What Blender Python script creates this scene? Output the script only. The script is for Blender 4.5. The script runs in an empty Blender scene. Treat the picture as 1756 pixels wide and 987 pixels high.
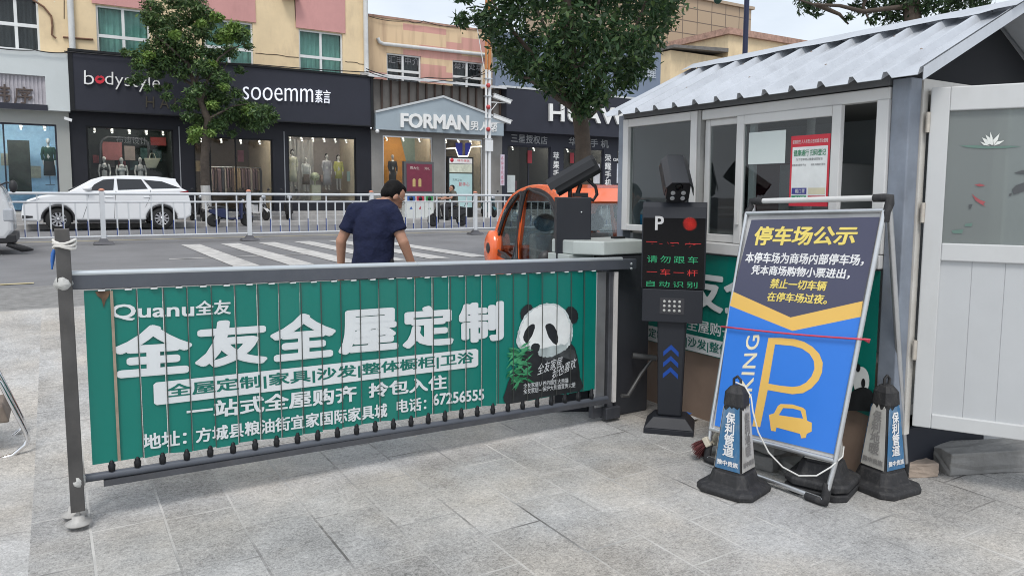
import bpy, bmesh, math, random
import numpy as np
from mathutils import Vector, Matrix, Euler
R_ = math.radians
scn = bpy.context.scene
COL = scn.collection
random.seed(7)

# ------------------------------------------------------------ camera
PXW, PXH, FPX = 1756., 987., 1280.
PITCH, ROLL, YAW, HC = 5.5, 0.3, 31.5, 1.5
PPX, PPY = 878., 333. + FPX * math.tan(R_(PITCH))
_y, _p, _r = R_(YAW), R_(PITCH), R_(ROLL)
FWD = Vector((math.sin(_y) * math.cos(_p), math.cos(_y) * math.cos(_p), -math.sin(_p)))
_R = Vector((math.cos(_y), -math.sin(_y), 0)); _U = _R.cross(FWD)
RGT = _R * math.cos(_r) + _U * math.sin(_r)
UP = -_R * math.sin(_r) + _U * math.cos(_r)
CAMP = Vector((0, 0, HC))
cd = bpy.data.cameras.new('camera'); cam = bpy.data.objects.new('camera', cd); COL.objects.link(cam)
M = Matrix((RGT, UP, -FWD)).transposed().to_4x4(); M.translation = CAMP
cam.matrix_world = M
cd.sensor_width = 36; cd.lens = 36 * FPX / PXW
cd.shift_y = -((PXH / 2 - PPY) / PXW)
cd.clip_start = .05; cd.clip_end = 3000
scn.camera = cam

# ------------------------------------------------------------ world, sun, exposure
w = bpy.data.worlds.new('World'); scn.world = w; w.use_nodes = True
nt = w.node_tree; N = nt.nodes; L = nt.links
bg = N['Background']
SUN_EL, SUN_AZ = 58., 215.     # azimuth measured from +Y clockwise (towards +X)
sky = N.new('ShaderNodeTexSky'); sky.sky_type = 'NISHITA'; sky.sun_disc = False
sky.sun_elevation = R_(SUN_EL); sky.sun_rotation = R_(SUN_AZ); sky.air_density = 1.2; sky.dust_density = 3.5; sky.ozone_density = 1.0
tc = N.new('ShaderNodeTexCoord'); nz = N.new('ShaderNodeTexNoise'); nz.inputs['Scale'].default_value = 2.2
nz.inputs['Detail'].default_value = 6; nz.inputs['Roughness'].default_value = .55
mp = N.new('ShaderNodeMapping'); mp.inputs['Scale'].default_value = (1, 1, 2.6)
L.new(tc.outputs['Generated'], mp.inputs['Vector']); L.new(mp.outputs['Vector'], nz.inputs['Vector'])
cr = N.new('ShaderNodeMapRange'); cr.inputs['From Min'].default_value = .32; cr.inputs['From Max'].default_value = .62
cr.inputs['To Min'].default_value = .62; cr.inputs['To Max'].default_value = .93
L.new(nz.outputs['Fac'], cr.inputs['Value'])
mx = N.new('ShaderNodeMixRGB'); mx.inputs['Color2'].default_value = (8.3, 8.9, 9.7, 1)   # white cloud layer
L.new(cr.outputs['Result'], mx.inputs['Fac']); L.new(sky.outputs['Color'], mx.inputs['Color1'])
L.new(mx.outputs['Color'], bg.inputs['Color']); bg.inputs['Strength'].default_value = .1
sd = bpy.data.lights.new('sun', 'SUN'); sd.energy = 1.5; sd.angle = R_(18); sd.color = (1, .97, .93)
so = bpy.data.objects.new('sun', sd); COL.objects.link(so)
_d = Vector((math.sin(R_(SUN_AZ)) * math.cos(R_(SUN_EL)), math.cos(R_(SUN_AZ)) * math.cos(R_(SUN_EL)), math.sin(R_(SUN_EL))))
so.rotation_euler = _d.to_track_quat('Z', 'Y').to_euler(); so.location = (0, 0, 30)
vs = scn.view_settings; vs.view_transform = 'Standard'; vs.look = 'None'; vs.gamma = 1; vs.use_curve_mapping = False
vs.exposure = 0.30
scn.cycles.filter_width = 1.0; scn.cycles.max_bounces = 8; scn.cycles.transparent_max_bounces = 12

# ------------------------------------------------------------ where a pixel of the photograph lies on a plane of the place
def ray(x, y): return RGT * ((x - PPX) / FPX) - UP * ((y - PPY) / FPX) + FWD
def atX(x, y, X): d = ray(x, y); return CAMP + d * (X / d.x)
def atY(x, y, Y): d = ray(x, y); return CAMP + d * (Y / d.y)
def atZ(x, y, Z=0.): d = ray(x, y); return CAMP + d * ((Z - HC) / d.z)
def atD(x, y, D): return CAMP + ray(x, y) * D
def atP(x, y, p, n): d = ray(x, y); return CAMP + d * ((p - CAMP).dot(n) / d.dot(n))

# ------------------------------------------------------------ materials
def S(h):
    h = h.lstrip('#'); o = []
    for i in (0, 2, 4):
        c = int(h[i:i + 2], 16) / 255
        o.append(c / 12.92 if c <= .04045 else ((c + .055) / 1.055) ** 2.4)
    return (*o, 1)
_mc = {}
def mat(name, col, rough=.6, metal=0., var=.12, vs_=6., bump=0., bs=40., dirt=0., dcol=(.06, .05, .04, 1), spec=.5, coat=0.):
    """plain procedural surface: colour broken up by two noises, optional grime in blotches and fine bump"""
    if name in _mc: return _mc[name]
    if isinstance(col, str): col = S(col)
    m = bpy.data.materials.new(name); m.use_nodes = True; n = m.node_tree.nodes; l = m.node_tree.links
    b = n['Principled BSDF']; b.inputs['Roughness'].default_value = rough; b.inputs['Metallic'].default_value = metal
    b.inputs['Specular IOR Level'].default_value = spec; b.inputs['Coat Weight'].default_value = coat; b.inputs['Coat Roughness'].default_value = .05
    t = n.new('ShaderNodeTexCoord')
    a = n.new('ShaderNodeTexNoise'); a.inputs['Scale'].default_value = vs_; a.inputs['Detail'].default_value = 8; a.inputs['Roughness'].default_value = .65
    l.new(t.outputs['Object'], a.inputs['Vector'])
    mr = n.new('ShaderNodeMapRange'); mr.inputs['From Min'].default_value = .3; mr.inputs['From Max'].default_value = .7
    mr.inputs['To Min'].default_value = 1 - var; mr.inputs['To Max'].default_value = 1 + var
    l.new(a.outputs['Fac'], mr.inputs['Value'])
    mu = n.new('ShaderNodeVectorMath'); mu.operation = 'SCALE'; mu.inputs[0].default_value = col[:3]; l.new(mr.outputs['Result'], mu.inputs['Scale'])
    out = mu.outputs['Vector']
    if dirt > 0:
        d = n.new('ShaderNodeTexNoise'); d.inputs['Scale'].default_value = vs_ * 1.7; d.inputs['Detail'].default_value = 10; d.inputs['Roughness'].default_value = .7
        m2 = n.new('ShaderNodeMapping'); m2.inputs['Scale'].default_value = (1, 1, .35); m2.inputs['Location'].default_value = (3.3, 1.7, 9.1)
        l.new(t.outputs['Object'], m2.inputs['Vector']); l.new(m2.outputs['Vector'], d.inputs['Vector'])
        r2 = n.new('ShaderNodeMapRange'); r2.inputs['From Min'].default_value = .5; r2.inputs['From Max'].default_value = .78; r2.inputs['To Max'].default_value = dirt
        l.new(d.outputs['Fac'], r2.inputs['Value'])
        mm = n.new('ShaderNodeMixRGB'); mm.inputs['Color2'].default_value = dcol
        l.new(r2.outputs['Result'], mm.inputs['Fac']); l.new(out, mm.inputs['Color1']); out = mm.outputs['Color']
    l.new(out, b.inputs['Base Color'])
    rr = n.new('ShaderNodeMapRange'); rr.inputs['To Min'].default_value = max(0, rough - .1); rr.inputs['To Max'].default_value = min(1, rough + .12)
    l.new(a.outputs['Fac'], rr.inputs['Value']); l.new(rr.outputs['Result'], b.inputs['Roughness'])
    if bump > 0:
        f = n.new('ShaderNodeTexNoise'); f.inputs['Scale'].default_value = bs; f.inputs['Detail'].default_value = 5
        l.new(t.outputs['Object'], f.inputs['Vector'])
        bp = n.new('ShaderNodeBump'); bp.inputs['Strength'].default_value = bump; bp.inputs['Distance'].default_value = .01
        l.new(f.outputs['Fac'], bp.inputs['Height']); l.new(bp.outputs['Normal'], b.inputs['Normal'])
    _mc[name] = m; return m
def glass(name, tint=(.8, .85, .85), refl=1.0, rough=.02, opacity=0., boost=1.3):
    if name in _mc: return _mc[name]
    m = bpy.data.materials.new(name); m.use_nodes = True; n = m.node_tree.nodes; l = m.node_tree.links
    n.remove(n['Principled BSDF']); o = n['Material Output']
    tr = n.new('ShaderNodeBsdfTransparent'); tr.inputs['Color'].default_value = (*tint, 1)
    g = n.new('ShaderNodeBsdfGlossy'); g.inputs['Roughness'].default_value = rough; g.inputs['Color'].default_value = (refl, refl, refl, 1)
    fr = n.new('ShaderNodeFresnel'); fr.inputs['IOR'].default_value = 1.52
    ml = n.new('ShaderNodeMath'); ml.operation = 'MULTIPLY_ADD'; ml.inputs[1].default_value = boost; ml.inputs[2].default_value = .0; ml.use_clamp = True
    geo = n.new('ShaderNodeNewGeometry'); bk = n.new('ShaderNodeMath'); bk.operation = 'MULTIPLY_ADD'; bk.inputs[1].default_value = -1; bk.inputs[2].default_value = 1; l.new(geo.outputs['Backfacing'], bk.inputs[0])
    fm = n.new('ShaderNodeMath'); fm.operation = 'MULTIPLY'; l.new(ml.outputs[0], fm.inputs[0]); l.new(bk.outputs[0], fm.inputs[1])
    l.new(fr.outputs['Fac'], ml.inputs[0])
    mix = n.new('ShaderNodeMixShader'); l.new(fm.outputs[0], mix.inputs['Fac']); l.new(tr.outputs[0], mix.inputs[1]); l.new(g.outputs[0], mix.inputs[2])
    out = mix
    if opacity > 0:
        df = n.new('ShaderNodeBsdfDiffuse'); df.inputs['Color'].default_value = (.42, .46, .45, 1)
        m2 = n.new('ShaderNodeMixShader'); m2.inputs['Fac'].default_value = opacity
        l.new(tr.outputs[0], m2.inputs[1]); l.new(df.outputs[0], m2.inputs[2]); l.new(m2.outputs[0], mix.inputs[1])
    l.new(out.outputs[0], o.inputs['Surface']); _mc[name] = m; return m
def emit(name, col, st):
    if name in _mc: return _mc[name]
    m = bpy.data.materials.new(name); m.use_nodes = True; b = m.node_tree.nodes['Principled BSDF']
    if isinstance(col, str): col = S(col)
    b.inputs['Base Color'].default_value = col; b.inputs['Emission Color'].default_value = col; b.inputs['Emission Strength'].default_value = st
    _mc[name] = m; return m
def leafmat(name, c1, c2, c3):
    m = bpy.data.materials.new(name); m.use_nodes = True; n = m.node_tree.nodes; l = m.node_tree.links
    b = n['Principled BSDF']; b.inputs['Roughness'].default_value = .42; b.inputs['Specular IOR Level'].default_value = .35
    g = n.new('ShaderNodeNewGeometry'); r = n.new('ShaderNodeValToRGB'); e = r.color_ramp.elements
    e[0].color = c1; e[1].color = c3; e.new(.6).color = c2
    l.new(g.outputs['Random Per Island'], r.inputs['Fac']); l.new(r.outputs['Color'], b.inputs['Base Color'])
    t = n.new('ShaderNodeBsdfTranslucent'); l.new(r.outputs['Color'], t.inputs['Color'])
    mx_ = n.new('ShaderNodeMixShader'); mx_.inputs['Fac'].default_value = .25
    l.new(b.outputs[0], mx_.inputs[1]); l.new(t.outputs[0], mx_.inputs[2]); l.new(mx_.outputs[0], n['Material Output'].inputs['Surface'])
    return m

# ------------------------------------------------------------ object helpers
ORG = {}
def tag(o, label=None, cat=None, group=None, kind=None):
    if label: o['label'] = label
    if cat: o['category'] = cat
    if group: o['group'] = group
    if kind: o['kind'] = kind
    return o
def thing(name, label, cat, loc=(0, 0, 0), rotz=0., group=None):
    o = bpy.data.objects.new(name, None); COL.objects.link(o); o.empty_display_size = .1
    o.location = loc; o.rotation_euler = (0, 0, rotz); ORG[o.name] = Vector(loc)
    return tag(o, label, cat, group)
def copy_tree(o, parent=None):
    c = o.copy(); COL.objects.link(c)
    if parent: c.parent = parent
    for ch in list(o.children): copy_tree(ch, c)
    return c
def origin(o): return ORG.get(o.name, Vector())

class MB:
    def __init__(s): s.v = []; s.f = []; s.m = []; s.s = []; s.X = Matrix.Identity(4); s.mi = 0
    def put(s, vs, fs, smooth=False, mi=None):
        b = len(s.v); s.v += [s.X @ Vector(v) for v in vs]
        for f in fs: s.f.append([b + i for i in f]); s.m.append(s.mi if mi is None else mi); s.s.append(smooth)
        return s
    def box(s, a, b, mi=None):
        x0, y0, z0 = [min(p, q) for p, q in zip(a, b)]; x1, y1, z1 = [max(p, q) for p, q in zip(a, b)]
        return s.put([(x0,y0,z0),(x1,y0,z0),(x1,y1,z0),(x0,y1,z0),(x0,y0,z1),(x1,y0,z1),(x1,y1,z1),(x0,y1,z1)],
                     [(0,3,2,1),(4,5,6,7),(0,1,5,4),(1,2,6,5),(2,3,7,6),(3,0,4,7)], False, mi)
    def hexa(s, lo, hi, mi=None):
        """a solid between two quads given in the same order"""
        return s.put(list(lo) + list(hi), [(3,2,1,0),(4,5,6,7),(0,1,5,4),(1,2,6,5),(2,3,7,6),(3,0,4,7)], False, mi)
    def quad(s, a, b, c, d, mi=None): return s.put([a, b, c, d], [(0, 1, 2, 3)], False, mi)
    def slab(s, pts, d, mi=None):
        """flat polygon given thickness by the vector d"""
        n = len(pts); d = Vector(d); P = [Vector(p) for p in pts]
        return s.put(P + [p + d for p in P], [tuple(range(n - 1, -1, -1)), tuple(range(n, 2 * n))] + [(i, (i + 1) % n, n + (i + 1) % n, n + i) for i in range(n)], False, mi)
    def tube(s, path, r, seg=10, mi=None, cap=True, closed=False):
        P = [Vector(p) for p in path]; n = len(P); rs = r if isinstance(r, (list, tuple)) else [r] * n
        vs, fs = [], []; prev = None
        for i, p in enumerate(P):
            if closed: t = (P[(i + 1) % n] - P[i - 1]).normalized()
            else: t = ((P[min(i + 1, n - 1)] - P[max(i - 1, 0)])).normalized()
            if prev is None:
                a = Vector((0, 0, 1)) if abs(t.z) < .9 else Vector((1, 0, 0)); u = t.cross(a).normalized()
            else: u = (prev - t * prev.dot(t)).normalized()
            prev = u; q = t.cross(u)
            for k in range(seg):
                an = 2 * math.pi * (k + .5) / seg; vs.append(p + u * (rs[i] * math.cos(an)) + q * (rs[i] * math.sin(an)))
        for i in range(n if closed else n - 1):
            j = (i + 1) % n
            for k in range(seg): fs.append((i * seg + k, i * seg + (k + 1) % seg, j * seg + (k + 1) % seg, j * seg + k))
        s.put(vs, fs, seg > 4, mi)
        if cap and not closed:
            s.put(vs[:seg], [tuple(range(seg - 1, -1, -1))], False, mi); s.put(vs[-seg:], [tuple(range(seg))], False, mi)
        return s
    def lathe(s, prof, c=(0, 0, 0), seg=20, mi=None, axis='Z', smooth=True, caps=True):
        vs, fs = [], []; n = len(prof)
        for r, z in prof:
            for k in range(seg):
                a = 2 * math.pi * k / seg; x, y = r * math.cos(a), r * math.sin(a)
                q = {'Z': (x, y, z), 'Y': (x, z, y), 'X': (z, x, y)}[axis]; vs.append((q[0] + c[0], q[1] + c[1], q[2] + c[2]))
        for i in range(n - 1):
            for k in range(seg): fs.append((i * seg + k, i * seg + (k + 1) % seg, (i + 1) * seg + (k + 1) % seg, (i + 1) * seg + k))
        if caps: fs += [tuple(range(seg - 1, -1, -1)), tuple(range((n - 1) * seg, n * seg))]
        return s.put(vs, fs, smooth, mi)
    def ball(s, c, r, seg=14, rings=9, mi=None):
        r = (r, r, r) if not isinstance(r, (tuple, list)) else r; vs, fs = [], []
        for i in range(rings + 1):
            th = math.pi * (.02 + .96 * i / rings)
            for k in range(seg):
                a = 2 * math.pi * k / seg
                vs.append((c[0] + r[0] * math.sin(th) * math.cos(a), c[1] + r[1] * math.sin(th) * math.sin(a), c[2] + r[2] * math.cos(th)))
        for i in range(rings):
            for k in range(seg): fs.append((i * seg + k, (i + 1) * seg + k, (i + 1) * seg + (k + 1) % seg, i * seg + (k + 1) % seg))
        fs += [tuple(range(seg)), tuple(range((rings + 1) * seg - 1, rings * seg - 1, -1))]
        return s.put(vs, fs, True, mi)
    def cap(s, a, b, ra, rb, seg=12):
        """tapered limb with round ends (closed), for figures"""
        a, b = Vector(a), Vector(b); t = b - a; ln = t.length; t.normalize()
        path, rs = [], []
        for k in range(5): an = math.pi / 2 * (1 - k / 4); path.append(a - t * (ra * math.sin(an))); rs.append(max(.0008, ra * math.cos(an)))
        path.append(a + t * ln * .5); rs.append((ra + rb) / 2)
        for k in range(5): an = math.pi / 2 * k / 4; path.append(b + t * (rb * math.sin(an))); rs.append(max(.0008, rb * math.cos(an)))
        return s.tube(path, rs, seg)
    def loft(s, rings, mi=None, smooth=True, cap=True):
        n = len(rings[0]); vs = [p for r in rings for p in r]; fs = []
        for i in range(len(rings) - 1):
            for k in range(n): fs.append((i * n + k, i * n + (k + 1) % n, (i + 1) * n + (k + 1) % n, (i + 1) * n + k))
        if cap: fs += [tuple(range(n - 1, -1, -1)), tuple(range((len(rings) - 1) * n, len(rings) * n))]
        return s.put(vs, fs, smooth, mi)
    def plate(s, outline, holes=(), th=.02, bevel=0., T=None, mi=None, res=1):
        """flat sheet with holes; outline in 2-D, T maps (u, v, thickness) to a point"""
        c = bpy.data.curves.new('outline', 'CURVE'); c.dimensions = '2D'; c.fill_mode = 'BOTH'; c.extrude = max(0, th / 2 - bevel); c.bevel_depth = bevel; c.bevel_resolution = res; c.offset = -bevel
        for pts in [outline] + list(holes):
            sp = c.splines.new('POLY'); sp.points.add(len(pts) - 1)
            for p, q in zip(sp.points, pts): p.co = (q[0], q[1], 0, 1)
            sp.use_cyclic_u = True
        o = bpy.data.objects.new('outline', c); me = bpy.data.meshes.new_from_object(o)
        T = T or (lambda p: p)
        vs = [T(v.co) for v in me.vertices]; fs = [tuple(p.vertices) for p in me.polygons]
        bpy.data.objects.remove(o); bpy.data.curves.remove(c); bpy.data.meshes.remove(me)
        return s.put(vs, fs, False, mi)
    def build(s, name, mats, parent=None, local=False, bevel=0., label=None, remesh=0., smooth=0, seg=2):
        me = bpy.data.meshes.new(name)
        off = Vector() if (local or parent is None) else origin(parent)
        me.from_pydata([tuple(v - off) for v in s.v], [], s.f)
        for mm in (mats if isinstance(mats, (list, tuple)) else [mats]): me.materials.append(mm)
        me.polygons.foreach_set('material_index', s.m); me.polygons.foreach_set('use_smooth', s.s); me.update()
        if remesh:
            t = bpy.data.objects.new('t', me); COL.objects.link(t)
            r = t.modifiers.new('r', 'REMESH'); r.mode = 'VOXEL'; r.voxel_size = remesh; r.use_smooth_shade = True
            if smooth: k = t.modifiers.new('s', 'SMOOTH'); k.iterations = smooth; k.factor = .5
            dg = bpy.context.evaluated_depsgraph_get(); m2 = bpy.data.meshes.new_from_object(t.evaluated_get(dg))
            bpy.data.objects.remove(t); m2.name = name; mats_ = list(me.materials); me = m2
            me.materials.clear()
            for mm in mats_: me.materials.append(mm)
            for p in me.polygons: p.use_smooth = True
        o = bpy.data.objects.new(name, me); COL.objects.link(o)
        if parent is not None: o.parent = parent; ORG[o.name] = origin(parent)
        if bevel: b = o.modifiers.new('bevel', 'BEVEL'); b.width = bevel; b.segments = seg; b.limit_method = 'ANGLE'; b.angle_limit = R_(40)
        if label: o['label'] = label
        return o
_tc = {}
def glyphs(body, bold=0., spacing=1., line=1., ext=0., shear=0.):
    """a line of writing as a filled outline, scaled so that its own box is the unit square; heavier weights are stacked, slightly shifted prints"""
    k = (body, bold, spacing, line, ext, shear)
    if k in _tc: return _tc[k]
    c = bpy.data.curves.new('writing', 'FONT'); c.body = body; c.space_character = spacing; c.space_line = line
    c.resolution_u = 3; c.offset = min(0, bold); bold = max(0, bold); c.extrude = ext; c.shear = shear; c.align_x = 'CENTER' if '\n' in body else 'LEFT'
    o = bpy.data.objects.new('writing', c); me = bpy.data.meshes.new_from_object(o)
    V0 = [v.co.copy() for v in me.vertices]; F0 = [tuple(p.vertices) for p in me.polygons]
    bpy.data.objects.remove(o); bpy.data.curves.remove(c); bpy.data.meshes.remove(me)
    V, F = [], []
    b = abs(bold); sh = [(0, 0)] if b < .004 else ([(-b, -b), (b, b), (-b, b), (b, -b)] if b < .03 else [(b * q * math.cos(2 * math.pi * k_ / n_), b * q * math.sin(2 * math.pi * k_ / n_)) for q, n_ in ((1., 16), (.5, 6)) for k_ in range(n_)])
    for i, (dx, dy) in enumerate(sh):
        n = len(V); V += [(v.x + dx, v.y + dy * .8, (v.z / ext if ext else 0), i * .00006) for v in V0]; F += [tuple(n + q for q in f) for f in F0]
    x0 = min(v[0] for v in V); x1 = max(v[0] for v in V); y0 = min(v[1] for v in V); y1 = max(v[1] for v in V)
    V = [((v[0] - x0) / (x1 - x0), (v[1] - y0) / (y1 - y0), v[2], v[3]) for v in V]
    _tc[k] = (V, F); return V, F
def onquad(Q, u, v):
    a, b, c, d = Q      # TL TR BR BL
    return (a * (1 - u) + b * u) * v + (d * (1 - u) + c * u) * (1 - v)
def normal_to_cam(Q):
    n = (Q[1] - Q[0]).cross(Q[3] - Q[0]).normalized()
    return n if n.dot(CAMP - Q[0]) > 0 else -n
def lettering(body, quad, mat_, parent, off=.003, depth=0., bold=0., name='lettering', spacing=1., line=1., shear=0., plane=None, label=None, local=False):
    Q = [plane(*q) for q in quad] if plane else [Vector(q) for q in quad]
    V, F = glyphs(body, bold, spacing, line, .05 if depth else 0., shear)
    n = normal_to_cam(Q); mb = MB()
    mb.put([onquad(Q, u, v) + n * (off + e + depth * (z + 1) / 2) for u, v, z, e in V], F)
    return mb.build(name, mat_, parent, label=label, local=local)
def printed(pts, plane, off, mat_, parent, name, holes=()):
    """a flat printed shape on a surface, from its outline"""
    P = [plane(*p) for p in pts]; n = normal_to_cam([P[0], P[len(P) // 3], P[len(P) // 2], P[2 * len(P) // 3]])
    mb = MB()
    if not holes: mb.put([p + n * off for p in P], [tuple(range(len(P)))])
    else: mb.plate(pts, holes, 0, 0, lambda c: plane(c.x, c.y) + n * off)
    return mb.build(name, mat_, parent)
def spl(P, k=4, closed=True):
    """smooth curve through points"""
    n = len(P); o = []
    for i in range(n if closed else n - 1):
        a, b, c, d = (P[(i + j) % n] if closed else P[min(max(i + j, 0), n - 1)] for j in (-1, 0, 1, 2))
        for s in range(k):
            t = s / k; o.append(tuple(.5 * (2 * b[q] + (c[q] - a[q]) * t + (2 * a[q] - 5 * b[q] + 4 * c[q] - d[q]) * t * t + (3 * b[q] - a[q] - 3 * c[q] + d[q]) * t ** 3) for q in range(len(b))))
    return o if closed else o + [P[-1]]
def rrect(x0, y0, x1, y1, r, k=4):
    o = []
    for cx, cy, a0 in ((x1 - r, y1 - r, 0), (x0 + r, y1 - r, 90), (x0 + r, y0 + r, 180), (x1 - r, y0 + r, 270)):
        for i in range(k + 1): a = R_(a0 + 90 * i / k); o.append((cx + r * math.cos(a), cy + r * math.sin(a)))
    return o
def ell(cx, cy, rx, ry, k=20, rot=0.):
    return [(cx + rx * math.cos(a) * math.cos(rot) - ry * math.sin(a) * math.sin(rot), cy + rx * math.cos(a) * math.sin(rot) + ry * math.sin(a) * math.cos(rot)) for a in [2 * math.pi * i / k for i in range(k)]]
def foliage(name, clumps, n, size, mt, parent, seed=1, droop=.2):
    rg = np.random.default_rng(seed); wts = np.array([c[1] ** 2 for c in clumps]); wts /= wts.sum()
    ids = rg.choice(len(clumps), n, p=wts); C = np.array([tuple(c[0]) for c in clumps])[ids]; Rr = np.array([c[1] for c in clumps])[ids][:, None]
    d = rg.normal(size=(n, 3)); d /= np.linalg.norm(d, axis=1)[:, None]
    rr = rg.uniform(.2, 1., (n, 1)) ** .55 * rg.choice([.95, 1., 1.08, 1.3], (n, 1)) * (1 + .22 * np.sin(d[:, :1] * 7 + C[:, :1] * 9) * np.cos(d[:, 2:] * 6 + C[:, 2:] * 5))
    P = C + d * Rr * rr * np.array([1, 1, .8])
    nn = d * .6 + rg.normal(size=(n, 3)) * .55 + np.array([0, 0, .5]); nn /= np.linalg.norm(nn, axis=1)[:, None]
    t = rg.normal(size=(n, 3)) + d * .8 - np.array([0, 0, droop * 2]); t -= nn * (t * nn).sum(1)[:, None]; t /= np.linalg.norm(t, axis=1)[:, None]
    b = np.cross(nn, t); ln = size * rg.uniform(.7, 1.35, (n, 1)); wd = ln * rg.uniform(.3, .42, (n, 1))
    v = np.stack([P - t * ln * .5, P + b * wd * .5 - nn * ln * .06, P + t * ln * .5, P - b * wd * .5 - nn * ln * .06], 1).reshape(-1, 3) - np.array(tuple(origin(parent)))
    me = bpy.data.meshes.new(name); me.vertices.add(4 * n); me.vertices.foreach_set('co', v.ravel())
    me.loops.add(4 * n); me.loops.foreach_set('vertex_index', np.arange(4 * n)); me.polygons.add(n)
    me.polygons.foreach_set('loop_start', np.arange(0, 4 * n, 4)); me.polygons.foreach_set('loop_total', np.full(n, 4)); me.update(calc_edges=True)
    me.materials.append(mt); o = bpy.data.objects.new(name, me); COL.objects.link(o); o.parent = parent; return o
# ------------------------------------------------------------ shared materials
def paving(name, rowh, brw, tone, seed, jvis=1.):
    m = bpy.data.materials.new(name); m.use_nodes = True; n = m.node_tree.nodes; l = m.node_tree.links
    b = n['Principled BSDF']; t = n.new('ShaderNodeTexCoord')
    def noise(sc, det=6, ro=.6, off=0.):
        q = n.new('ShaderNodeTexNoise'); q.inputs['Scale'].default_value = sc; q.inputs['Detail'].default_value = det; q.inputs['Roughness'].default_value = ro
        g = n.new('ShaderNodeMapping'); g.inputs['Location'].default_value = (off, off * .7 + seed, 0); l.new(t.outputs['Object'], g.inputs['Vector']); l.new(g.outputs[0], q.inputs['Vector']); return q
    def math_(op, a, c=None, d=None):
        q = n.new('ShaderNodeMath'); q.operation = op
        for i, z in enumerate((a, c, d)):
            if z is None: continue
            if isinstance(z, (int, float)): q.inputs[i].default_value = z
            else: l.new(z, q.inputs[i])
        return q.outputs[0]
    def rng(v, a, c, lo, hi):
        q = n.new('ShaderNodeMapRange'); q.inputs['From Min'].default_value = a; q.inputs['From Max'].default_value = c; q.inputs['To Min'].default_value = lo; q.inputs['To Max'].default_value = hi; l.new(v, q.inputs['Value']); return q.outputs[0]
    wob = noise(1.7, 3); wv = n.new('ShaderNodeVectorMath'); wv.operation = 'MULTIPLY_ADD'; wv.inputs[1].default_value = (.012, .012, 0); l.new(wob.outputs['Color'], wv.inputs[0]); l.new(t.outputs['Object'], wv.inputs[2])
    sx = n.new('ShaderNodeSeparateXYZ'); l.new(wv.outputs[0], sx.inputs[0])
    xo = math_('ADD', sx.outputs['X'], 40.014 + seed * rowh)
    row = math_('FLOOR', math_('DIVIDE', xo, rowh)); wn = n.new('ShaderNodeTexWhiteNoise'); wn.noise_dimensions = '1D'; l.new(row, wn.inputs['W'])
    yo = math_('ADD', math_('MULTIPLY', wn.outputs['Value'], brw * 3), math_('ADD', sx.outputs['Y'], 40.))
    cb = n.new('ShaderNodeCombineXYZ'); l.new(yo, cb.inputs['X']); l.new(xo, cb.inputs['Y'])
    br = n.new('ShaderNodeTexBrick'); br.offset = 0; br.squash = 1; br.inputs['Scale'].default_value = 1; br.inputs['Row Height'].default_value = rowh; br.inputs['Brick Width'].default_value = brw
    br.inputs['Mortar Size'].default_value = .006; br.inputs['Mortar Smooth'].default_value = .3; br.inputs['Color1'].default_value = (0, 0, 0, 1); br.inputs['Color2'].default_value = (1, 1, 1, 1); br.inputs['Mortar'].default_value = (.5, .5, .5, 1)
    l.new(cb.outputs[0], br.inputs['Vector'])
    sp = noise(110, 3, .85, 2); sp2 = noise(42, 6, .85, 5); bl = noise(.9, 7, .62, 8); bl2 = noise(5.5, 8, .7, 11)
    v = math_('ADD', rng(sp.outputs['Fac'], .3, .7, -.14, .14), rng(sp2.outputs['Fac'], .32, .68, -.15, .15))
    v = math_('ADD', v, rng(bl.outputs['Fac'], .32, .68, -.085, .085)); v = math_('ADD', v, rng(bl2.outputs['Fac'], .3, .7, -.07, .07))
    v = math_('ADD', v, rng(br.outputs['Color'], 0, 1, -.032, .032)); v = math_('ADD', v, tone)
    warm = n.new('ShaderNodeMixRGB'); warm.inputs['Color1'].default_value = (1.01, 1., .975, 1); warm.inputs['Color2'].default_value = (1.07, 1., .90, 1); l.new(rng(noise(1.3, 4, .5, 15).outputs['Fac'], .4, .65, 0, 1), warm.inputs['Fac'])
    sc = n.new('ShaderNodeVectorMath'); sc.operation = 'SCALE'; l.new(warm.outputs[0], sc.inputs[0]); l.new(v, sc.inputs['Scale'])
    jn = noise(1.1, 3, .5, 21); jc = n.new('ShaderNodeValToRGB'); e = jc.color_ramp.elements; e[0].position = .40; e[0].color = (.09, .085, .08, 1); e[1].position = .57; e[1].color = (.60, .585, .555, 1); k = e.new(.47); k.color = (tone * .75, tone * .74, tone * .72, 1)
    l.new(jn.outputs['Fac'], jc.inputs['Fac'])
    jm = n.new('ShaderNodeMixRGB'); jv = noise(2.3, 3, .5, 31)
    l.new(math_('MULTIPLY', br.outputs['Fac'], rng(jv.outputs['Fac'], .40, .60, .15 * jvis, .85 * jvis)), jm.inputs['Fac']); l.new(sc.outputs[0], jm.inputs['Color1']); l.new(jc.outputs[0], jm.inputs['Color2'])
    # cement smears along some joints, chewing gum spots
    b2_ = n.new('ShaderNodeTexBrick'); b2_.offset = 0; b2_.inputs['Scale'].default_value = 1; b2_.inputs['Row Height'].default_value = rowh; b2_.inputs['Brick Width'].default_value = brw; b2_.inputs['Mortar Size'].default_value = .03; b2_.inputs['Mortar Smooth'].default_value = 1.; l.new(cb.outputs[0], b2_.inputs['Vector'])
    cm = n.new('ShaderNodeMixRGB'); cm.inputs['Color2'].default_value = (.56, .54, .51, 1); cs = noise(1.6, 2, .5, 51); ce = noise(22, 6, .7, 55)
    l.new(math_('MULTIPLY', math_('MULTIPLY', b2_.outputs['Fac'], rng(cs.outputs['Fac'], .54, .66, 0, 1)), rng(ce.outputs['Fac'], .42, .62, 0, .75)), cm.inputs['Fac']); l.new(jm.outputs[0], cm.inputs['Color1'])
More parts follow.
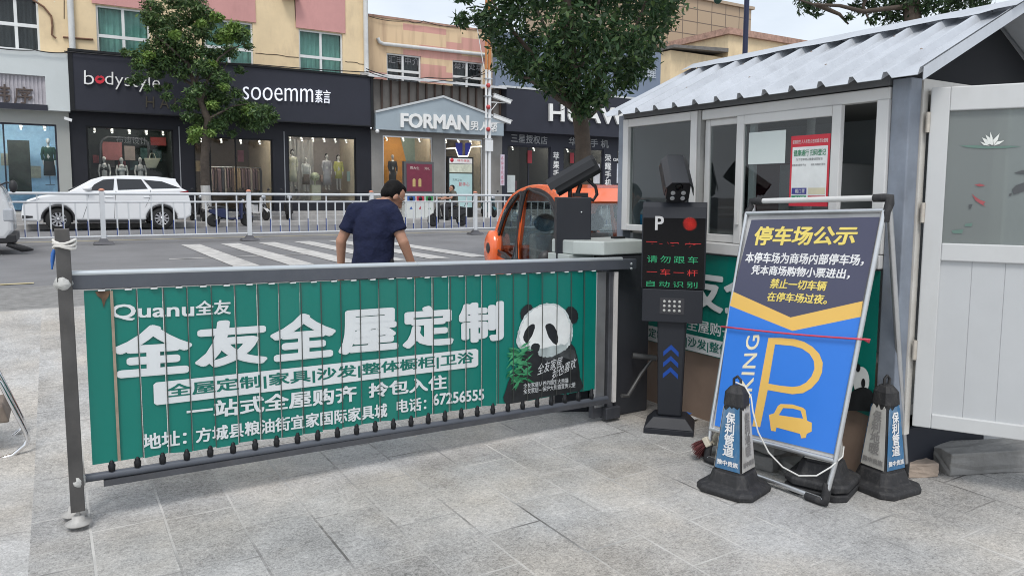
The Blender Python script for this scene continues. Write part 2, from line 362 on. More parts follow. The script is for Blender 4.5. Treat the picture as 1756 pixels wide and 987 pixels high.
    vo = n.new('ShaderNodeTexVoronoi'); vo.inputs['Scale'].default_value = 2.6; l.new(t.outputs['Object'], vo.inputs['Vector']); gm = n.new('ShaderNodeMixRGB'); gm.inputs['Color2'].default_value = (.17, .165, .16, 1)
    vn = n.new('ShaderNodeSeparateColor'); l.new(vo.outputs['Color'], vn.inputs[0]); l.new(math_('MULTIPLY', rng(vo.outputs['Distance'], .035, .05, .6, 0), rng(vn.outputs[0], .55, .6, 0, 1)), gm.inputs['Fac']); l.new(cm.outputs[0], gm.inputs['Color1']); jm = gm
    # small dark stains
    st = noise(7, 8, .75, 41); sm = n.new('ShaderNodeMixRGB'); sm.inputs['Color2'].default_value = (.16, .15, .14, 1); l.new(rng(st.outputs['Fac'], .66, .8, 0, .6), sm.inputs['Fac']); l.new(jm.outputs[0], sm.inputs['Color1'])
    l.new(sm.outputs[0], b.inputs['Base Color']); b.inputs['Roughness'].default_value = .72; l.new(rng(bl.outputs['Fac'], .3, .7, .55, .8), b.inputs['Roughness']); b.inputs['Specular IOR Level'].default_value = .4
    bp = n.new('ShaderNodeBump'); bp.inputs['Strength'].default_value = .5; bp.inputs['Distance'].default_value = .008
    l.new(math_('SUBTRACT', math_('ADD', sp.outputs['Fac'], math_('MULTIPLY', sp2.outputs['Fac'], 1.5)), math_('MULTIPLY', br.outputs['Fac'], 1.2)), bp.inputs['Height']); l.new(bp.outputs[0], b.inputs['Normal'])
    return m
PAVE = paving('granite_paving', .297, .57, .375, 0.)
PAVE2 = paving('granite_large', .6, .9, .42, 3.3, .8)
ASPH = mat('asphalt', (.185, .185, .19, 1), .85, 0, .2, .5, .6, 160, dirt=.5, dcol=(.115, .115, .118, 1))
ASPH2 = mat('asphalt_coarse', (.225, .222, .215, 1), .9, 0, .28, 9, 1., 90)
LINEW = mat('road_paint', (.50, .49, .47, 1), .7, 0, .25, 3, .2, 80, dirt=.85, dcol=(.2, .2, .2, 1))
LINEY = mat('road_paint_yellow', (.5, .43, .25, 1), .7, 0, .2, 3, .2, 80, dirt=.5, dcol=(.2, .2, .19, 1))
KERB = mat('kerb_stone', (.36, .35, .34, 1), .8, 0, .15, 4, .3, 60, dirt=.3)
WALK = mat('sidewalk', (.3, .295, .29, 1), .8, 0, .14, 1.2, .3, 60, dirt=.2)
DARK = mat('charcoal_panel', (.020, .021, .028, 1), .55, 0, .14, 1.3, dirt=.15, dcol=(.045, .045, .05, 1), spec=.3)
DARK2 = mat('charcoal_panel_blue', (.030, .032, .045, 1), .55, 0, .1, .8, dirt=.15, dcol=(.06, .06, .068, 1), spec=.3)
BLACK = mat('black_metal', (.012, .013, .015, 1), .45, 0, .2, 8, spec=.3)
BLKRUB = mat('black_rubber', (.022, .022, .024, 1), .7, 0, .25, 20, .3, 60, dirt=.35, dcol=(.16, .15, .14, 1))
TYRE = mat('tyre', (.02, .02, .02, 1), .8, 0, .2, 20)
WHITE = mat('white_paint', (.74, .75, .75, 1), .4, 0, .05, 2, dirt=.12, dcol=(.45, .44, .42, 1))
PVC = mat('white_upvc', (.62, .62, .61, 1), .35, 0, .05, 3, dirt=.25, dcol=(.42, .40, .36, 1))
LETW = mat('white_letter', (.82, .82, .80, 1), .4, 0, .03, 5)
ALU = mat('aluminium', (.62, .63, .64, 1), .32, .85, .08, 12, dirt=.2, dcol=(.4, .4, .4, 1))
CHROME = mat('chrome', (.75, .75, .76, 1), .12, 1., .05, 9, dirt=.3, dcol=(.35, .33, .3, 1))
STEEL = mat('dark_steel', (.085, .088, .098, 1), .42, .35, .2, 7, dirt=.3, dcol=(.14, .13, .12, 1))
YEL = mat('yellow_render', (.76, .60, .38, 1), .85, 0, .10, .8, .2, 30, dirt=.65, dcol=(.48, .36, .24, 1))
PINK = mat('pink_render', (.60, .31, .29, 1), .85, 0, .09, .7, .15, 30, dirt=.45, dcol=(.40, .20, .19, 1))
SHOPGLASS = glass('shop_glass', (.80, .83, .83), .45)
WINGLASS = glass('window_glass', (.88, .92, .92), .6)
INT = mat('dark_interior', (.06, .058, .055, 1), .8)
INTL = mat('pale_interior', (.40, .34, .27, 1), .8)
FILL = emit('shop_fill_glow', (1, .92, .80, 1), 38)
SPOT = emit('spot_lamp', (1, .95, .88, 1), 2.5); FRAMEW2 = mat('spot_housing', (.45, .45, .45, 1), .5)
CABLE = mat('black_cable', (.015, .015, .016, 1), .6)
WPIPE = mat('white_pipe', (.62, .63, .62, 1), .5, 0, .1, 3, dirt=.3, dcol=(.4, .37, .3, 1))

# ------------------------------------------------------------ ground, road, pavements
RZ = .30
def zz(Y): return 0. if Y < 4.6 else (RZ if Y > 8.9 else RZ * (Y - 4.6) / 4.3)
g = MB(); g.box((-300, -60, -.6), (500, 900, -.06)); tag(g.build('ground', mat('earth', (.2, .19, .18, 1), .9)), kind='structure')
def sheet(name, xs, ys, zf, mats, mf=None):
    mb = MB()
    for i in range(len(xs) - 1):
        for j in range(len(ys) - 1):
            q = [(xs[i], ys[j]), (xs[i + 1], ys[j]), (xs[i + 1], ys[j + 1]), (xs[i], ys[j + 1])]
            mb.put([(a, b, zf(b)) for a, b in q], [(0, 1, 2, 3)], False, mf(xs[i]) if mf else 0)
    return tag(mb.build(name, mats), kind='structure')
sheet('plaza', [-40, -.152, 60], [-20, 4.6, 6, 7.5, 8.9, 9.02], zz, [PAVE, PAVE2], lambda x: 0 if x > -.2 else 1)
# a strip of rough patching, then the road itself
RW = lambda Y: RZ - .02 if Y > 9.02 else RZ - .02
sheet('road', [-300, 500], [9.05, 28.55], lambda Y: RZ - .012, [ASPH])
sheet('road_edge_patch', [-60, 120], [9.06, 11.3], lambda Y: RZ - .007, [ASPH2])
mb = MB(); mb.box((-60, 9.02, RZ - .2), (120, 9.05, RZ + .002)); tag(mb.build('plaza_kerb', KERB), kind='structure')
mb = MB(); mb.box((-300, 28.55, RZ - .2), (500, 28.85, RZ + .15)); tag(mb.build('kerb', KERB, bevel=.02), kind='structure')
mb = MB(); mb.box((-300, 28.85, RZ - .2), (500, 33.5, RZ + .146)); tag(mb.build('sidewalk', WALK), kind='structure')
mb = MB(); mb.box((-40, 30.6, RZ), (60, 34, RZ + .29)); mb.box((-40, 31.1, RZ), (60, 36, RZ + .43)); tag(mb.build('shop_steps', KERB, bevel=.01), kind='structure')
ZM = RZ - .003
mb = MB(); rnd = random.Random(3)
for k in range(6):
    x0 = 2.48 + .865 * k; mb.put([(x0, 12.6, ZM), (x0 + .41, 12.6, ZM), (x0 + .41, 18.75, ZM), (x0, 18.75, ZM)], [(0, 1, 2, 3)])
tag(mb.build('crossing_stripes', LINEW), kind='structure')
mb = MB(); mb.put([(1.75, 14.75, ZM - .002), (4.3, 14.75, ZM - .002), (4.3, 14.85, ZM - .002), (1.75, 14.85, ZM - .002)], [(0, 1, 2, 3)])
for x in (4.9,): mb.put([(x, 14.75, ZM - .002), (x + 1, 14.75, ZM - .002), (x + 1, 14.83, ZM - .002), (x, 14.83, ZM - .002)], [(0, 1, 2, 3)])
tag(mb.build('lane_line', LINEW), kind='structure')
mb = MB()
for x in (-6.2, -2.6): mb.put([(x, 11.65, ZM), (x + 2.33, 11.65, ZM), (x + 2.33, 11.78, ZM), (x, 11.78, ZM)], [(0, 1, 2, 3)])
mb.put([(-60, 21.2, ZM), (60, 21.2, ZM), (60, 21.32, ZM), (-60, 21.32, ZM)], [(0, 1, 2, 3)])
tag(mb.build('yellow_lane_line', LINEY), kind='structure')

# ------------------------------------------------------------ the row of shops across the road
FY = 32.0; SZ = RZ + .43                     # face of the shop signs, shop floor level
def P32(x, y): return atY(x, y, FY)
def PW(x, y): return atY(x, y, FY + .45)
def zc(*pts, Y=FY): return sum(atY(x, y, Y).z for x, y in pts) / len(pts)
def xc(x, y=300, Y=FY): return atY(x, y, Y).x
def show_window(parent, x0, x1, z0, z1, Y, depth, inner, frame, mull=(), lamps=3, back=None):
    """an opening of a shop: lined showroom, frame, one sheet of glass, spotlights, an added hidden fill strip"""
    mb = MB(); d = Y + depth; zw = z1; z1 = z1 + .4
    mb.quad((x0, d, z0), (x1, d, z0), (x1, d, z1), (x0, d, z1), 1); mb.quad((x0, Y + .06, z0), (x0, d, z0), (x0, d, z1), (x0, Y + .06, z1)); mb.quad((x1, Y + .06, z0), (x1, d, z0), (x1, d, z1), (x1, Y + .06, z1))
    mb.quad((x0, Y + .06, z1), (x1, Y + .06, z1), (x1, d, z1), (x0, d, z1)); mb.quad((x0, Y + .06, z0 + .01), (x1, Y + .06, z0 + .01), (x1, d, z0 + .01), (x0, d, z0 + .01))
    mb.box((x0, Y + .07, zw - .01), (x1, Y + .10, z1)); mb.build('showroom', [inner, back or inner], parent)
    if lamps: mb = MB(); mb.box((x0 + (x1 - x0) * .1, Y + .2, z1 - .07), (x1 - (x1 - x0) * .1, Y + .36, z1 - .02)); mb.build('hidden_fill_strip', FILL, parent)  # added glowing strip, out of sight above the opening, brightens the showroom
    z1 = zw
    mb = MB(); t = .06
    mb.box((x0, Y, z0), (x0 + t, Y + .08, z1)); mb.box((x1 - t, Y, z0), (x1, Y + .08, z1)); mb.box((x0 + t, Y, z1 - t), (x1 - t, Y + .08, z1)); mb.box((x0 + t, Y, z0), (x1 - t, Y + .08, z0 + t))
    for f in mull: xm = x0 + (x1 - x0) * f; mb.box((xm - .025, Y, z0 + t), (xm + .025, Y + .07, z1 - t))
    f = mb.build('shop_window', frame, parent)
    mb = MB(); mb.box((x0 + t, Y + .04, z0 + t), (x1 - t, Y + .05, z1 - t)); mb.build('glass', SHOPGLASS, f)
    for i in range(lamps):
        xm = x0 + (x1 - x0) * (i + .5) / lamps; mb = MB(); mb.X = Matrix.Translation((xm, Y + .55, z1 - .10)) @ Matrix.Rotation(-.7, 4, 'X'); mb.lathe([(.05, -.1), (.05, .12), (.02, .12)], seg=10); mb.mi = 1; mb.lathe([(.036, -.105), (.036, -.102)], seg=10); mb.build('spotlight', [FRAMEW2, SPOT], parent)
def curtain(x0, x1, z0, z1, Y, amp=.04, wl=.22, seed=0):
    n = max(6, int((x1 - x0) / wl * 8)); r = random.Random(seed); ph = r.random() * 6; vs = []; mb = MB()
    for i in range(n + 1):
        x = x0 + (x1 - x0) * i / n; y = Y + amp * math.sin(ph + 2 * math.pi * (x - x0) / wl + .8 * math.sin(x * 3.1)); vs += [(x, y, z0), (x, y, z1)]
    return mb.put(vs, [(2 * i, 2 * i + 2, 2 * i + 3, 2 * i + 1) for i in range(n)], True)
CURT = mat('green_curtain', (.23, .47, .40, 1), .8, 0, .16, 2)
FRAMEW = mat('white_window_frame', (.72, .73, .72, 1), .45, 0, .06, 3)
def house_window(parent, x0, x1, z0, z1, Y, mull=(.5,), tran=(.47,), cur=CURT, seed=0):
    mb = MB(); t = .07
    mb.box((x0, Y - .04, z0), (x0 + t, Y + .04, z1)); mb.box((x1 - t, Y - .04, z0), (x1, Y + .04, z1)); mb.box((x0 + t, Y - .04, z1 - t), (x1 - t, Y + .04, z1)); mb.box((x0 + t, Y - .04, z0), (x1 - t, Y + .04, z0 + t))
    zs = [z0 + t] + [z0 + (z1 - z0) * f for f in tran] + [z1 - t]
    for f in mull: xm = x0 + (x1 - x0) * f; mb.box((xm - .05, Y - .035, z0 + t), (xm + .05, Y + .035, z1 - t))
    for z in zs[1:-1]: mb.box((x0 + t, Y - .043, z - .06), (x1 - t, Y + .043, z + .06))
    f = mb.build('window', FRAMEW, parent)
    mb = MB(); mb.box((x0 + t, Y + .045, z0 + t), (x1 - t, Y + .052, z1 - t)); mb.build('glass', WINGLASS, f)
    if cur: curtain(x0, x1, z0, z1, Y + .25, seed=seed).build('curtain', cur, f)
    return f
def wall_with_holes(name, mt, parent, outline, holes, Y, th, label=None):
    mb = MB(); mb.plate(outline, holes, th, 0, lambda c: Vector((c.x, Y + th / 2 + c.z, c.y))); return mb.build(name, mt, parent, label=label)
def rc(x0, z0, x1, z1): return [(x0, z0), (x1, z0), (x1, z1), (x0, z1)]

# --- pink and yellow upper building
UY = 32.9
b1 = thing('apartment_building', 'cream and salmon pink upper building above the two dark clothing shops', 'building', (2, UY, SZ))
wz0, wz1 = 6.2, zc((166, 10), (513, 48), Y=UY)
wins = [(xc(-60, 60, UY), xc(68, 60, UY)), (xc(166, 60, UY), xc(257, 60, UY)), (xc(350, 70, UY), xc(434, 70, UY)), (xc(513, 90, UY), xc(588, 90, UY))]
XE = xc(632, 90, UY)
wall_with_holes('wall', YEL, b1, rc(-16, 6, XE, 16), [rc(a, wz0, b, wz1) for a, b in wins] , UY, .3)
for i, (a, b) in enumerate(wins):
    top = wz1 if i else zc((20, 25), Y=UY)
    if i == 0:
        house_window(b1, a, b, 6.6, wz1, UY + .12, (.33, .68), (.47,), mat('dark_room', (.05, .052, .055, 1), .7), i)
    else: house_window(b1, a, b, wz0, wz1, UY + .12, (.5,), (.52,), CURT, i)
    mb = MB(); mb.box((a - .12, UY - .05, wz1 + .03), (b + .12, UY - .002, 16)); mb.build('wall_panel', PINK, b1)
mb = MB(); mb.box((-16, UY + 1.2, 6), (XE, UY + 1.25, 16)); mb.box((XE - .25, UY + .31, 6), (XE, UY + 1.2, 16)); mb.build('back_wall', INT, b1)
mb = MB(); xp = xc(123, 60, UY); mb.tube([(xp, UY - .1, 5.9), (xp, UY - .1, 16)], .11, 10); mb.build('drainpipe', WPIPE, b1)
mb = MB(); xp = xc(626, 60, UY); mb.tube([(xp, UY - .1, 5.9), (xp, UY - .1, 16)], .11, 10); mb.build('drainpipe', WPIPE, b1)
RUST = mat('rusty_pipe', (.20, .11, .07, 1), .8, .2, .3, 10)
mb = MB(); mb.tube([atY(x, y, UY - .06) for x, y in ((56, 0), (75, 12), (88, 28), (90, 45), (89, 60), (96, 66))], .035, 6); mb.tube([atY(x, y, UY - .05) for x, y in ((108, 64), (160, 68))], .035, 6); mb.build('rusty_wall_pipe', RUST, b1)
CRACK = mat('wall_crack', (.10, .07, .05, 1), .9)
mb = MB(); rr_ = random.Random(4)
for (xa, ya, xb, yb) in ((438, 92, 512, 98), (592, 106, 625, 110), (505, 0, 508, 45), (110, 0, 110, 33)):
    mb.tube([atY(xa + (xb - xa) * t / 8, ya + (yb - ya) * t / 8 + rr_.uniform(-1.2, 1.2), UY - .003) for t in range(9)], .016, 5)
mb.build('wall_crack', CRACK, b1)['kind'] = 'stuff'
mb = MB(); mb.box(tuple(atY(487, -14, UY - .5)), tuple(atY(512, 1, UY - .05))); mb.build('window_canopy', WPIPE, b1)

# --- white shop at the left end
s0 = thing('clothing_shop', 'white fronted shop with a ribbed sign niche at the left edge', 'shop', (-3, FY, SZ))
XR = xc(118, 140); zt, zb = zc((113, 92)), zc((118, 191)); WP = mat('white_cladding', (.58, .62, .62, 1), .5, 0, .04, 1, dirt=.15, dcol=(.4, .41, .4, 1))
xn, n0, n1 = xc(78, 150), zc((78, 180)), zc((78, 131))
wall_with_holes('fascia', WP, s0, rc(-16, zb, XR, zt), [rc(-15, n0, xn, n1)], FY, .12)
mb = MB(); mb.box((-16, FY + .13, zb), (XR, FY + .8, zb + .05)); mb.box((-16, FY + .13, zt - .05), (XR, FY + .85, zt)); mb.build('fascia_return', WP, s0)
mb = MB(); RIB = mat('lilac_ribs', (.42, .40, .43, 1), .6)
for i in range(70): x = xn - .06 - i * .12; mb.box((x, FY + .10, n0), (x + .06, FY + .13, n1))
mb.box((-16, FY + .13, n0), (xn, FY + .16, n1)); mb.build('sign_niche', RIB, s0)
mb = MB(); mb.box((-15, FY - .03, zc((78, 190))), (xc(80, 150), FY - .003, n0)); mb.build('sign_sill', DARK2, s0)
BRZ = mat('bronze_letter', (.10, .075, .065, 1), .4, .4)
lettering('韩', [(-16, 142), (18, 146), (18, 178), (-16, 177)], BRZ, s0, .0, .06, .01, plane=lambda x, y: atY(x, y, FY + .1))
lettering('序', [(24, 148), (56, 150), (56, 179), (24, 178)], BRZ, s0, .0, .06, .01, plane=lambda x, y: atY(x, y, FY + .1))
GREYW = mat('warm_grey_frame', (.36, .37, .35, 1), .6, 0, .05, 1)
wx = xc(100, 280, FY + .4); wzt = zc((100, 214), Y=FY + .4); XR2 = xc(122, 280, FY + .4)
wall_with_holes('shopfront', GREYW, s0, rc(-16, SZ, XR2, zb), [rc(xc(-70, 280, FY + .4), SZ + .05, wx, wzt)], FY + .4, .15)
BLUE = mat('pale_blue_backdrop', (.42, .60, .76, 1), .7)
show_window(s0, xc(-70, 280, FY + .4), wx, SZ + .05, wzt, FY + .42, 2.4, BLUE, DARK2, (.45,), 4)
mb = MB(); mb.box(tuple(atY(12, 240, FY + 2.0)), tuple(atY(55, 330, FY + 1.9))); mb.build('display_panel', mat('dark_photo', (.03, .035, .03, 1), .6, 0, .6, 3), s0)
mb = MB(); mb.X = Matrix.Translation(atY(118, 205, FY - .1)) @ Matrix.Rotation(.3, 4, 'Y'); mb.box((-.15, -.05, -.05), (.1, .05, .05)); mb.build('wall_camera', WHITE, s0)

# --- the two dark shops
s1 = thing('clothing_shop', 'dark charcoal shopfront with a red lip emblem in its sign and long black fascia', 'shop', (6, FY, SZ))
XL, XRd = xc(118.5, 140), xc(640, 170); zt, zb = zc((117, 91), (640, 131)), zc((120, 186), (640, 217))
mb = MB(); mb.box((XL, FY, zb), (XRd, FY + .5, zt)); mb.build('fascia', DARK2, s1)
mb = MB(); mb.box((XL, FY - .05, zt + .003), (XRd + .05, FY + .9, zt + .09)); mb.box((XL, FY - .05, zb - .05), (XRd, FY + .2, zb - .003)); mb.box((XL, FY - .03, zb), (XL + .14, FY - .002, zt)); mb.box((XRd - .12, FY - .03, zb), (XRd, FY - .002, zt)); mb.build('fascia_trim', BLACK, s1)
lettering('b', [(144, 121), (161, 122), (161, 146), (144, 145)], LETW, s1, .01, .08, -.010, plane=P32)
lettering('dystyle', [(180, 123), (274, 131), (274, 161), (180, 152)], LETW, s1, .01, .08, -.010, plane=P32)
RED = mat('red_lips', (.6, .02, .04, 1), .4)
lp = [(162, 137), (164, 132.5), (168, 130), (170.5, 132), (173, 130), (177, 132), (180, 137.5), (177, 142), (171.5, 144.5), (166, 143)]
printed(lp, P32, .08, RED, s1, 'lip_emblem'); printed([(166, 137), (171, 133.5), (176, 135.5), (172, 138.5)], P32, .09, BLACK, s1, 'lip_gap')
lettering('sooemm', [(416, 149), (536, 153), (536, 176), (416, 171)], emit('lit_letter', (.9, .93, 1, 1), .25), s1, .01, .08, -.012, plane=P32)
lettering('素言', [(540, 154), (566, 155), (566, 178), (540, 176)], emit('lit_letter', (.9, .93, 1, 1), .25), s1, .01, .06, .0, plane=P32)
lettering('HAIR', [(250, 165), (325, 170), (325, 189), (250, 184)], mat('dim_gold', (.055, .047, .032, 1), .5), s1, .003, .02, 0, spacing=1.6, plane=P32)
SY = FY + .5; zl = SZ + .05
def SX(x): return xc(x, 280, SY)
wh1, wh2, wh3 = zc((220, 219), Y=SY), zc((400, 236), Y=SY), zc((550, 234), Y=SY)
ops = [(SX(150), SX(299), zl + .6, wh1), (SX(333), SX(468), zl, wh2), (SX(494), SX(611), zl + .35, wh3)]
wall_with_holes('shopfront', DARK, s1, rc(SX(120), SZ, SX(636), zb + .1), [rc(a, c, b, d) for a, b, c, d in ops], SY, .2)
mb = MB()
for x in (309, 488): X = SX(x); mb.box((X - .02, SY - .03, SZ), (X + .02, SY - .002, zb - .4))
mb.build('light_strip', mat('grey_strip', (.25, .26, .28, 1), .4), s1)
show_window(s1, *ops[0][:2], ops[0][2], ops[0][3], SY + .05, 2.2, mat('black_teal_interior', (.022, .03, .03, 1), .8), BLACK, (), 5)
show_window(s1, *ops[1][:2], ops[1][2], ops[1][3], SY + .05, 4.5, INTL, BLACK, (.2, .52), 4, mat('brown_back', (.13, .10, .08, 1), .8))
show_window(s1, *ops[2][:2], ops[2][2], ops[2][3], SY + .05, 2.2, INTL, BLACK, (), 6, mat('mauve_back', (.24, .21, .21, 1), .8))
lettering('布迪设计', [(199, 233), (252, 236), (252, 248), (199, 245)], mat('dim_grey', (.16, .17, .17, 1), .6), s1, .0, 0, .0, plane=lambda x, y: atY(x, y, SY + .07), spacing=1.1)
mb = MB(); D5 = SY + 1.6
ar = [atY(x, y, D5) for x, y in ((172, 290), (172, 250), (175, 240), (184, 235), (245, 238), (253, 244), (255, 255), (255, 290))]
mb.tube(ar, .05, 8); mb.build('arch_frame', STEEL, s1)
for (xa, ya, xb, yb, c) in ((175, 243, 210, 275, (.30, .10, .10, 1)), (213, 250, 232, 275, (.28, .22, .2, 1)), (258, 235, 285, 250, (.22, .03, .03, 1))):
    mb = MB(); mb.box(tuple(atY(xa, ya, D5 + .2)), tuple(atY(xb, yb, D5 + .22))); mb.build('display_panel', mat('panel_%d' % xa, c, .7), s1)
for (xa, xb) in ((495, 530), (530, 560)):
    curtain(SX(xa), SX(xb), zl + .4, wh3 - .05, SY + 1.9, .05, .25, xa).build('sheer_curtain', mat('sheer', (.33, .32, .32, 1), .9), s1)

# --- grey-blue gabled shop and the patterned brick building above it
s2 = thing('clothing_shop', 'menswear shop with a pale blue gable sign under brown ribbed panels', 'shop', (15, FY, SZ))
X0, X1 = xc(643, 190), xc(862, 200); GB = mat('pale_blue_panel', (.33, .39, .43, 1), .5, 0, .04, 1, dirt=.1)
zb2 = zc((643, 222), (860, 233)); za = zc((643, 197), (862, 205)); zp = zc((758, 168)); xpk = xc(758, 170)
mb = MB(); mb.slab([(X0, FY - .1, zb2), (X1, FY - .1, zb2), (X1, FY - .1, za), (xpk, FY - .1, zp), (X0, FY - .1, za)], (0, .4, 0)); mb.build('fascia', GB, s2)
mb = MB()
for a, b in (((X0, za), (xpk, zp)), ((xpk, zp), (X1, za))):
    mb.hexa([(a[0], FY - .16, a[1] + .004), (b[0], FY - .16, b[1] + .004), (b[0], FY + .3, b[1] + .004), (a[0], FY + .3, a[1] + .004)], [(a[0], FY - .16, a[1] + .1), (b[0], FY - .16, b[1] + .1), (b[0], FY + .3, b[1] + .1), (a[0], FY + .3, a[1] + .1)])
mb.build('gable_trim', mat('pale_trim', (.55, .57, .58, 1), .5), s2)
PF = lambda x, y: atY(x, y, FY - .1)
lettering('FORMAN', [(686, 194), (803, 198), (803, 224), (686, 219)], LETW, s2, .01, .1, .035, plane=PF)
lettering('男人帮', [(806, 207), (852, 211), (852, 227), (806, 223)], LETW, s2, .005, .03, .015, plane=PF)
ztp = zc((640, 137), (862, 150)); BRN = mat('brown_grey_sheet', (.17, .155, .14, 1), .6, .2, .25, 1.2, dirt=.5, dcol=(.08, .06, .05, 1))
mb = MB(); mb.box((X0, FY + .32, zb2), (X1, FY + .4, ztp)); n = 15
for i in range(n + 1): x = X0 + (X1 - X0) * i / n; mb.box((x - .04, FY + .24, zb2), (x + .04, FY + .318, ztp), 1)
mb.build('ribbed_panel', [BRN, mat('brown_rib', (.07, .045, .035, 1), .6, .2, .3, 2)], s2)
mb = MB(); mb.hexa([(X0 - .35, FY - .2, ztp + .01), (X1 + .1, FY - .2, ztp + .0), (X1 + .1, FY + 1.2, ztp + .25), (X0 - .35, FY + 1.2, ztp + .3)], [(X0 - .35, FY - .2, ztp + .12), (X1 + .1, FY - .2, ztp + .1), (X1 + .1, FY + 1.2, ztp + .33), (X0 - .35, FY + 1.2, ztp + .42)]); mb.build('flat_roof', mat('white_sheet_roof', (.6, .61, .62, 1), .5, 0, .2, 1.5, dirt=.3, dcol=(.3, .35, .33, 1)), s2)
TILE = mat('grey_stone_cladding', (.26, .25, .235, 1), .45, 0, .12, 1.5, dirt=.25, dcol=(.13, .12, .11, 1))
ops = [(SX(657), SX(742), SZ + .3, zc((700, 234), Y=SY)), (SX(763), SX(828), SZ + .02, zc((795, 238), Y=SY))]
wall_with_holes('shopfront', TILE, s2, rc(SX(637), SZ, SX(861), zb2 + .05), [rc(a, c, b, d) for a, b, c, d in ops], SY, .2)
show_window(s2, *ops[0], SY + .06, 2., INTL, ALU, (), 3, mat('teal_grey_back', (.20, .26, .23, 1), .8))
show_window(s2, *ops[1], SY + .06, 4., INTL, ALU, (), 3, mat('brown_back2', (.12, .10, .09, 1), .8))
mb = MB(); mb.slab([atY(x, y, SY + 1.9) for x, y in ((658, 234), (686, 234), (696, 275), (696, 340), (658, 340))], (0, .05, 0)); mb.build('orange_drape', mat('orange_drape', (.50, .22, .04, 1), .8), s2)
for q in (((781, 245), (793, 245), (793, 268), (785, 268)), ((798, 245), (808, 245), (803, 268), (798, 268))):
    mb = MB(); mb.slab([atY(x, y, SY + .02) for x, y in q], (0, .02, 0)); mb.build('blue_decal', mat('blue_decal', (.03, .04, .30, 1), .5), s2)
mb = MB(); mb.tube([atY(x, y, SY + .01) for x, y in ((766, 255), (781, 254), (786, 268), (802, 268), (808, 252), (826, 251))], .03, 6); mb.build('light_line', emit('light_line', (1, .95, .85, 1), 1.2), s2)
mb = MB(); mb.X = Matrix.Translation(atY(647, 225, FY - .2)); mb.ball((0, 0, 0), .09); mb.box((-.03, 0, 0), (.03, .2, .03)); mb.build('wall_camera', WHITE, s2)

BY = 34.0
b2 = thing('brick_building', 'low cream building with pink brick bands and a sloping white gutter pipe', 'building', (15.5, BY, 6))
def brickwall():
    m = bpy.data.materials.new('pink_cream_bricks'); m.use_nodes = True; n = m.node_tree.nodes; l = m.node_tree.links; b = n['Principled BSDF']; b.inputs['Roughness'].default_value = .85
    t = n.new('ShaderNodeTexCoord'); g_ = n.new('ShaderNodeMapping'); g_.inputs['Rotation'].default_value = (R_(90), 0, 0); l.new(t.outputs['Object'], g_.inputs['Vector'])
    br = n.new('ShaderNodeTexBrick'); br.inputs['Scale'].default_value = 1; br.inputs['Brick Width'].default_value = 2.3; br.inputs['Row Height'].default_value = .30; br.inputs['Mortar Size'].default_value = 0; br.inputs['Color1'].default_value = (0, 0, 0, 1); br.inputs['Color2'].default_value = (1, 1, 1, 1); br.offset = .37
    cw_ = n.new('ShaderNodeValToRGB'); cw_.color_ramp.interpolation = 'CONSTANT'; cw_.color_ramp.elements[0].color = (.70, .52, .33, 1); cw_.color_ramp.elements[1].position = .72; cw_.color_ramp.elements[1].color = (.62, .33, .28, 1); l.new(br.outputs['Color'], cw_.inputs['Fac'])
    l.new(g_.outputs[0], br.inputs['Vector']); q = n.new('ShaderNodeTexNoise'); q.inputs['Scale'].default_value = 1.2; q.inputs['Detail'].default_value = 9; g2 = n.new('ShaderNodeMapping'); g2.inputs['Scale'].default_value = (2.5, 1, .35); l.new(t.outputs['Object'], g2.inputs[0]); l.new(g2.outputs[0], q.inputs['Vector'])
    r = n.new('ShaderNodeMapRange'); r.inputs['From Min'].default_value = .48; r.inputs['From Max'].default_value = .75; r.inputs['To Max'].default_value = .6; l.new(q.outputs['Fac'], r.inputs['Value'])
    mx_ = n.new('ShaderNodeMixRGB'); mx_.inputs['Color2'].default_value = (.33, .20, .14, 1); l.new(r.outputs[0], mx_.inputs['Fac']); l.new(cw_.outputs['Color'], mx_.inputs['Color1']); l.new(mx_.outputs[0], b.inputs['Base Color']); return m
PB = lambda x, y: atY(x, y, BY)
x0, x1 = PB(632, 60).x, PB(870, 110).x; zr = zc((635, 28), Y=BY)
w2 = [(PB(663, 100).x, PB(722, 100).x), (PB(776, 110).x, PB(829, 110).x)]; wt = zc((663, 91), (776, 102), Y=BY); wb = wt - 1.75
wall_with_holes('wall', brickwall(), b2, rc(x0, 6, x1, zr), [rc(a, wb, b, wt) for a, b in w2], BY, .3)
mb = MB(); mb.box((x0, BY + .9, 6), (x1, BY + 1, zr)); mb.box((x0, BY + .3, zr - .2), (x1, BY + .9, zr - .1)); mb.box((x0, BY - .04, zr + .003), (x1, BY + .9, zr + .1)); mb.build('parapet', mat('stained_parapet', (.42, .26, .2, 1), .9, 0, .3, 3, dirt=.6), b2)
GL = mat('grey_film', (.10, .10, .11, 1), .6)
for (a, b), t_, qd in zip(w2, ('汇丰中介', '疑难处理'), ([(666, 95), (719, 100), (719, 113), (666, 108)], [(779, 105), (827, 109), (827, 122), (779, 118)])):
    house_window(b2, a, b, wb, wt, BY + .12, (.48,), (.55,), mat('dark_room', (.05, .05, .055, 1), .7), 3)
    lettering(t_, qd, mat('pale_film_letter', (.22, .22, .23, 1), .6), b2, .004, 0, .01, spacing=1.15, plane=lambda x, y: atY(x, y, BY + .16))
mb = MB(); mb.tube([PB(x, y) + Vector((0, -.12, 0)) for x, y in ((646, 66), (649, 73), (656, 76), (740, 85), (832, 95))], .085, 10); mb.build('gutter_pipe', WPIPE, b2)
for xx in (PB(660, 100).x - 1.1, PB(750, 100).x): pass

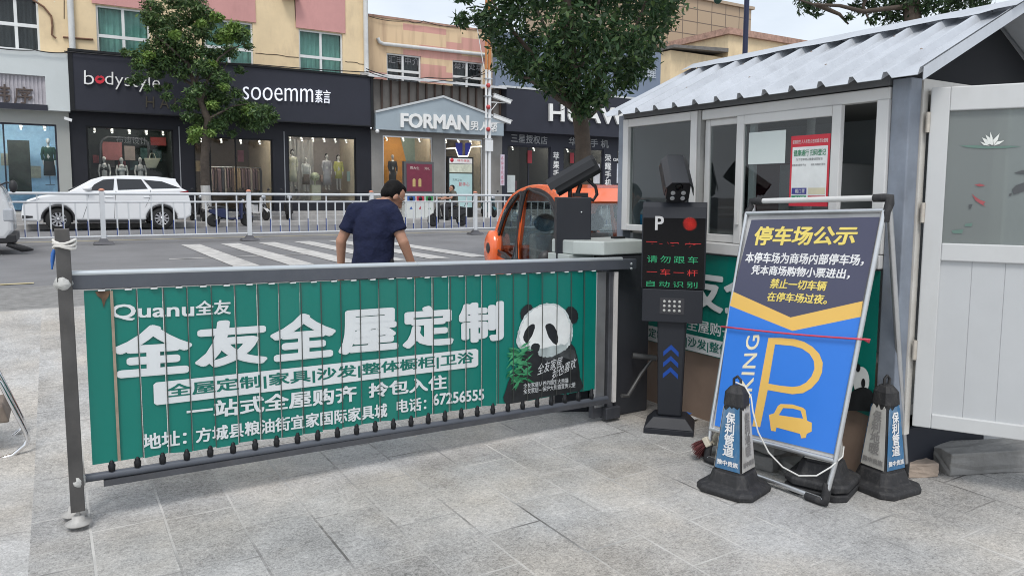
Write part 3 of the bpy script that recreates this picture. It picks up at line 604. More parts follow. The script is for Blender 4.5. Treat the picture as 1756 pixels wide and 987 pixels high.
# --- phone shop on the right
s3 = thing('phone_shop', 'dark grey phone shop with large white capital letters behind the big tree', 'shop', (26, FY, SZ))
X0, X1 = xc(866, 190), xc(866, 190) + 24; zt3, zb3 = zc((866, 151)), zc((866, 225))
mb = MB(); mb.box((X0, FY - .15, zb3), (X1, FY + .5, zt3)); mb.build('fascia', DARK2, s3)
PH = lambda x, y: atY(x, y, FY - .15)
lettering('HUAWEI', [(940, 178), (1098, 188), (1098, 216), (940, 208)], LETW, s3, .02, .12, .02, plane=PH, spacing=1.12)
ops = []
for xa, xb in ((866, 944), (962, 1035), (1054, 1120), (1140, 1260)): ops.append((SX(xa + 4), SX(xb), SZ + .05, zc((900, 250), Y=SY)))
wall_with_holes('shopfront', DARK2, s3, rc(SX(861), SZ, X1, zb3 + .05), [rc(a, c, b, d) for a, b, c, d in ops], SY, .2)
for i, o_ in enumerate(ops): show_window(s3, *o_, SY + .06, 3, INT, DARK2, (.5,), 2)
PS = lambda x, y: atY(x, y, SY)
DIM = mat('grey_letter', (.30, .31, .32, 1), .5)
lettering('三星授权店', [(876, 229), (938, 234), (938, 248), (876, 244)], DIM, s3, .005, .03, .012, plane=PS, spacing=1.1)
lettering('华为手机', [(975, 235), (1043, 240), (1043, 254), (975, 249)], DIM, s3, .005, .03, .012, plane=PS, spacing=1.6)
lettering('荣耀', [(1062, 242), (1090, 244), (1090, 257), (1062, 255)], DIM, s3, .005, .03, .012, plane=PS, spacing=1.2)
lettering('苹\n果\n手\n机', [(948, 260), (959, 261), (959, 320), (948, 319)], LETW, s3, .005, .01, .012, plane=PS, line=1.05)
lettering('荣\n耀\n手\n机', [(1037, 264), (1048, 265), (1048, 320), (1037, 319)], LETW, s3, .005, .01, .012, plane=PS, line=1.05)
lettering('OR荣', [(1050, 270), (1066, 271), (1066, 278), (1050, 277)], LETW, s3, .07, .01, .012, plane=PS)
for q, c in (((862, 300, 883, 330), (.5, .54, .54, 1)), ((1049, 280, 1064, 314), (.62, .65, .70, 1)), ((1018, 281, 1028, 315), (.5, .5, .52, 1)), ((905, 258, 912, 280), (.25, .02, .03, 1)), ((978, 262, 984, 280), (.25, .02, .03, 1))):
    mb = MB(); mb.box(tuple(atY(q[0], q[1], SY + .03)), tuple(atY(q[2], q[3], SY + .045))); mb.build('window_poster', mat('poster_%d' % q[0], c, .6, 0, .15, 3), s3)
mb = MB(); mb.box(tuple(atY(858, 265, SY - .3)), tuple(atY(865, 318, SY - .33))); bn = mb.build('hanging_banner', mat('pale_violet', (.62, .55, .64, 1), .6), s3)
lettering('各\n种\n手\n机\n维\n修', [(859.5, 268), (863.5, 268), (863.5, 316), (859.5, 316)], mat('red_print', (.5, .05, .1, 1), .6), bn, .003, 0, 0, plane=lambda x, y: atY(x, y, SY - .33))
# blue grey board above it
zq, zq2 = zc((1146, 88)), zt3
mb = MB(); mb.box((X0 - .2, FY + .6, zt3 - .3), (xc(1146, 100), FY + .9, zq)); ub = mb.build('upper_board', mat('blue_grey_board', (.17, .21, .28, 1), .6, 0, .05, .6, dirt=.12), s3)
mb = MB(); mb.box((X0 - .3, FY - .18, zt3 + .004), (X1, FY + .7, zt3 + .1)); mb.build('fascia_cap', mat('pale_trim', (.55, .57, .58, 1), .5), s3)
lettering('荣耀', [(1084, 112), (1124, 113), (1124, 135), (1084, 134)], mat('pale_letter', (.42, .46, .50, 1), .5), ub, .01, .05, .01, plane=lambda x, y: atY(x, y, FY + .6))

# --- buildings further back on the right
def tiles():
    m = bpy.data.materials.new('tan_tiles'); m.use_nodes = True; n = m.node_tree.nodes; l = m.node_tree.links; b = n['Principled BSDF']; b.inputs['Roughness'].default_value = .5
    t = n.new('ShaderNodeTexCoord'); g_ = n.new('ShaderNodeMapping'); g_.inputs['Rotation'].default_value = (R_(90), 0, 0); l.new(t.outputs['Object'], g_.inputs['Vector'])
    br = n.new('ShaderNodeTexBrick'); br.offset = 0; br.inputs['Scale'].default_value = 1; br.inputs['Brick Width'].default_value = 2.; br.inputs['Row Height'].default_value = 1.25; br.inputs['Mortar Size'].default_value = .05; br.inputs['Color1'].default_value = (.40, .29, .19, 1); br.inputs['Color2'].default_value = (.44, .33, .22, 1); br.inputs['Mortar'].default_value = (.15, .11, .08, 1)
    l.new(g_.outputs[0], br.inputs['Vector']); l.new(br.outputs['Color'], b.inputs['Base Color']); return m
TY = 56.
t1 = thing('tower_block', 'tan tiled windowless block rising behind the phone shop', 'building', (40, TY, 0))
mb = MB(); a = atY(1287, 60, TY); mb.box((atY(1040, 60, TY).x, TY, 0), (a.x, TY + 14, atY(1287, 17, TY).z)); mb.build('wall', tiles(), t1)
mb = MB(); mb.box((atY(1040, 60, TY).x, TY - .25, atY(1287, 17, TY).z + .01), (a.x + .25, TY + 14, atY(1287, 12, TY).z)); mb.build('parapet', mat('tan_coping', (.42, .33, .24, 1), .7), t1)
OY = 44.
t2 = thing('low_building', 'mustard plaster building with a dark canopy ledge beyond the kiosk roof', 'building', (34, OY, 0))
mb = MB(); xa, xb, xd = atY(1150, 100, OY).x, atY(1240, 100, OY).x, atY(1375, 100, OY).x
mb.box((xa, OY, 0), (xb, OY + 8, atY(1150, 86, OY).z)); mb.box((xb + .01, OY - .5, 0), (xd, OY + 8, atY(1245, 62, OY).z)); mb.build('wall', YEL, t2)
mb = MB(); z = atY(1150, 84, OY).z; mb.hexa([(xa - .2, OY - .6, z), (xb - .05, OY - .6, z + .25), (xb - .05, OY + 8, z + .25), (xa - .2, OY + 8, z)], [(xa - .2, OY - .6, z + .22), (xb - .05, OY - .6, z + .55), (xb - .05, OY + 8, z + .55), (xa - .2, OY + 8, z + .22)]); mb.build('canopy_ledge', mat('grey_ledge', (.16, .15, .14, 1), .8, 0, .3, 3), t2)
mb = MB(); z = atY(1245, 62, OY).z; mb.box((xb - .3, OY - .8, z + .003), (xd + .2, OY + 8, z + .5)); mb.build('parapet', mat('stained_parapet', (.42, .26, .2, 1), .9, 0, .3, 3, dirt=.6), t2)
# ------------------------------------------------------------ guard kiosk
KX, KXB, KY0, KY1 = 3.643, 5.15, 2.20, 4.36
PK = lambda x, y: atX(x, y, KX)
kz = lambda x, y: PK(x, y).z
ZSILL, ZWT, ZE = kz(1071, 394), 2.062, 2.085
kiosk = thing('guard_kiosk', 'small white framed guard kiosk with corrugated metal roof beside the barrier', 'kiosk', (4.4, 3.3, 0))
BLUEST = mat('weathered_blue_grey_steel', (.23, .26, .31, 1), .5, .15, .18, 5, dirt=.35, dcol=(.16, .15, .14, 1))
TANB = mat('stained_brown_board', (.30, .215, .165, 1), .75, 0, .2, 2.2, .1, 30, dirt=.55, dcol=(.42, .37, .33, 1))
KIN = mat('kiosk_interior', (.20, .20, .19, 1), .8, 0, .12, 2)
mb = MB(); mb.box((KX + .02, KY0 + .05, 0), (KX + .06, KY1, .62)); mb.build('base_panel', TANB, kiosk)
mb = MB(); mb.box((KX + .07, KY0 + .08, .30), (KXB - .06, KY1 - .06, .36)); mb.build('floor', KIN, kiosk)
mb = MB(); mb.box((KXB - .05, KY0, 0), (KXB, KY1, ZE)); mb.box((KX + .06, KY1 - .05, 0), (KXB - .05, KY1, ZE))
mb.box((4.62, KY0, 0), (KXB - .05, KY0 + .05, ZE)); mb.build('wall', mat('kiosk_panel', (.40, .42, .44, 1), .5, 0, .06, 2, dirt=.15), kiosk)
mb = MB(); mb.box((KX + .07, KY0 + .08, 2.05), (KXB - .06, KY1 - .06, 2.08)); mb.build('ceiling', KIN, kiosk)
for (x0, y0, x1, y1) in ((KX - .012, KY0 - .03, KX + .085, KY0 + .068), (KX - .012, KY1 - .02, KX + .07, KY1 + .05), (KXB - .03, KY0 - .03, KXB + .02, KY0 + .04), (KXB - .03, KY1 - .02, KXB + .02, KY1 + .05)):
    mb = MB(); mb.box((x0, y0, 0), (x1, y1, ZE)); mb.build('corner_post', BLUEST, kiosk, bevel=.006)
mb = MB(); mb.box((KX - .03, KY0 + .07, ZE - .03), (KX + .05, KY1 - .03, ZE + .018)); mb.build('eaves_beam', mat('grey_steel_beam', (.13, .135, .14, 1), .5, .2, .15, 4, dirt=.3), kiosk)
# windows in the long wall, far to near: fixed pane, back slider, front slider, open gap
def kyp(x, y=300): return PK(x, y).y
YW0, YW1 = KY0 + .07, KY1 - .022
def pvc_frame(name, y0, y1, z0, z1, x0, x1, t, tb=None, g=True, tint=None):
    tb = tb or t; mb = MB(); mb.box((x0, y0, z0), (x1, y0 + t, z1)); mb.box((x0, y1 - t, z0), (x1, y1, z1)); mb.box((x0, y0 + t, z1 - t), (x1, y1 - t, z1)); mb.box((x0, y0 + t, z0), (x1, y1 - t, z0 + tb))
    f = mb.build(name, PVC, kiosk, bevel=.005)
    if g: q = MB(); xm = (x0 + x1) / 2; q.box((xm - .003, y0 + t - .004, z0 + tb - .004), (xm + .003, y1 - t + .004, z1 - t + .004)); q.build('glass', KGLASS, f)
    return f
KGLASS = glass('kiosk_glass', (.66, .70, .70), 1.0)
zt_ = 2.05
pvc_frame('window', kyp(1198), YW1, ZSILL, zt_, KX - .03, KX + .03, .058, .045)
ya = kyp(1204)
mb = MB(); mb.box((KX - .022, ya + .003, ZSILL - .05), (KX + .03, kyp(1198) - .003, zt_)); mb.build('mullion', mat('grey_mullion', (.34, .34, .33, 1), .5, 0, .1, 5, dirt=.3), kiosk)
ZS2 = kz(1214, 413.7)
mb = MB(); mb.box((KX - .02, YW0 + .002, zt_ - .004 - .06), (KX + .04, ya - .002, zt_)); mb.build('window_head', PVC, kiosk, bevel=.006); mb = MB(); mb.box((KX - .04, YW0 + .002, ZS2 - .075), (KX + .05, ya, ZS2 - .003)); mb.build('window_sill', PVC, kiosk, bevel=.006)
pvc_frame('sliding_window', kyp(1290), ya - .004, ZS2, zt_ - .064, KX + .012, KX + .042, .042, .05)
fs = pvc_frame('sliding_window', kyp(1446, 250), kyp(1266), ZS2, zt_ - .064, KX - .03, KX + .004, .056, .06)
mb = MB(); mb.box((KX - .045, kyp(1275), ZS2 + .12), (KX - .031, kyp(1271), ZS2 + .2)); mb.build('handle', PVC, fs)
mb = MB(); mb.box((KX - .03, YW0, ZS2), (KX + .03, YW0 + .065, zt_ - .062)); mb.build('window_jamb', PVC, kiosk, bevel=.005)
mb = MB(); mb.tube([(KX + .25, kyp(1340), ZS2), (KX + .25, kyp(1340), 2.04)], .025, 8); mb.build('inner_post', PVC, kiosk)
# green printed banner on the lower wall
GRN = mat('green_banner', (.0, .168, .132, 1), .36, 0, .09, 1.6, dirt=.3, dcol=(.04, .19, .15, 1))
ZB0, ZB1 = .452, ZS2 - .085
bn = MB(); BX = KX - .016
n = 26
for i in range(n):
    y0 = KY0 + .075 + (KY1 - KY0 - .11) * i / n; y1 = KY0 + .075 + (KY1 - KY0 - .11) * (i + 1) / n
    zlow = lambda y: ZB0 if y > 3.1 else ZB0 + (PK(1492, 712).z - ZB0) * (3.1 - y) / (3.1 - PK(1492, 712).y)
    w0, w1 = .004 * math.sin(i * 1.3), .004 * math.sin((i + 1) * 1.3)
    bn.put([(BX + w0, y0, zlow(y0)), (BX + w1, y1, zlow(y1)), (BX + w1, y1, ZB1), (BX + w0, y0, ZB1)], [(0, 1, 2, 3)], True)
bann = bn.build('banner', GRN, kiosk)
PBN = lambda x, y: atX(x, y, BX)
BANW = mat('banner_white', (.64, .67, .68, 1), .4, 0, .04, 3)
def onban(y0, y1, z0, z1): return [(BX, y1, z1), (BX, y0, z1), (BX, y0, z0), (BX, y1, z0)]
# seen through the gap: the middle of the advert's big characters, the line under them and the white strip
yf, yq = PBN(1208, 500).y, PBN(1232, 500).y
lettering('全友全屋', onban(PBN(1214, 500).y - .80, PBN(1214, 500).y + .52, PBN(1208, 532).z, PBN(1208, 456).z), BANW, bann, .008, 0, .035)
lettering('一站式全屋购齐', onban(PBN(1236, 560).y - .12, PBN(1180, 555).y + .32, PBN(1208, 571).z, PBN(1208, 549).z), BANW, bann, .008, 0, .012)
mb = MB(); z0, z1 = PBN(1208, 606).z, PBN(1208, 578).z; mb.quad((BX - .007, KY0 + .45, z0), (BX - .007, KY1 - .2, z0), (BX - .007, KY1 - .2, z1), (BX - .007, KY0 + .45, z1)); mb.build('strip', BANW, bann)
GRNT = mat('green_print', (.0, .13, .10, 1), .4)
lettering('全屋定制|家具|沙发|整体橱柜|卫浴', onban(PBN(1236, 590).y - .45, PBN(1236, 590).y + .85, z0 + .015, z1 - .015), GRNT, bann, .010, 0, .012)
mb = MB(); mb.put([tuple(PBN(x, y) + Vector((-.006, 0, 0))) for x, y in ell(1478, 652, 14, 24)], [tuple(range(20))]); mb.build('panda_print', mat('panda_white', (.72, .75, .74, 1), .5), bann)
for k_, (cx, cy, rx, ry) in enumerate(((1480, 684, 20, 22), (1473, 630, 4, 7), (1482, 656, 3.5, 8))):
    pp_ = spl([(1452, 703), (1456, 680), (1466, 668), (1482, 663), (1496, 670), (1504, 688), (1506, 705)], 4, False) if k_ == 0 else ell(cx, cy, rx, ry)
    mb = MB(); mb.put([tuple(PBN(x, y) + Vector((-.0065 - .001 * k_, 0, 0))) for x, y in pp_], [tuple(range(len(pp_)))]); mb.build('panda_print', mat('panda_black', (.013, .015, .017, 1), .5, 0, .5, 12), bann)
# roof of corrugated sheet
RX, RZ2 = 4.397, atY(1756, 8, 2.04).z - .012; EX, EZ = 3.50, 2.072; RY0, RY1 = 2.04, 4.40
ROOF = mat('galvanised_roof', (.53, .555, .59, 1), .42, .35, .10, 3, .05, 25, dirt=.4, dcol=(.34, .35, .37, 1))
def ribs(y):
    p = (y - RY0 + .16) % .183
    if p < .128: return 0
    if p < .146: return .034 * (p - .128) / .018
    if p < .165: return .034
    return .034 * (.183 - p) / .018
ys = sorted(set([RY0, RY1] + [round(RY0 - .16 + .183 * k + q, 4) for k in range(16) for q in (.128, .146, .165, .183)]))
ys = [y for y in ys if RY0 <= y <= RY1]
mb = MB()
for sgn in (-1, 1):
    ex = EX if sgn < 0 else 2 * RX - EX; sl = Vector((RX - ex, 0, RZ2 - EZ)).normalized(); nrm = Vector((-sl.z, 0, sl.x)) if sgn < 0 else Vector((sl.z, 0, -sl.x))
    if nrm.z < 0: nrm = -nrm
    A = [Vector((ex, y, EZ)) + nrm * ribs(y) for y in ys]; B = [Vector((RX, y, RZ2)) + nrm * ribs(y) for y in ys]; k = len(ys)
    th = nrm * .0025
    mb.put(A + B + [a - th for a in A] + [b - th for b in B], [(i, i + 1, k + i + 1, k + i) for i in range(k - 1)] + [(2 * k + i, 3 * k + i, 3 * k + i + 1, 2 * k + i + 1) for i in range(k - 1)] + [(i, 2 * k + i, 2 * k + i + 1, i + 1) for i in range(k - 1)])
    e = RY0; mb.put([(ex, e - .004, EZ + .03), (RX, e - .004, RZ2 + .03), (RX, e - .004, RZ2 - .03), (ex, e - .004, EZ - .03), (ex, e - .001, EZ + .03), (RX, e - .001, RZ2 + .03), (RX, e - .001, RZ2 - .03), (ex, e - .001, EZ - .03)], [(0, 1, 2, 3), (7, 6, 5, 4), (0, 4, 5, 1), (3, 2, 6, 7)])
rf = mb.build('roof', ROOF, kiosk)
mb = MB(); sl = Vector((RX - EX, 0, RZ2 - EZ)).normalized(); cw = .13
rA = random.Random(2); m_ = 26; C0, C1, C2 = [], [], []
for i in range(m_ + 1):
    y = RY0 - .03 + (RY1 - RY0 + .06) * i / m_; up_ = .041 + rA.uniform(-.004, .006)
    C0.append(Vector((RX, y, RZ2 + .048))); C1.append(Vector((RX, y, RZ2)) - sl * cw + Vector((-sl.z, 0, sl.x)) * up_); C2.append(Vector((2 * RX - C1[-1].x, y, C1[-1].z)))
k = m_ + 1; mb.put(C1 + C0 + C2, [(i, i + 1, k + i + 1, k + i) for i in range(m_)] + [(k + i, k + i + 1, 2 * k + i + 1, 2 * k + i) for i in range(m_)], True)
mb.build('ridge_cap', ROOF, rf)
SCREW = mat('rusty_screw', (.25, .2, .17, 1), .6, .5)
mb = MB()
for t in (.33, .72, .93):
    for kx in range(12):
        y = RY0 - .16 + .183 * (kx + 1) + .155
        if y < RY1 - .05 and (kx * 7 + int(t * 10)) % 3 == 0: p = Vector((EX, y, EZ)) + sl * ((RX - EX) / sl.x) * t; mb.ball(tuple(p + Vector((-sl.z, 0, sl.x)) * .03), .009, 6, 4)
mb.build('roof_screws', SCREW, rf)['kind'] = 'stuff'
for GY in (KY0, KY1 - .05): mb = MB(); mb.slab([(KX - .01, GY, ZE + .003), (KXB + .01, GY, ZE + .003), (RX, GY, RZ2 - .02)], (0, .04, 0)); mb.build('gable', mat('dark_gable_sheet', (.014, .015, .018, 1), .7, 0, .15, 3, dirt=.2, dcol=(.03, .03, .03, 1), spec=.2), kiosk)
# door frame and the open door leaf
mb = MB(); mb.box((KX + .09, KY0 - .035, .26), (KX + .135, KY0 + .03, ZE)); mb.box((KX + .135, KY0 - .035, ZE - .06), (4.62, KY0 + .03, ZE)); mb.box((4.58, KY0 - .035, .26), (4.62, KY0 + .03, ZE - .06)); mb.build('door_frame', mat('old_white_frame', (.62, .60, .56, 1), .5, 0, .08, 4, dirt=.55, dcol=(.35, .3, .25, 1)), kiosk)
HD = Vector((atY(1583, 400, KY0 - .05).x, KY0 - .05, 0)); ux, uy = math.cos(R_(-60)), math.sin(R_(-60))
dz0, dz1 = atY(1562, 728, KY0 - .05).z, atY(1586, 150, KY0 - .05).z; DW = .86
DU = Vector((ux, uy, 0)); DN = Vector((uy, -ux, 0)); 
if DN.dot(CAMP - HD) < 0: DN = -DN
def dbox(mb, u0, u1, z0, z1, t0, t1, mi=None):
    def P(u, t, z): return HD + DU * u + DN * t + Vector((0, 0, z))
    return mb.hexa([P(u0, t1, z0), P(u1, t1, z0), P(u1, t0, z0), P(u0, t0, z0)], [P(u0, t1, z1), P(u1, t1, z1), P(u1, t0, z1), P(u0, t0, z1)], mi)
DPt = lambda x, y: atP(x, y, HD + DN * .026, DN)
zr0, zr1 = DPt(1620, 447).z, DPt(1620, 417).z; zg1 = DPt(1625, 190).z; zp0 = DPt(1600, 710).z; fw = (DPt(1622, 300) - HD).dot(DU)
PVCD = mat('door_white_upvc', (.54, .55, .55, 1), .38, 0, .05, 2, dirt=.45, dcol=(.45, .44, .42, 1))
mb = MB(); dbox(mb, 0, fw, dz0, dz1, -.026, .026); dbox(mb, DW - fw, DW, dz0, dz1, -.026, .026); dbox(mb, fw, DW - fw, zg1, dz1, -.026, .0255); dbox(mb, fw, DW - fw, zr0, zr1, -.026, .0255); dbox(mb, fw, DW - fw, dz0, zp0, -.026, .0255)
door = mb.build('door', PVCD, kiosk, bevel=.005)
mb = MB(); dbox(mb, fw - .004, DW - fw + .004, zr1 - .004, zg1 + .004, -.004, .004); mb.build('frosted_glass', glass('frosted_glass', (.36, .41, .40), .8, .12, .38), door)
mb = MB(); np_ = 5
for i in range(np_): u0 = fw - .003 + (DW - 2 * fw + .006) * i / np_; u1 = fw - .003 + (DW - 2 * fw + .006) * (i + 1) / np_; dbox(mb, u0 + .0009, u1 - .0009, zp0 - .003, zr0 + .003, -.008, .008)
dbox(mb, fw, DW - fw, zp0, zr0, -.006, .005); mb.build('panel', mat('door_panel', (.49, .505, .515, 1), .42, 0, .05, 1.5, dirt=.35, dcol=(.45, .45, .44, 1)), door, bevel=.002)
for z in (dz1 - .17, dz1 - .62, dz0 + .4):
    mb = MB(); mb.tube([HD + DN * .03 + DU * -.008 + Vector((0, 0, z - .05)), HD + DN * .03 + DU * -.008 + Vector((0, 0, z + .05))], .011, 8); mb.build('hinge', mat('rusty_white_hinge', (.5, .46, .4, 1), .5, .2, .2, 20, dirt=.8, dcol=(.2, .1, .05, 1)), door)
mb = MB(); mb.X = Matrix.Identity(4); p = HD + DU * (DW - .05) + DN * .05 + Vector((0, 0, (zr0 + zr1) / 2 + .05)); mb.tube([p - DN * .024, p + DN * .02, p + DN * .02 - DU * .1], .009, 8); mb.build('handle', ALU, door)
PD = lambda x, y: atP(x, y, HD + DN * .006, DN)
LOT = mat('lotus_white', (.72, .74, .70, 1), .7); GRD = mat('print_green', (.12, .20, .17, 1), .7); REDF = mat('print_red', (.34, .08, .09, 1), .7); INK = mat('print_ink', (.08, .085, .09, 1), .7)
for pts in ([(1684, 236), (1692, 239), (1697, 248), (1690, 247)], [(1690, 231), (1697, 236), (1701, 249), (1695, 246)], [(1698, 226), (1702, 236), (1703, 249), (1698, 247)], [(1714, 229), (1711, 240), (1704, 249), (1703, 240)], [(1722, 241), (1714, 247), (1704, 250), (1710, 243)], [(1681, 243), (1690, 246), (1697, 250), (1687, 249)]): printed(pts, PD, .002, LOT, door, 'lotus_print')
printed([(1646, 250), (1670, 249), (1700, 251), (1730, 250), (1752, 251), (1725, 254), (1690, 255), (1660, 253)], PD, .001, GRD, door, 'leaf_print'); printed([(1655, 384), (1668, 382), (1666, 388), (1654, 388)], PD, .001, GRD, door, 'leaf_print'); printed([(1632, 395), (1652, 393), (1650, 400), (1634, 400)], PD, .001, GRD, door, 'leaf_print')
printed([(1666, 332), (1672, 337), (1681, 343), (1690, 346), (1686, 350), (1690, 354), (1682, 350), (1673, 344)], PD, .002, REDF, door, 'fish_print'); printed([(1671, 317), (1680, 315), (1690, 318), (1680, 320)], PD, .002, REDF, door, 'fish_print'); printed([(1661, 351), (1668, 350), (1665, 357), (1662, 358)], PD, .002, INK, door, 'fish_print')
printed([(1735, 325), (1742, 318), (1756, 313), (1775, 312), (1770, 322), (1750, 330), (1738, 334)], PD, .002, INK, door, 'fish_print'); printed([(1738, 297), (1752, 292), (1770, 292), (1756, 299)], PD, .002, INK, door, 'fish_print'); printed([(1731, 332), (1735, 331), (1734, 336), (1730, 336)], PD, .002, INK, door, 'fish_print')

# papers on the sliding window
GX = KX - .013 - .004
PG = lambda x, y: atX(x, y, GX)
def sheetX(name, label, cat, px0, px1, py0, py1, m, thick=.0015):
    a, b = PG(px0, (py0 + py1) / 2), PG(px1, (py0 + py1) / 2); z1, z0 = PG(px0, py0).z, PG(px0, py1).z
    mb = MB(); mb.box((GX - thick, b.y, z0), (GX, a.y, z1)); o = mb.build(name, m); return tag(o, label, cat), a.y, b.y, z0, z1
sheetX('notice_paper', 'blank white paper sheet taped inside the kiosk window left of the red poster', 'paper', 1284, 1347, 228, 282, mat('paper_white', (.62, .68, .66, 1), .6, 0, .03, 4))
po, ya_, yb_, z0, z1 = sheetX('health_poster', 'red and white health registration poster stuck on the kiosk sliding window', 'poster', 1355, 1422, 234, 353, mat('poster_red', (.58, .03, .05, 1), .5, 0, .05, 5))
def PQ(u0, v0, u1, v1, e=0): x = GX - .0015 - e; f = lambda u: ya_ + (yb_ - ya_) * u; h = lambda v: z1 + (z0 - z1) * v; return [Vector((x, f(u0), h(v0))), Vector((x, f(u1), h(v0))), Vector((x, f(u1), h(v1))), Vector((x, f(u0), h(v1)))]
def pquad(u0, v0, u1, v1, m, e, name): mb = MB(); mb.put([tuple(p) for p in PQ(u0, v0, u1, v1, e)], [(0, 1, 2, 3)]); return mb.build(name, m, po)
PAPER = mat('poster_white', (.72, .74, .73, 1), .5); pquad(.05, .16, .95, .90, PAPER, .001, 'print_area')
lettering('疫情防控 人人有责 众志成城 群众管理', PQ(.05, .06, .95, .115), PAPER, po, .002)
GR2 = mat('poster_green', (.02, .22, .10, 1), .5); lettering('健康通行 扫码登记', PQ(.09, .20, .91, .29), GR2, po, .003, 0, .012)
BLK2 = mat('poster_ink', (.08, .08, .09, 1), .6); lettering('为了您和他人健康请您配合', PQ(.16, .32, .84, .355), BLK2, po, .003); lettering('国家政务服务平台', PQ(.06, .40, .42, .43), BLK2, po, .003); lettering('通信大数据行程卡', PQ(.55, .40, .91, .43), BLK2, po, .003)
for q, c, t in (((.07, .74, .46, .83), (.05, .05, .25, 1), '戴口罩'), ((.07, .85, .46, .93), (.02, .25, .12, 1), '配合测温'), ((.50, .85, .93, .93), (.5, .03, .05, 1), '进入扫码'), ((.50, .74, .93, .83), (.62, .58, .42, 1), None)):
    pquad(*q, mat('poster_block_%d' % (q[0] * 100 + q[1] * 1000), c, .5), .002, 'print_block')
    if t: lettering(t, PQ(q[0] + .1, q[1] + .015, q[2] - .04, q[3] - .015), PAPER, po, .004)
# things seen inside, and a board standing in for a reflection
sb = thing('sanitizer_bottle', 'clear pump bottle of blue hand sanitizer on the kiosk window ledge', 'bottle', tuple(atX(1105, 385, KX + .12)))
bz = ZSILL + .03; c = atX(1106, 380, KX + .12); sb.location = (c.x, c.y, bz); ORG[sb.name] = Vector((c.x, c.y, bz)); q = (c.x, c.y, bz)
MB().lathe([(.001, 0), (.036, .002), (.038, .01), (.038, .085)], q, 16).build('liquid', mat('blue_gel', (.05, .33, .62, 1), .25), sb)
MB().lathe([(.0385, .085), (.038, .10), (.022, .125), (.012, .13), (.012, .14)], q, 16).build('bottle', mat('clear_plastic', (.5, .56, .6, 1), .2), sb)
mb = MB(); mb.lathe([(.016, .14), (.016, .16), (.005, .162), (.005, .185)], q, 12); mb.tube([(q[0], q[1], bz + .19), (q[0] - .02, q[1] + .045, bz + .188), (q[0] - .02, q[1] + .05, bz + .175)], .006, 8); mb.build('pump', WHITE, sb)
mb = MB(); mb.box((KX + .06, YW0 + .1, ZSILL - .02), (KX + .36, YW1, ZSILL + .025)); tag(mb.build('inner_desk', mat('desk_board', (.32, .3, .28, 1), .5)), 'long pale ledge desk just inside the kiosk windows', 'desk')
mb = MB(); mb.box((4.45, 3.15, .37), (4.95, 3.6, 1.72)); cb_ = tag(mb.build('metal_cabinet', mat('cabinet_grey', (.36, .37, .37, 1), .4, 0, .04, 3), bevel=.008), 'plain grey metal cabinet standing inside the kiosk', 'cabinet')
mb = MB(); mb.box((4.44, 3.17, .42), (4.449, 3.36, 1.68)); mb.box((4.44, 3.38, .42), (4.449, 3.58, 1.68)); mb.build('cabinet_door', mat('cabinet_grey2', (.42, .43, .43, 1), .4), cb_)
mb = MB(); c = Vector((4.35, 3.9, .37)); mb.box((4.9, 3.72, .8), (5.06, 4.25, 1.75)); tag(mb.build('reflection_board', mat('maroon_reflection', (.16, .03, .04, 1), .7)), 'dark maroon board added inside the kiosk for a reflection in its window', 'board')  # maroon reflection in the window pane, made as a board inside
mb = MB(); c = atX(1455, 330, KX + .22)
mb.box((c.x, c.y - .05, ZSILL + .026), (c.x + .15, c.y + .05, ZSILL + .10)); mb.box((c.x + .01, c.y - .04, ZSILL + .10), (c.x + .12, c.y + .04, ZSILL + .13)); tag(mb.build('paper_stack', PVC), 'small white stack of papers at the open kiosk window', 'papers')

# ------------------------------------------------------------ advertising barrier
YB = 3.768
PBa = lambda x, y: atY(x, y, YB)
gate = thing('barrier_gate', 'long green advertising barrier gate with hanging slats across the entrance', 'barrier', (1.5, YB, 0))
BAR = mat('barrier_grey_steel', (.085, .094, .112, 1), .38, .2, .1, 3, dirt=.15, dcol=(.22, .22, .22, 1))
BTOP = mat('beam_highlight_and_bolts', (.52, .56, .58, 1), .3, .5, .08, 4)  # pale metal for the beam's painted-in highlight, also its bolts
xl, xr = PBa(121, 480).x, PBa(1092, 450).x
TL, BL_, TR_, BR_ = PBa(121, 471), PBa(121, 497), PBa(1092, 444), PBa(1092, 461)
zl1, zl0, zr1_, zr0_ = TL.z, BL_.z, TR_.z, TR_.z - (TL.z - BL_.z)
lo = [(xl, YB, zl0), (xr, YB, zr0_), (xr, YB + .07, zr0_), (xl, YB + .07, zl0)]; hi = [(xl, YB, zl1), (xr, YB, zr1_), (xr, YB + .07, zr1_), (xl, YB + .07, zl1)]
MB().hexa(lo, hi).build('beam', BAR, gate, bevel=.004)
mb = MB(); mb.tube([(xl, YB + .012, zl1 + .003), (xr - .12, YB + .012, zr1_ + .004)], .014, 12); mb.hexa([(xl, YB + .013, zl1 + .001), (xr - .12, YB + .013, zr1_ + .001), (xr - .12, YB + .065, zr1_ + .001), (xl, YB + .065, zl1 + .001)], [(xl, YB + .013, zl1 + .014), (xr - .12, YB + .013, zr1_ + .014), (xr - .12, YB + .065, zr1_ + .014), (xl, YB + .065, zl1 + .014)]); mb.build('beam_highlight', BTOP, gate)  # bright top edge of the beam put into colour as a pale strip
POST = mat('worn_dark_post', (.085, .082, .08, 1), .45, .4, .3, 5, dirt=.5, dcol=(.17, .15, .13, 1))
p0, p1 = PBa(106, 396), PBa(134, 865); w = .052
def pillar(mb, x, y, z0, z1, w, lean=0): return mb.hexa([(x - w / 2, y - w / 2, z0), (x + w / 2, y - w / 2, z0), (x + w / 2, y + w / 2, z0), (x - w / 2, y + w / 2, z0)], [(x - w / 2 + lean, y - w / 2, z1), (x + w / 2 + lean, y - w / 2, z1), (x + w / 2 + lean, y + w / 2, z1), (x - w / 2 + lean, y + w / 2, z1)])
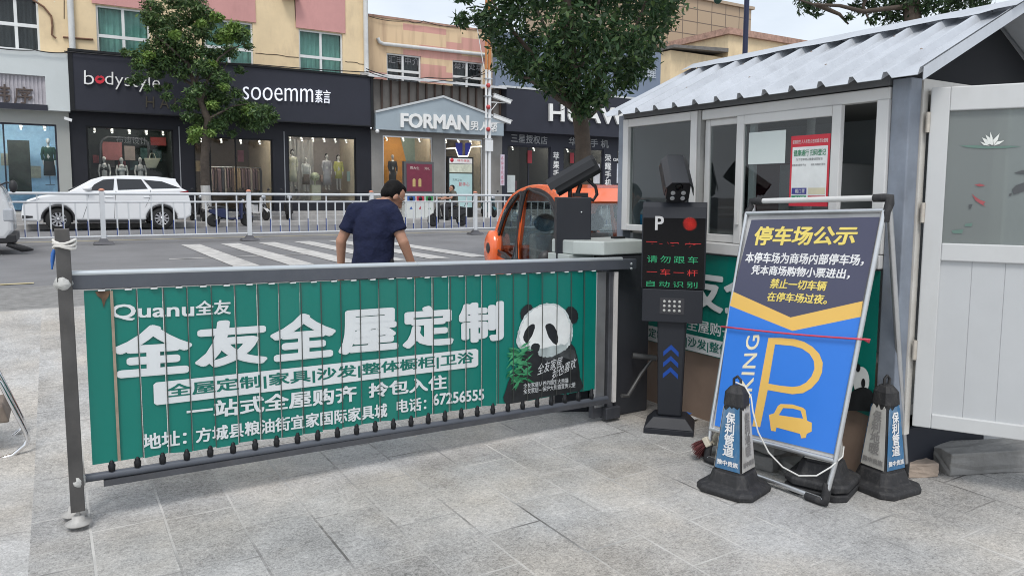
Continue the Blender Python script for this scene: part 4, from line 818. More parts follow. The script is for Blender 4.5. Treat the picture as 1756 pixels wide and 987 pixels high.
pc = PBa(135, 640); lx = (PBa(107, 396).x - PBa(134, 860).x)
px_ = PBa(133, 862).x
pillar(MB(), px_, YB - .01, .085, PBa(106, 392).z, .056, lx).build('post', POST, gate, bevel=.003)
pillar(MB(), px_ - .0, YB + .11, .15, PBa(106, 430).z, .04, lx).build('post', POST, gate, bevel=.003)
WRAP = mat('grey_tape', (.45, .45, .43, 1), .55, 0, .25, 25, .6, 40)
for x, y, r in ((109, 487, .036), (134, 822, .030)):
    c = PBa(x, y); mb = MB(); mb.X = Matrix.Translation(c + Vector((0, -.012, 0))); mb.ball((0, 0, 0), (r * 1.05, r * 1.1, r * 1.05), 12, 8); rj = random.Random(x); mb.v = [v + Vector((rj.uniform(-1, 1), rj.uniform(-1, 1), rj.uniform(-1, 1))) * .006 for v in mb.v]; mb.build('taped_joint', WRAP, gate)
for dx, dy in ((0, -.01), (-.012, .11)):
    mb = MB(); x = px_ + dx; mb.tube([(x, YB + dy, .03), (x, YB + dy, .10)], .009, 8, cap=True); mb.lathe([(.008, .018), (.052, .022), (.055, .028), (.028, .04), (.024, .06), (.012, .064)], (x, YB + dy, 0), 20); mb.build('caster', mat('grey_plastic_foot', (.42, .41, .39, 1), .5, 0, .15, 20, dirt=.3), gate)
x0, x1 = PBa(143, 500).x, PBa(1026, 465).x; zt0, zt1 = PBa(143, 499).z, PBa(1026, 464).z; zb0, zb1 = PBa(160, 799).z, PBa(1020, 669).z
NS = 27; mb = MB(); YP = YB + .012; rs = random.Random(5)
SEAM = mat('slat_edge', (.05, .055, .05, 1), .6)
gaps = []
for i in range(NS):
    a, b = x0 + (x1 - x0) * i / NS, x0 + (x1 - x0) * (i + 1) / NS; f0, f1 = i / NS, (i + 1) / NS; gp = .0018
    tw = rs.uniform(-.0042, .0042); ta, tb = zt0 + (zt1 - zt0) * f0, zt0 + (zt1 - zt0) * f1; ba, bb = zb0 + (zb1 - zb0) * f0 + rs.uniform(-.006, .006), zb0 + (zb1 - zb0) * f1 + rs.uniform(-.006, .006)
    mb.hexa([(a + gp, YP + tw, ba), (b - gp, YP - tw, bb), (b - gp, YP - tw + .006, bb), (a + gp, YP + tw + .006, ba)], [(a + gp, YP + tw, ta), (b - gp, YP - tw, tb), (b - gp, YP - tw + .006, tb), (a + gp, YP + tw + .006, ta)])
    if i: gaps.append((a, (ba + zb0 + (zb1 - zb0) * f0) / 2, ta))
banner = mb.build('advert_slats', GRN, gate)
YL = YP - .0056          # plane of the print, in front of every slat's twist
PL = lambda x, y: atY(x, y, YL)
for i, (a, b_, t_) in enumerate(gaps):
    mb = MB(); dx = rs.uniform(-.004, .004); wv_ = .0022 if i else .006; mb.box((a - wv_ + dx, YL - .006, b_ + .005), (a + wv_ + dx, YL - .0052, t_ - .004)); mb.build('slat_seam', SEAM if i else mat('dirty_slat_edge', (.30, .24, .18, 1), .7, 0, .3, 9), banner)
lettering('Quanu', [(190, 522), (333, 517), (333, 546), (190, 550)], BANW, banner, .001, 0, .02, plane=PL)
lettering('全友', [(335, 516), (396, 513), (396, 538), (335, 541)], BANW, banner, .001, 0, .03, plane=PL)
for i, (ch, qd) in enumerate((('全', [(191, 560), (330, 553), (330, 638), (194, 649)]), ('友', [(334, 552), (459, 544), (459, 622), (334, 632)]), ('全', [(462, 541), (576, 533), (576, 610), (464, 621)]), ('屋', [(580, 533), (683, 526), (683, 600), (580, 609)]), ('定', [(689, 527), (778, 521), (778, 591), (690, 598)]), ('制', [(786, 520), (864, 515), (864, 583), (787, 589)]))):
    lettering(ch, qd, BANW, banner, .001, 0, .052, plane=PL)
bx = [(268, 655), (816, 597.5), (820, 600), (820, 625), (816, 628.5), (269, 694), (264, 691), (263, 659)]; printed(bx, PL, .0008, BANW, banner, 'white_strip')
lettering('全屋定制|家具|沙发|整体橱柜|卫浴', [(285, 659), (812, 602), (812, 624), (287, 685)], GRNT, banner, .0016, 0, .025, plane=PL)
lettering('一站式全屋购齐', [(320, 691), (612, 659), (612, 687), (320, 721)], BANW, banner, .001, 0, .028, plane=PL)
lettering('拎包入住', [(632, 657), (766, 641), (766, 666), (632, 682)], BANW, banner, .001, 0, .028, plane=PL)
lettering('地址：', [(243, 744), (320, 735), (320, 761), (245, 771)], BANW, banner, .001, 0, .025, plane=PL)
lettering('方城县粮油街宜家国际家具城', [(335, 734), (664, 690), (664, 714), (336, 759)], BANW, banner, .001, 0, .025, plane=PL)
lettering('电话：', [(680, 685), (731, 680), (731, 702), (680, 708)], BANW, banner, .001, 0, .025, plane=PL)
lettering('67256555', [(742, 675), (830, 666), (830, 685), (742, 695)], BANW, banner, .001, 0, .03, plane=PL)
# the panda photograph printed on the last slats
PBK = mat('panda_black', (.013, .015, .017, 1), .5, 0, .5, 12); PWH = mat('panda_white', (.70, .75, .74, 1), .5, 0, .16, 9); PGR = mat('panda_muzzle_shade', (.40, .46, .46, 1), .5, 0, .3, 12)
rf_ = random.Random(21)
def furry(pts, k=5, j=.9): return [(x + rf_.uniform(-j, j), y + rf_.uniform(-j, j)) for x, y in spl(pts, k)]
PW2 = mat('panda_white_soft', (.52, .58, .58, 1), .5, 0, .3, 16); PB2 = mat('panda_dark_grey', (.045, .05, .052, 1), .5, 0, .5, 14)
printed(furry([(868, 691), (872, 655), (890, 622), (905, 600), (930, 588), (960, 586), (981, 590), (990, 610), (995, 645), (995, 668), (940, 679)]), PL, .0006, PBK, banner, 'panda_print')
printed(furry(ell(904, 537, 11, 16, 12, .25)), PL, .0008, PBK, banner, 'panda_print'); printed(furry(ell(980, 540, 11, 15, 12, -.3)), PL, .0008, PBK, banner, 'panda_print')
hd_ = [(886, 585), (889, 564), (898, 543), (916, 527), (938, 520), (960, 524), (975, 541), (982, 564), (980, 584), (971, 597), (955, 607), (935, 606), (915, 602), (900, 600), (890, 596)]
printed(furry(hd_, 6, 1.1), PL, .0011, PW2, banner, 'panda_print'); printed(furry([(936 + (x - 936) * .9, 562 + (y - 562) * .88 - 2) for x, y in hd_], 6, 1.2), PL, .0013, PWH, banner, 'panda_print')
printed(furry([(903, 588), (897, 580), (901, 566), (910, 556), (917, 557), (915, 569), (909, 581)], 4, .5), PL, .0017, PBK, banner, 'panda_print'); printed(furry([(935, 558), (944, 554), (952, 563), (957, 578), (954, 590), (945, 584), (938, 571)], 4, .5), PL, .0017, PBK, banner, 'panda_print')
printed(furry([(912, 591), (920, 588), (926, 592), (922, 603), (911, 602)], 3, .4), PL, .0017, PBK, banner, 'panda_print'); printed(furry([(924, 598), (945, 594), (964, 590), (972, 594), (958, 606), (938, 612), (924, 608)], 5, 1.2), PL, .0015, PGR, banner, 'panda_print')
printed(furry([(930, 606), (955, 604), (972, 597), (985, 602), (984, 616), (960, 612), (938, 618)], 4, 1.), PL, .0009, PB2, banner, 'panda_print')
BAM = mat('bamboo_print', (.015, .16, .06, 1), .5, 0, .5, 14); BAM2 = mat('bamboo_print_pale', (.05, .27, .12, 1), .5, 0, .4, 14); rb = random.Random(11)
for m_, kk in ((BAM, 0), (BAM2, 1)):
    mb = MB(); nn = Vector((0, -1, 0))
    for i in range(40):
        cx, cy = rb.uniform(868, 898), rb.uniform(594, 655); a = rb.uniform(-.9, .9) + (0 if rb.random() < .6 else 2.8); ln = rb.uniform(10, 26); wd = rb.uniform(1.5, 3)
        if cx + ln * math.cos(a) < 866: continue
        pts = [(cx, cy), (cx + ln * .4 * math.cos(a) - wd * math.sin(a), cy + ln * .4 * math.sin(a) + wd * math.cos(a)), (cx + ln * math.cos(a), cy + ln * math.sin(a)), (cx + ln * .4 * math.cos(a) + wd * math.sin(a), cy + ln * .4 * math.sin(a) - wd * math.cos(a))]
        mb.put([PL(*p) + nn * (.0019 + .00003 * i + .0016 * kk) for p in pts], [(0, 1, 2, 3)])
    o = mb.build('bamboo_print', m_, banner); o['kind'] = 'stuff'
lettering('全友家居', [(921, 624), (964, 610), (964, 627), (921, 643)], BANW, banner, .0040, 0, 0, plane=PL, shear=.3)
lettering('我也喜欢', [(946, 633), (988, 612), (988, 629), (946, 650)], BANW, banner, .0040, 0, 0, plane=PL, shear=.3)
lettering('全友家居认养的国宝大熊猫', [(897, 657), (974, 647), (974, 655), (897, 665)], BANW, banner, .0040, 0, 0, plane=PL)
lettering('全友家居—保护大熊猫宣传大使', [(897, 666), (986, 654), (986, 663), (897, 675)], BANW, banner, .0040, 0, 0, plane=PL)
BRN2 = mat('brown_burn_stain', (.10, .06, .035, 1), .8, 0, .6, 20)
printed([(163, 500), (190, 498), (186, 508), (181, 515), (178, 528), (174, 512), (167, 507)], PL, .0016, BRN2, banner, 'burn_stain')
a0, a1 = PBa(146, 822), PBa(1044, 684)
mb = MB(); mb.tube([(a0.x, YB + .02, a0.z), (a1.x, YB + .02, a1.z)], .019, 12); mb.build('bottom_rail', BAR, gate)
mb = MB(); b0 = PBa(178, 823); mb.hexa([(b0.x, YB + .0, b0.z - .03), (a1.x, YB + .0, a1.z - .028), (a1.x, YB + .04, a1.z - .028), (b0.x, YB + .04, b0.z - .03)], [(b0.x, YB + .0, b0.z - .002), (a1.x, YB + .0, a1.z), (a1.x, YB + .04, a1.z), (b0.x, YB + .04, b0.z - .002)]); mb.build('rail_channel', STEEL, gate)
for i in range(NS):
    f = (i + .55) / NS; x = x0 + (x1 - x0) * f + .02; zr_ = a0.z + (a1.z - a0.z) * (x - a0.x) / (a1.x - a0.x); zb_ = zb0 + (zb1 - zb0) * f
    mb = MB(); mb.lathe([(.006, zr_ + .015), (.014, zr_ + .02), (.016, zr_ + .045), (.012, zr_ + .05), (.012, zb_ + .0), (.006, zb_ + .012)], (x, YB + .015, 0), 10); mb.build('slat_knob', BLACK, gate)
    zt_i = zt0 + (zt1 - zt0) * f; mb = MB(); mb.box((x - .022, YB - .002, zt_i - .003), (x + .006, YB + .03, zt_i + .003)); mb.build('slat_clip', WHITE, gate)
# hinge column, cabinet and lid that carry the barrier
cab = thing('barrier_housing', 'dark grey barrier motor cabinet with a pale chamfered lid', 'barrier cabinet', (3.3, 4.0, 0))
xa, xb = PBa(1046, 600).x, PBa(1112, 600).x
HC_ = mat('housing_dark_grey', (.036, .039, .047, 1), .48, .05, .12, 3, dirt=.25, dcol=(.12, .11, .1, 1))
zc1 = atY(1080, 437, YB + .10).z
mb = MB(); mb.box((xa + .06, YB + .095, 0), (atY(1112, 600, YB + .095).x, YB + .45, zc1)); mb.build('cabinet', HC_, cab, bevel=.01)
mb = MB(); mb.box((xa + .012, YB + .03, .06), (xa + .058, YB + .094, zr0_ - .01)); mb.box((xa - .10, YB + .05, .03), (xa + .012, YB + .09, .12)); mb.build('hinge_column', STEEL, cab, bevel=.004)
mb = MB(); mb.box((PBa(1029, 600).x, YB + .045, .10), (PBa(1045, 600).x, YB + .085, zr0_ - .01)); mb.build('slider_column', ALU, cab, bevel=.003)
mb = MB(); mb.box((PBa(1055, 600).x, YB + .012, .13), (PBa(1060, 600).x, YB + .029, zr0_ - .012)); mb.build('edge_strip', mat('pale_plastic', (.6, .58, .56, 1), .5), cab)
mb = MB(); mb.box((xa - .02, YB + .0, 0.02), (xa + .10, YB + .094, .10)); mb.build('foot_block', HC_, cab, bevel=.006)
c0 = PBa(1120, 612); mb = MB(); mb.tube([c0 + Vector((-.12, .05, .015)), c0 + Vector((-.02, -.02, .0)), PBa(1100, 640), PBa(1077, 678), PBa(1066, 678)], .013, 10); mb.tube([c0 + Vector((-.14, .05, .018)), c0 + Vector((0, -.03, -.002))], .02, 10); mb.build('crank_handle', mat('worn_grey_steel', (.12, .12, .12, 1), .5, .5, .2, 9, dirt=.4), cab)
LID = mat('pale_grey_lid', (.46, .50, .48, 1), .4, .1, .06, 3, dirt=.12)
lx0, lx1 = atY(1006, 415, YB + .10).x, atY(1112, 415, YB + .10).x; lz0 = zc1 + .006; lz1 = lz0 + .092; ly0, ly1 = YB + .085, YB + .50
mb = MB(); out = [(lx0, ly0 + .16), (lx0 + .13, ly0), (lx1, ly0), (lx1, ly1), (lx0, ly1)]
mb.slab([(x, y, lz0) for x, y in out], (0, 0, lz1 - lz0)); mb.build('lid', LID, cab, bevel=.008)
mb = MB(); mb.box((lx0 - .03, ly0 + .17, lz0 - .05), (xa + .058, ly1, lz0 - .002)); mb.build('lid_plate', LID, cab, bevel=.004)
mb = MB(); mb.box((lx1 - .14, ly0 + .2, lz1 + .001), (lx1 - .05, ly0 + .25, lz1 + .014)); mb.build('lid_latch', BLACK, cab)
for z in (zr1_ - .03, zr1_ - .06): MB().lathe([(.009, 0), (.009, -.008), (.002, -.009)], (xr - .05, YB - .001, z), 8, axis='Y').build('bolt', BTOP, gate)

# cords tied to the barrier's end post
c = PBa(111, 423); mb = MB()
for k in range(3): mb.tube([c + Vector((.042 * math.cos(t), -.012 + .042 * math.sin(t), .008 * math.sin(t * 2 + k) + .012 * k)) for t in [i * math.pi / 6 for i in range(12)]], .006, 6, closed=True)
tag(mb.build('white_string', mat('white_string', (.66, .64, .6, 1), .8)), 'white string looped round the top of the barrier end post', 'string')
mb = MB(); mb.tube([PBa(x, y) + Vector((0, .03, 0)) for x, y in ((95, 425), (91, 436), (90, 448), (89, 463))], [.006, .009, .008, .003], 6); tag(mb.build('blue_strip', mat('blue_plastic', (.03, .13, .42, 1), .5)), 'short blue plastic strip hanging from the barrier end post', 'strip')

# ------------------------------------------------------------ plate reading terminal
tp = atZ(1148, 735); tdir = R_(-46.5)
term = thing('parking_terminal', 'tall black parking terminal with lit red and green display under a camera', 'parking terminal', (tp.x, tp.y, 0), tdir + 0)
# built facing local -Y, local X to the viewer's right
TB = mat('terminal_charcoal', (.020, .022, .028, 1), .48, 0, .08, 3, dirt=.15, dcol=(.045, .045, .045, 1), spec=.3)
U = 4.80 / 1280
def tz(y): return atD(1150, y, 4.83).z
mb = MB(); b0, b1_ = .155, .085
mb.hexa([(-b0, -b0 * .85, 0), (b0, -b0 * .85, 0), (b0, b0 * .85, 0), (-b0, b0 * .85, 0)], [(-b0, -b0 * .85, .035), (b0, -b0 * .85, .035), (b0, b0 * .85, .035), (-b0, b0 * .85, .035)])
mb.hexa([(-b0, -b0 * .85, .036), (b0, -b0 * .85, .036), (b0, b0 * .85, .036), (-b0, b0 * .85, .036)], [(-.10, -.085, .10), (.10, -.085, .10), (.10, .085, .10), (-.10, .085, .10)])
mb.build('base', TB, term, True, bevel=.004)
ch = tz(540)
mb = MB(); mb.hexa([(-.075, -.06, .10), (.075, -.06, .10), (.075, .06, .10), (-.075, .06, .10)], [(-.090, -.06, ch), (.090, -.06, ch), (.090, .06, ch), (-.090, .06, ch)]); mb.build('column', TB, term, True, bevel=.012)
CHV = mat('blue_chevron', (.0, .05, .30, 1), .5)
for k in range(3):
    zc_ = tz(592 + 19 * k); mb = MB(); mb.slab([(-.047, -.0615, zc_ - .045), (0, -.0615, zc_ - .0), (.047, -.0615, zc_ - .045), (.047, -.0615, zc_ - .015), (0, -.0615, zc_ + .03), (-.047, -.0615, zc_ - .015)], (0, .0012, 0)); mb.build('chevron', CHV, term, True)
h0, h1, hm = tz(545), tz(346), tz(489); hw0, hw1 = .185, .195
mb = MB(); mb.hexa([(-hw0, -.09, h0), (hw0, -.09, h0), (hw0, .07, h0), (-hw0, .07, h0)], [(-hw0, -.09, hm - .003), (hw0, -.09, hm - .003), (hw0, .07, hm - .003), (-hw0, .07, hm - .003)])
sec = [(-.085, hm), (-.085, h1 - .10), (-.07, h1 - .03), (-.04, h1), (.07, h1), (.07, hm)]
mb.slab([(-hw1, y, z) for y, z in sec], (2 * hw1, 0, 0)); mb.build('head', TB, term, True, bevel=.004)
SCR = mat('gloss_black_screen', (.004, .004, .005, 1), .08, 0, .1, 3, spec=.22)
mb = MB(); s1z = tz(372); mb.box((-hw1 + .008, -.0885, hm + .006), (hw1 - .008, -.0855, s1z)); scr = mb.build('screen', SCR, term, True)
LEDR, LEDG, LEDW = emit('led_red', (1, .04, .02, 1), 2.5), emit('led_green', (.05, .8, .35, 1), .8), mat('screen_white', (.5, .5, .5, 1), .4)
sy = -.0905
LTR, LTG = emit('led_dim_red', (.40, .015, .015, 1), .22), emit('led_dim_green', (.015, .26, .11, 1), .2)
def led_text(t, x0, x1, z0, z1, m): lettering(t, [(x0, sy, z1), (x1, sy, z1), (x1, sy, z0), (x0, sy, z0)], m, scr, 0, 0, .02, local=True)
led_text('P', -.115, -.062, tz(392), tz(369), LEDW)
mb = MB(); mc = Vector((.095, 0, tz(381)))
for r, n_ in ((0, 1), (.012, 6), (.024, 11), (.036, 16)):
    for k in range(n_): a = 2 * math.pi * k / n_ + r * 40; mb.lathe([(.0021, 0), (.0021, -.001)], (mc.x + r * math.cos(a), sy + .002, mc.z + r * math.sin(a)), 6, axis='Y')
o = mb.build('signal_lamp', LEDR, scr, True); o['kind'] = 'stuff'
def broken(x0, x1, z0, z1, cols, seed):
    """rows of a scrolling dot display caught half lit: short strokes"""
    r = random.Random(seed); bs = {c: MB() for c in cols}
    n_ = 6
    for i in range(n_):
        cx = x0 + (x1 - x0) * (i + .5) / n_; hw = (x1 - x0) / n_ * .38
        for k in range(r.choice((1, 2, 3))):
            a = Vector((cx + r.uniform(-hw, hw), sy, r.uniform(z0, z1))); kind = r.random()
            d = Vector((hw * r.uniform(.5, 1.1), 0, 0)) if kind < .45 else (Vector((0, 0, (z1 - z0) * .5)) if kind < .6 else Vector((hw * .5 * r.choice((-1, 1)), 0, (z1 - z0) * .45)))
            bs[r.choice(cols)].tube([a, a + d], .0011, 4)
    for c in cols:
        if bs[c].v: bs[c].build('led_text', c, scr, True)['kind'] = 'stuff'
broken(-.165, .16, tz(420), tz(413), [LTR], 1)
for t_, a_, b_, m_ in (('请勿跟车', 446, 434, LTG), ('一车一杆', 467, 456, LTR), ('自动识别', 486, 476, LTG)): lettering(t_, [(-.16, sy, tz(b_)), (.15, sy, tz(b_)), (.15, sy, tz(a_)), (-.16, sy, tz(a_))], m_, scr, 0, 0, 0, local=True, name='led_text', spacing=1.35)
mb = MB(); mb.box((-.168, sy, tz(412)), (-.10, sy + .001, tz(411))); mb.box((-.02, sy, tz(413)), (.03, sy + .001, tz(412))); mb.box((.07, sy, tz(414)), (.165, sy + .001, tz(413))); mb.build('led_line', LTR, scr, True)
KB = mat('pale_button', (.42, .42, .40, 1), .5)
mb = MB(); mb.box((-.075, -.0925, tz(531)), (.075, -.0903, tz(504))); kp = mb.build('keypad', mat('keypad_black', (.03, .03, .035, 1), .5), term, True)
for i in range(4):
    for j in range(3): MB().lathe([(.0095, 0), (.008, -.004)], (-.047 + .031 * i, -.0925, tz(510 + 7.6 * j)), 10, axis='Y').build('button', KB, kp, True)
CAMB = mat('camera_black', (.010, .011, .013, 1), .4, 0, .1, 6, spec=.35)
def bullet_camera(parent, z, pitch, yaw, L_=.34, hood=True, x=0, y=0, k=1.):
    """box shaped plate camera with a roof shield, four lamps and a neck; looks along local -Y"""
    Mx = Matrix.Translation((x, y, z)) @ Matrix.Rotation(yaw, 4, 'Z') @ Matrix.Rotation(pitch, 4, 'X') @ Matrix.Diagonal((k, 1, k, 1))
    mb = MB(); mb.X = Mx; r8 = [(-.058, -.05), (-.035, -.075), (.035, -.075), (.058, -.05), (.058, .03), (.035, .06), (-.035, .06), (-.058, .03)]
    mb.loft([[Vector((px, yy, pz)) for px, pz in r8] for yy in (-L_ / 2 + .03, L_ / 2)], smooth=False); b = mb.build('camera_body', CAMB, parent, True, bevel=.003)
    mb = MB(); mb.X = Mx; h8 = [(-.074, -.012), (-.068, .035), (-.042, .066), (.042, .066), (.068, .035), (.074, -.012)]
    a = [Vector((px, -L_ / 2, pz)) for px, pz in h8]; c_ = [Vector((px, L_ / 2 - .02, pz)) for px, pz in h8]; i_ = [Vector((px * .955, -L_ / 2, pz * .96)) for px, pz in h8]; j_ = [Vector((px * .955, L_ / 2 - .02, pz * .96)) for px, pz in h8]
    mb.put(a + c_ + i_ + j_, [(k, k + 1, 7 + k, 6 + k) for k in range(5)] + [(12 + k, 18 + k, 19 + k, 13 + k) for k in range(5)] + [(k, 12 + k, 13 + k, k + 1) for k in range(5)] + [(6 + k, 7 + k, 19 + k, 18 + k) for k in range(5)] + [(0, 6, 18, 12), (5, 17, 23, 11)]); mb.build('camera_hood', mat('hood_dark_grey', (.018, .019, .022, 1), .35, 0, .1, 6, spec=.4), b, True)
    for px in (-.026, .026):
        for pz in (-.012, -.045):
            mb = MB(); mb.X = Mx; mb.lathe([(.012, 0), (.012, -.006), (.008, -.007), (.001, -.004)], (px, -L_ / 2 + .03, pz), 12, axis='Y'); mb.build('lamp', mat('lamp_lens', (.45, .46, .47, 1), .2, .3), b, True)
    mb = MB(); mb.X = Mx; mb.lathe([(.02, 0), (.02, -.003), (.001, -.003)], (0, -L_ / 2 + .028, .022), 14, axis='Y'); mb.build('lens', SCR, b, True)
    return b
bullet_camera(term, tz(307), R_(36), R_(12), .32, k=1.22)
mb = MB(); mb.box((-.055, -.05, h1 + .001), (.055, .05, h1 + .014)); mb.lathe([(.045, h1 + .014), (.05, h1 + .03), (.03, h1 + .045), (.032, h1 + .075), (.02, h1 + .085)], (0, 0, 0), 14); mb.box((-.02, -.02, h1 + .05), (.02, .02, tz(322))); mb.build('camera_mount', CAMB, term, True, bevel=.003)

# second camera post beyond the barrier, looking out to the road
c2 = atD(981, 437, 5.15); tw = .118
post2 = thing('camera_post', 'black slab post with a long hooded camera aimed at the road', 'camera post', (c2.x, c2.y, 0), R_(-28))
zt2 = atD(981, 338, 5.15).z
mb = MB(); mb.box((-tw, -.07, 0), (tw, .07, zt2)); mb.build('slab', TB, post2, True, bevel=.006)
mb = MB(); mb.lathe([(.006, 0), (.006, -.004)], (.05, -.071, zt2 - .1), 8, axis='Y'); mb.build('lock', ALU, post2, True)
bullet_camera(post2, zt2 + .145, R_(30), R_(-97), .36, x=0, y=0)
mb = MB(); mb.box((.0, -.04, zt2 + .001), (.10, .04, zt2 + .03)); mb.tube([(-.02, 0, zt2), (-.02, 0, zt2 + .09)], .014, 8); mb.tube([(.03, 0, zt2 + .02), (.05, 0, zt2 + .08), (.02, 0, zt2 + .12)], .016, 8); mb.tube([(.06, 0, zt2 + .13), (.10, .0, zt2 + .12), (.155, -.01, zt2 + .07), (.165, -.01, zt2 + .02), (.14, -.01, zt2 - .02), (.06, -.02, zt2 + .005)], .012, 8); mb.build('camera_mount', CAMB, post2, True)

# ------------------------------------------------------------ folding A-board
FL, FR = atZ(1212, 792), atZ(1414, 868); TLp, TRp = atX(1281, 366, 3.42), atX(1517, 361, 3.42)
ab = thing('folding_sign', 'blue and black folding car park notice board standing by the kiosk', 'sign', tuple((FL + FR) / 2))
SN = (TRp - FL).cross(FR - FL).normalized()
if SN.dot(CAMP - FL) < 0: SN = -SN
PSn = lambda x, y: atP(x, y, FL, SN)
BLt, BRt = PSn(1219, 735), PSn(1433, 790)
def bar(mb, a, b, r=.012, n=SN): return mb.tube([a, b], r, 8)
mb = MB()
for a, b in ((TLp, TRp), (TRp, BRt), (BRt, BLt), (BLt, TLp)): mb.tube([a + SN * .004, b + SN * .004], .0125, 8)
mb.build('front_frame', ALU, ab)
mb = MB(); mb.hexa([BLt - SN * .008, BRt - SN * .008, BRt - SN * .003, BLt - SN * .003], [TLp - SN * .008, TRp - SN * .008, TRp - SN * .003, TLp - SN * .003]); board = mb.build('board', mat('board_back', (.5, .5, .5, 1), .5), ab)
mb = MB()
for a, b in ((BLt, FL + Vector((0, 0, .03))), (BRt, FR + Vector((0, 0, .03))), (FL + Vector((0, 0, .03)), FR + Vector((0, 0, .03)))): mb.tube([a, b], .013, 8)
lg = mb.build('front_legs', ALU, ab)
for p, q in ((FL, FR), (FR, FL)):
    d = (q - p).normalized(); u = (TLp - FL).normalized(); P0 = p + Vector((0, 0, .022)); mb = MB(); mb.tube([P0 + d * .10, P0 + d * .02, P0, P0 + u * .02, P0 + u * .09], .021, 8); mb.build('corner_cap', BLKRUB, ab)
HLt, HRt = atX(1291, 345, 3.45), atX(1524, 339, 3.45); R1, R2 = atZ(1553, 820), Vector((3.61, FL.y + .02, 0))
mb = MB(); mb.tube([HLt, HRt], .016, 8); mb.build('handle', PVC, ab)
mb = MB(); mb.tube([HRt, R1 + Vector((0, 0, .03))], .015, 8); mb.tube([HLt, R2 + Vector((0, 0, .03))], .015, 8); mb.tube([R1 + Vector((0, 0, .03)), R2 + Vector((0, 0, .03))], .013, 8); mb.build('rear_legs', ALU, ab)
mb = MB(); mb.tube([R1 + Vector((-.03, .09, .022)), R1 + Vector((0, 0, .022)), R1 + Vector((-.012, 0, .09))], .022, 8); mb.build('corner_cap', BLKRUB, ab)
for h, t_, o_ in ((HLt, TLp, HRt), (HRt, TRp, HLt)):
    d = (o_ - h).normalized(); mb = MB(); mb.tube([h + d * .075, h + d * .02, h - d * .006, h - d * .006 + Vector((0, 0, -.03)), t_ - d * .01 + Vector((0, 0, -.01)), t_ - d * .008 + Vector((0, 0, -.055))], [.021, .022, .023, .022, .019, .017], 8); mb.build('corner_joint', BLKRUB, ab)
SDK, SYL, SBL, SWH, STY = mat('sign_slate', (.068, .070, .118, 1), .32, 0, .03, 3), mat('sign_amber', (.80, .50, .12, 1), .35, 0, .04, 3), mat('sign_blue', (.035, .20, .70, 1), .32, 0, .03, 2), mat('sign_white', (.80, .80, .80, 1), .4), mat('sign_yellow', (.82, .66, .16, 1), .4)
inn = lambda x, y: PSn(x, y)
printed([(1289, 377), (1509, 372), (1480, 516), (1356, 544), (1258, 500)], PSn, .002, SDK, board, 'print_slate')
printed([(1258, 500), (1356, 544), (1480, 516), (1476, 543), (1359.5, 567), (1252, 524)], PSn, .002, SYL, board, 'print_chevron')
printed([(1252, 524), (1359.5, 567), (1476, 543), (1434, 779), (1226, 729)], PSn, .002, SBL, board, 'print_blue')
lettering('停车场公示', [(1296, 388), (1474, 387), (1468, 420), (1293, 421)], STY, board, .003, 0, .035, plane=PSn, shear=.12)
lettering('本停车场为商场内部停车场，', [(1280, 432), (1484, 436), (1481, 456), (1278, 451)], SWH, board, .003, 0, .03, plane=PSn, shear=.1)
lettering('凭本商场购物小票进出，', [(1290, 454), (1460, 461), (1457, 479), (1288, 471)], SWH, board, .003, 0, .03, plane=PSn, shear=.1)
lettering('禁止一切车辆', [(1323, 477), (1420, 482), (1417, 499), (1320, 494)], STY, board, .003, 0, .03, plane=PSn, shear=.1)
lettering('在停车场过夜。', [(1318, 500), (1421, 505), (1418, 522), (1315, 516)], STY, board, .003, 0, .03, plane=PSn, shear=.1)
z6 = lambda x, y: (1080 + x / 2.4675, 500 + y / 2.4675)
lettering('PARKING', [z6(437, 600), z6(497, 186), z6(553, 182), z6(492, 610)], mat('sign_cream', (.80, .72, .50, 1), .4), board, .003, 0, .012, plane=PSn, spacing=1.1)
printed([z6(*p) for p in [(588, 195), (640, 195), (700, 200), (740, 212), (775, 233), (803, 262), (818, 300), (815, 340), (800, 375), (770, 408), (735, 428), (690, 433), (640, 425), (585, 415), (553, 572), (520, 568)]], PSn, .003, SYL, board, 'print_letter', [[z6(*p) for p in [(616, 222), (690, 229), (730, 240), (762, 262), (780, 292), (783, 325), (770, 358), (748, 383), (720, 398), (690, 402), (640, 397), (588, 388)][::-1]]])
printed([z6(*p) for p in [(590, 520), (612, 513), (628, 482), (640, 474), (690, 476), (735, 490), (745, 500), (752, 545), (772, 553), (771, 590), (750, 600), (746, 617), (727, 619), (722, 600), (622, 573), (618, 590), (599, 587), (596, 565)]], PSn, .003, SYL, board, 'print_car', [[z6(*p) for p in [(650, 491), (690, 493), (724, 502), (735, 536), (632, 521)][::-1]]])
mb = MB(); cl, cr_ = PSn(1243, 560) + SN * .018, PSn(1481, 581) + SN * .018
mid = [(PSn(1240 + 245 * t, 560 + 22 * t + 2 * math.sin(3.1 * t)) + SN * .018) for t in [i / 8 for i in range(9)]]
mb.tube([mid[0] - SN * .05] + mid + [mid[-1] - SN * .05], .0048, 6); mb.tube([mid[-1], mid[-1] + Vector((.01, -.02, -.012)), mid[-1] + Vector((0, -.03, .004)), mid[-1] + Vector((-.01, -.005, .003))], .005, 6)
tag(mb.build('red_cord', mat('red_cord', (.62, .06, .10, 1), .6)), 'red cord tied across the front of the folding notice board', 'cord')

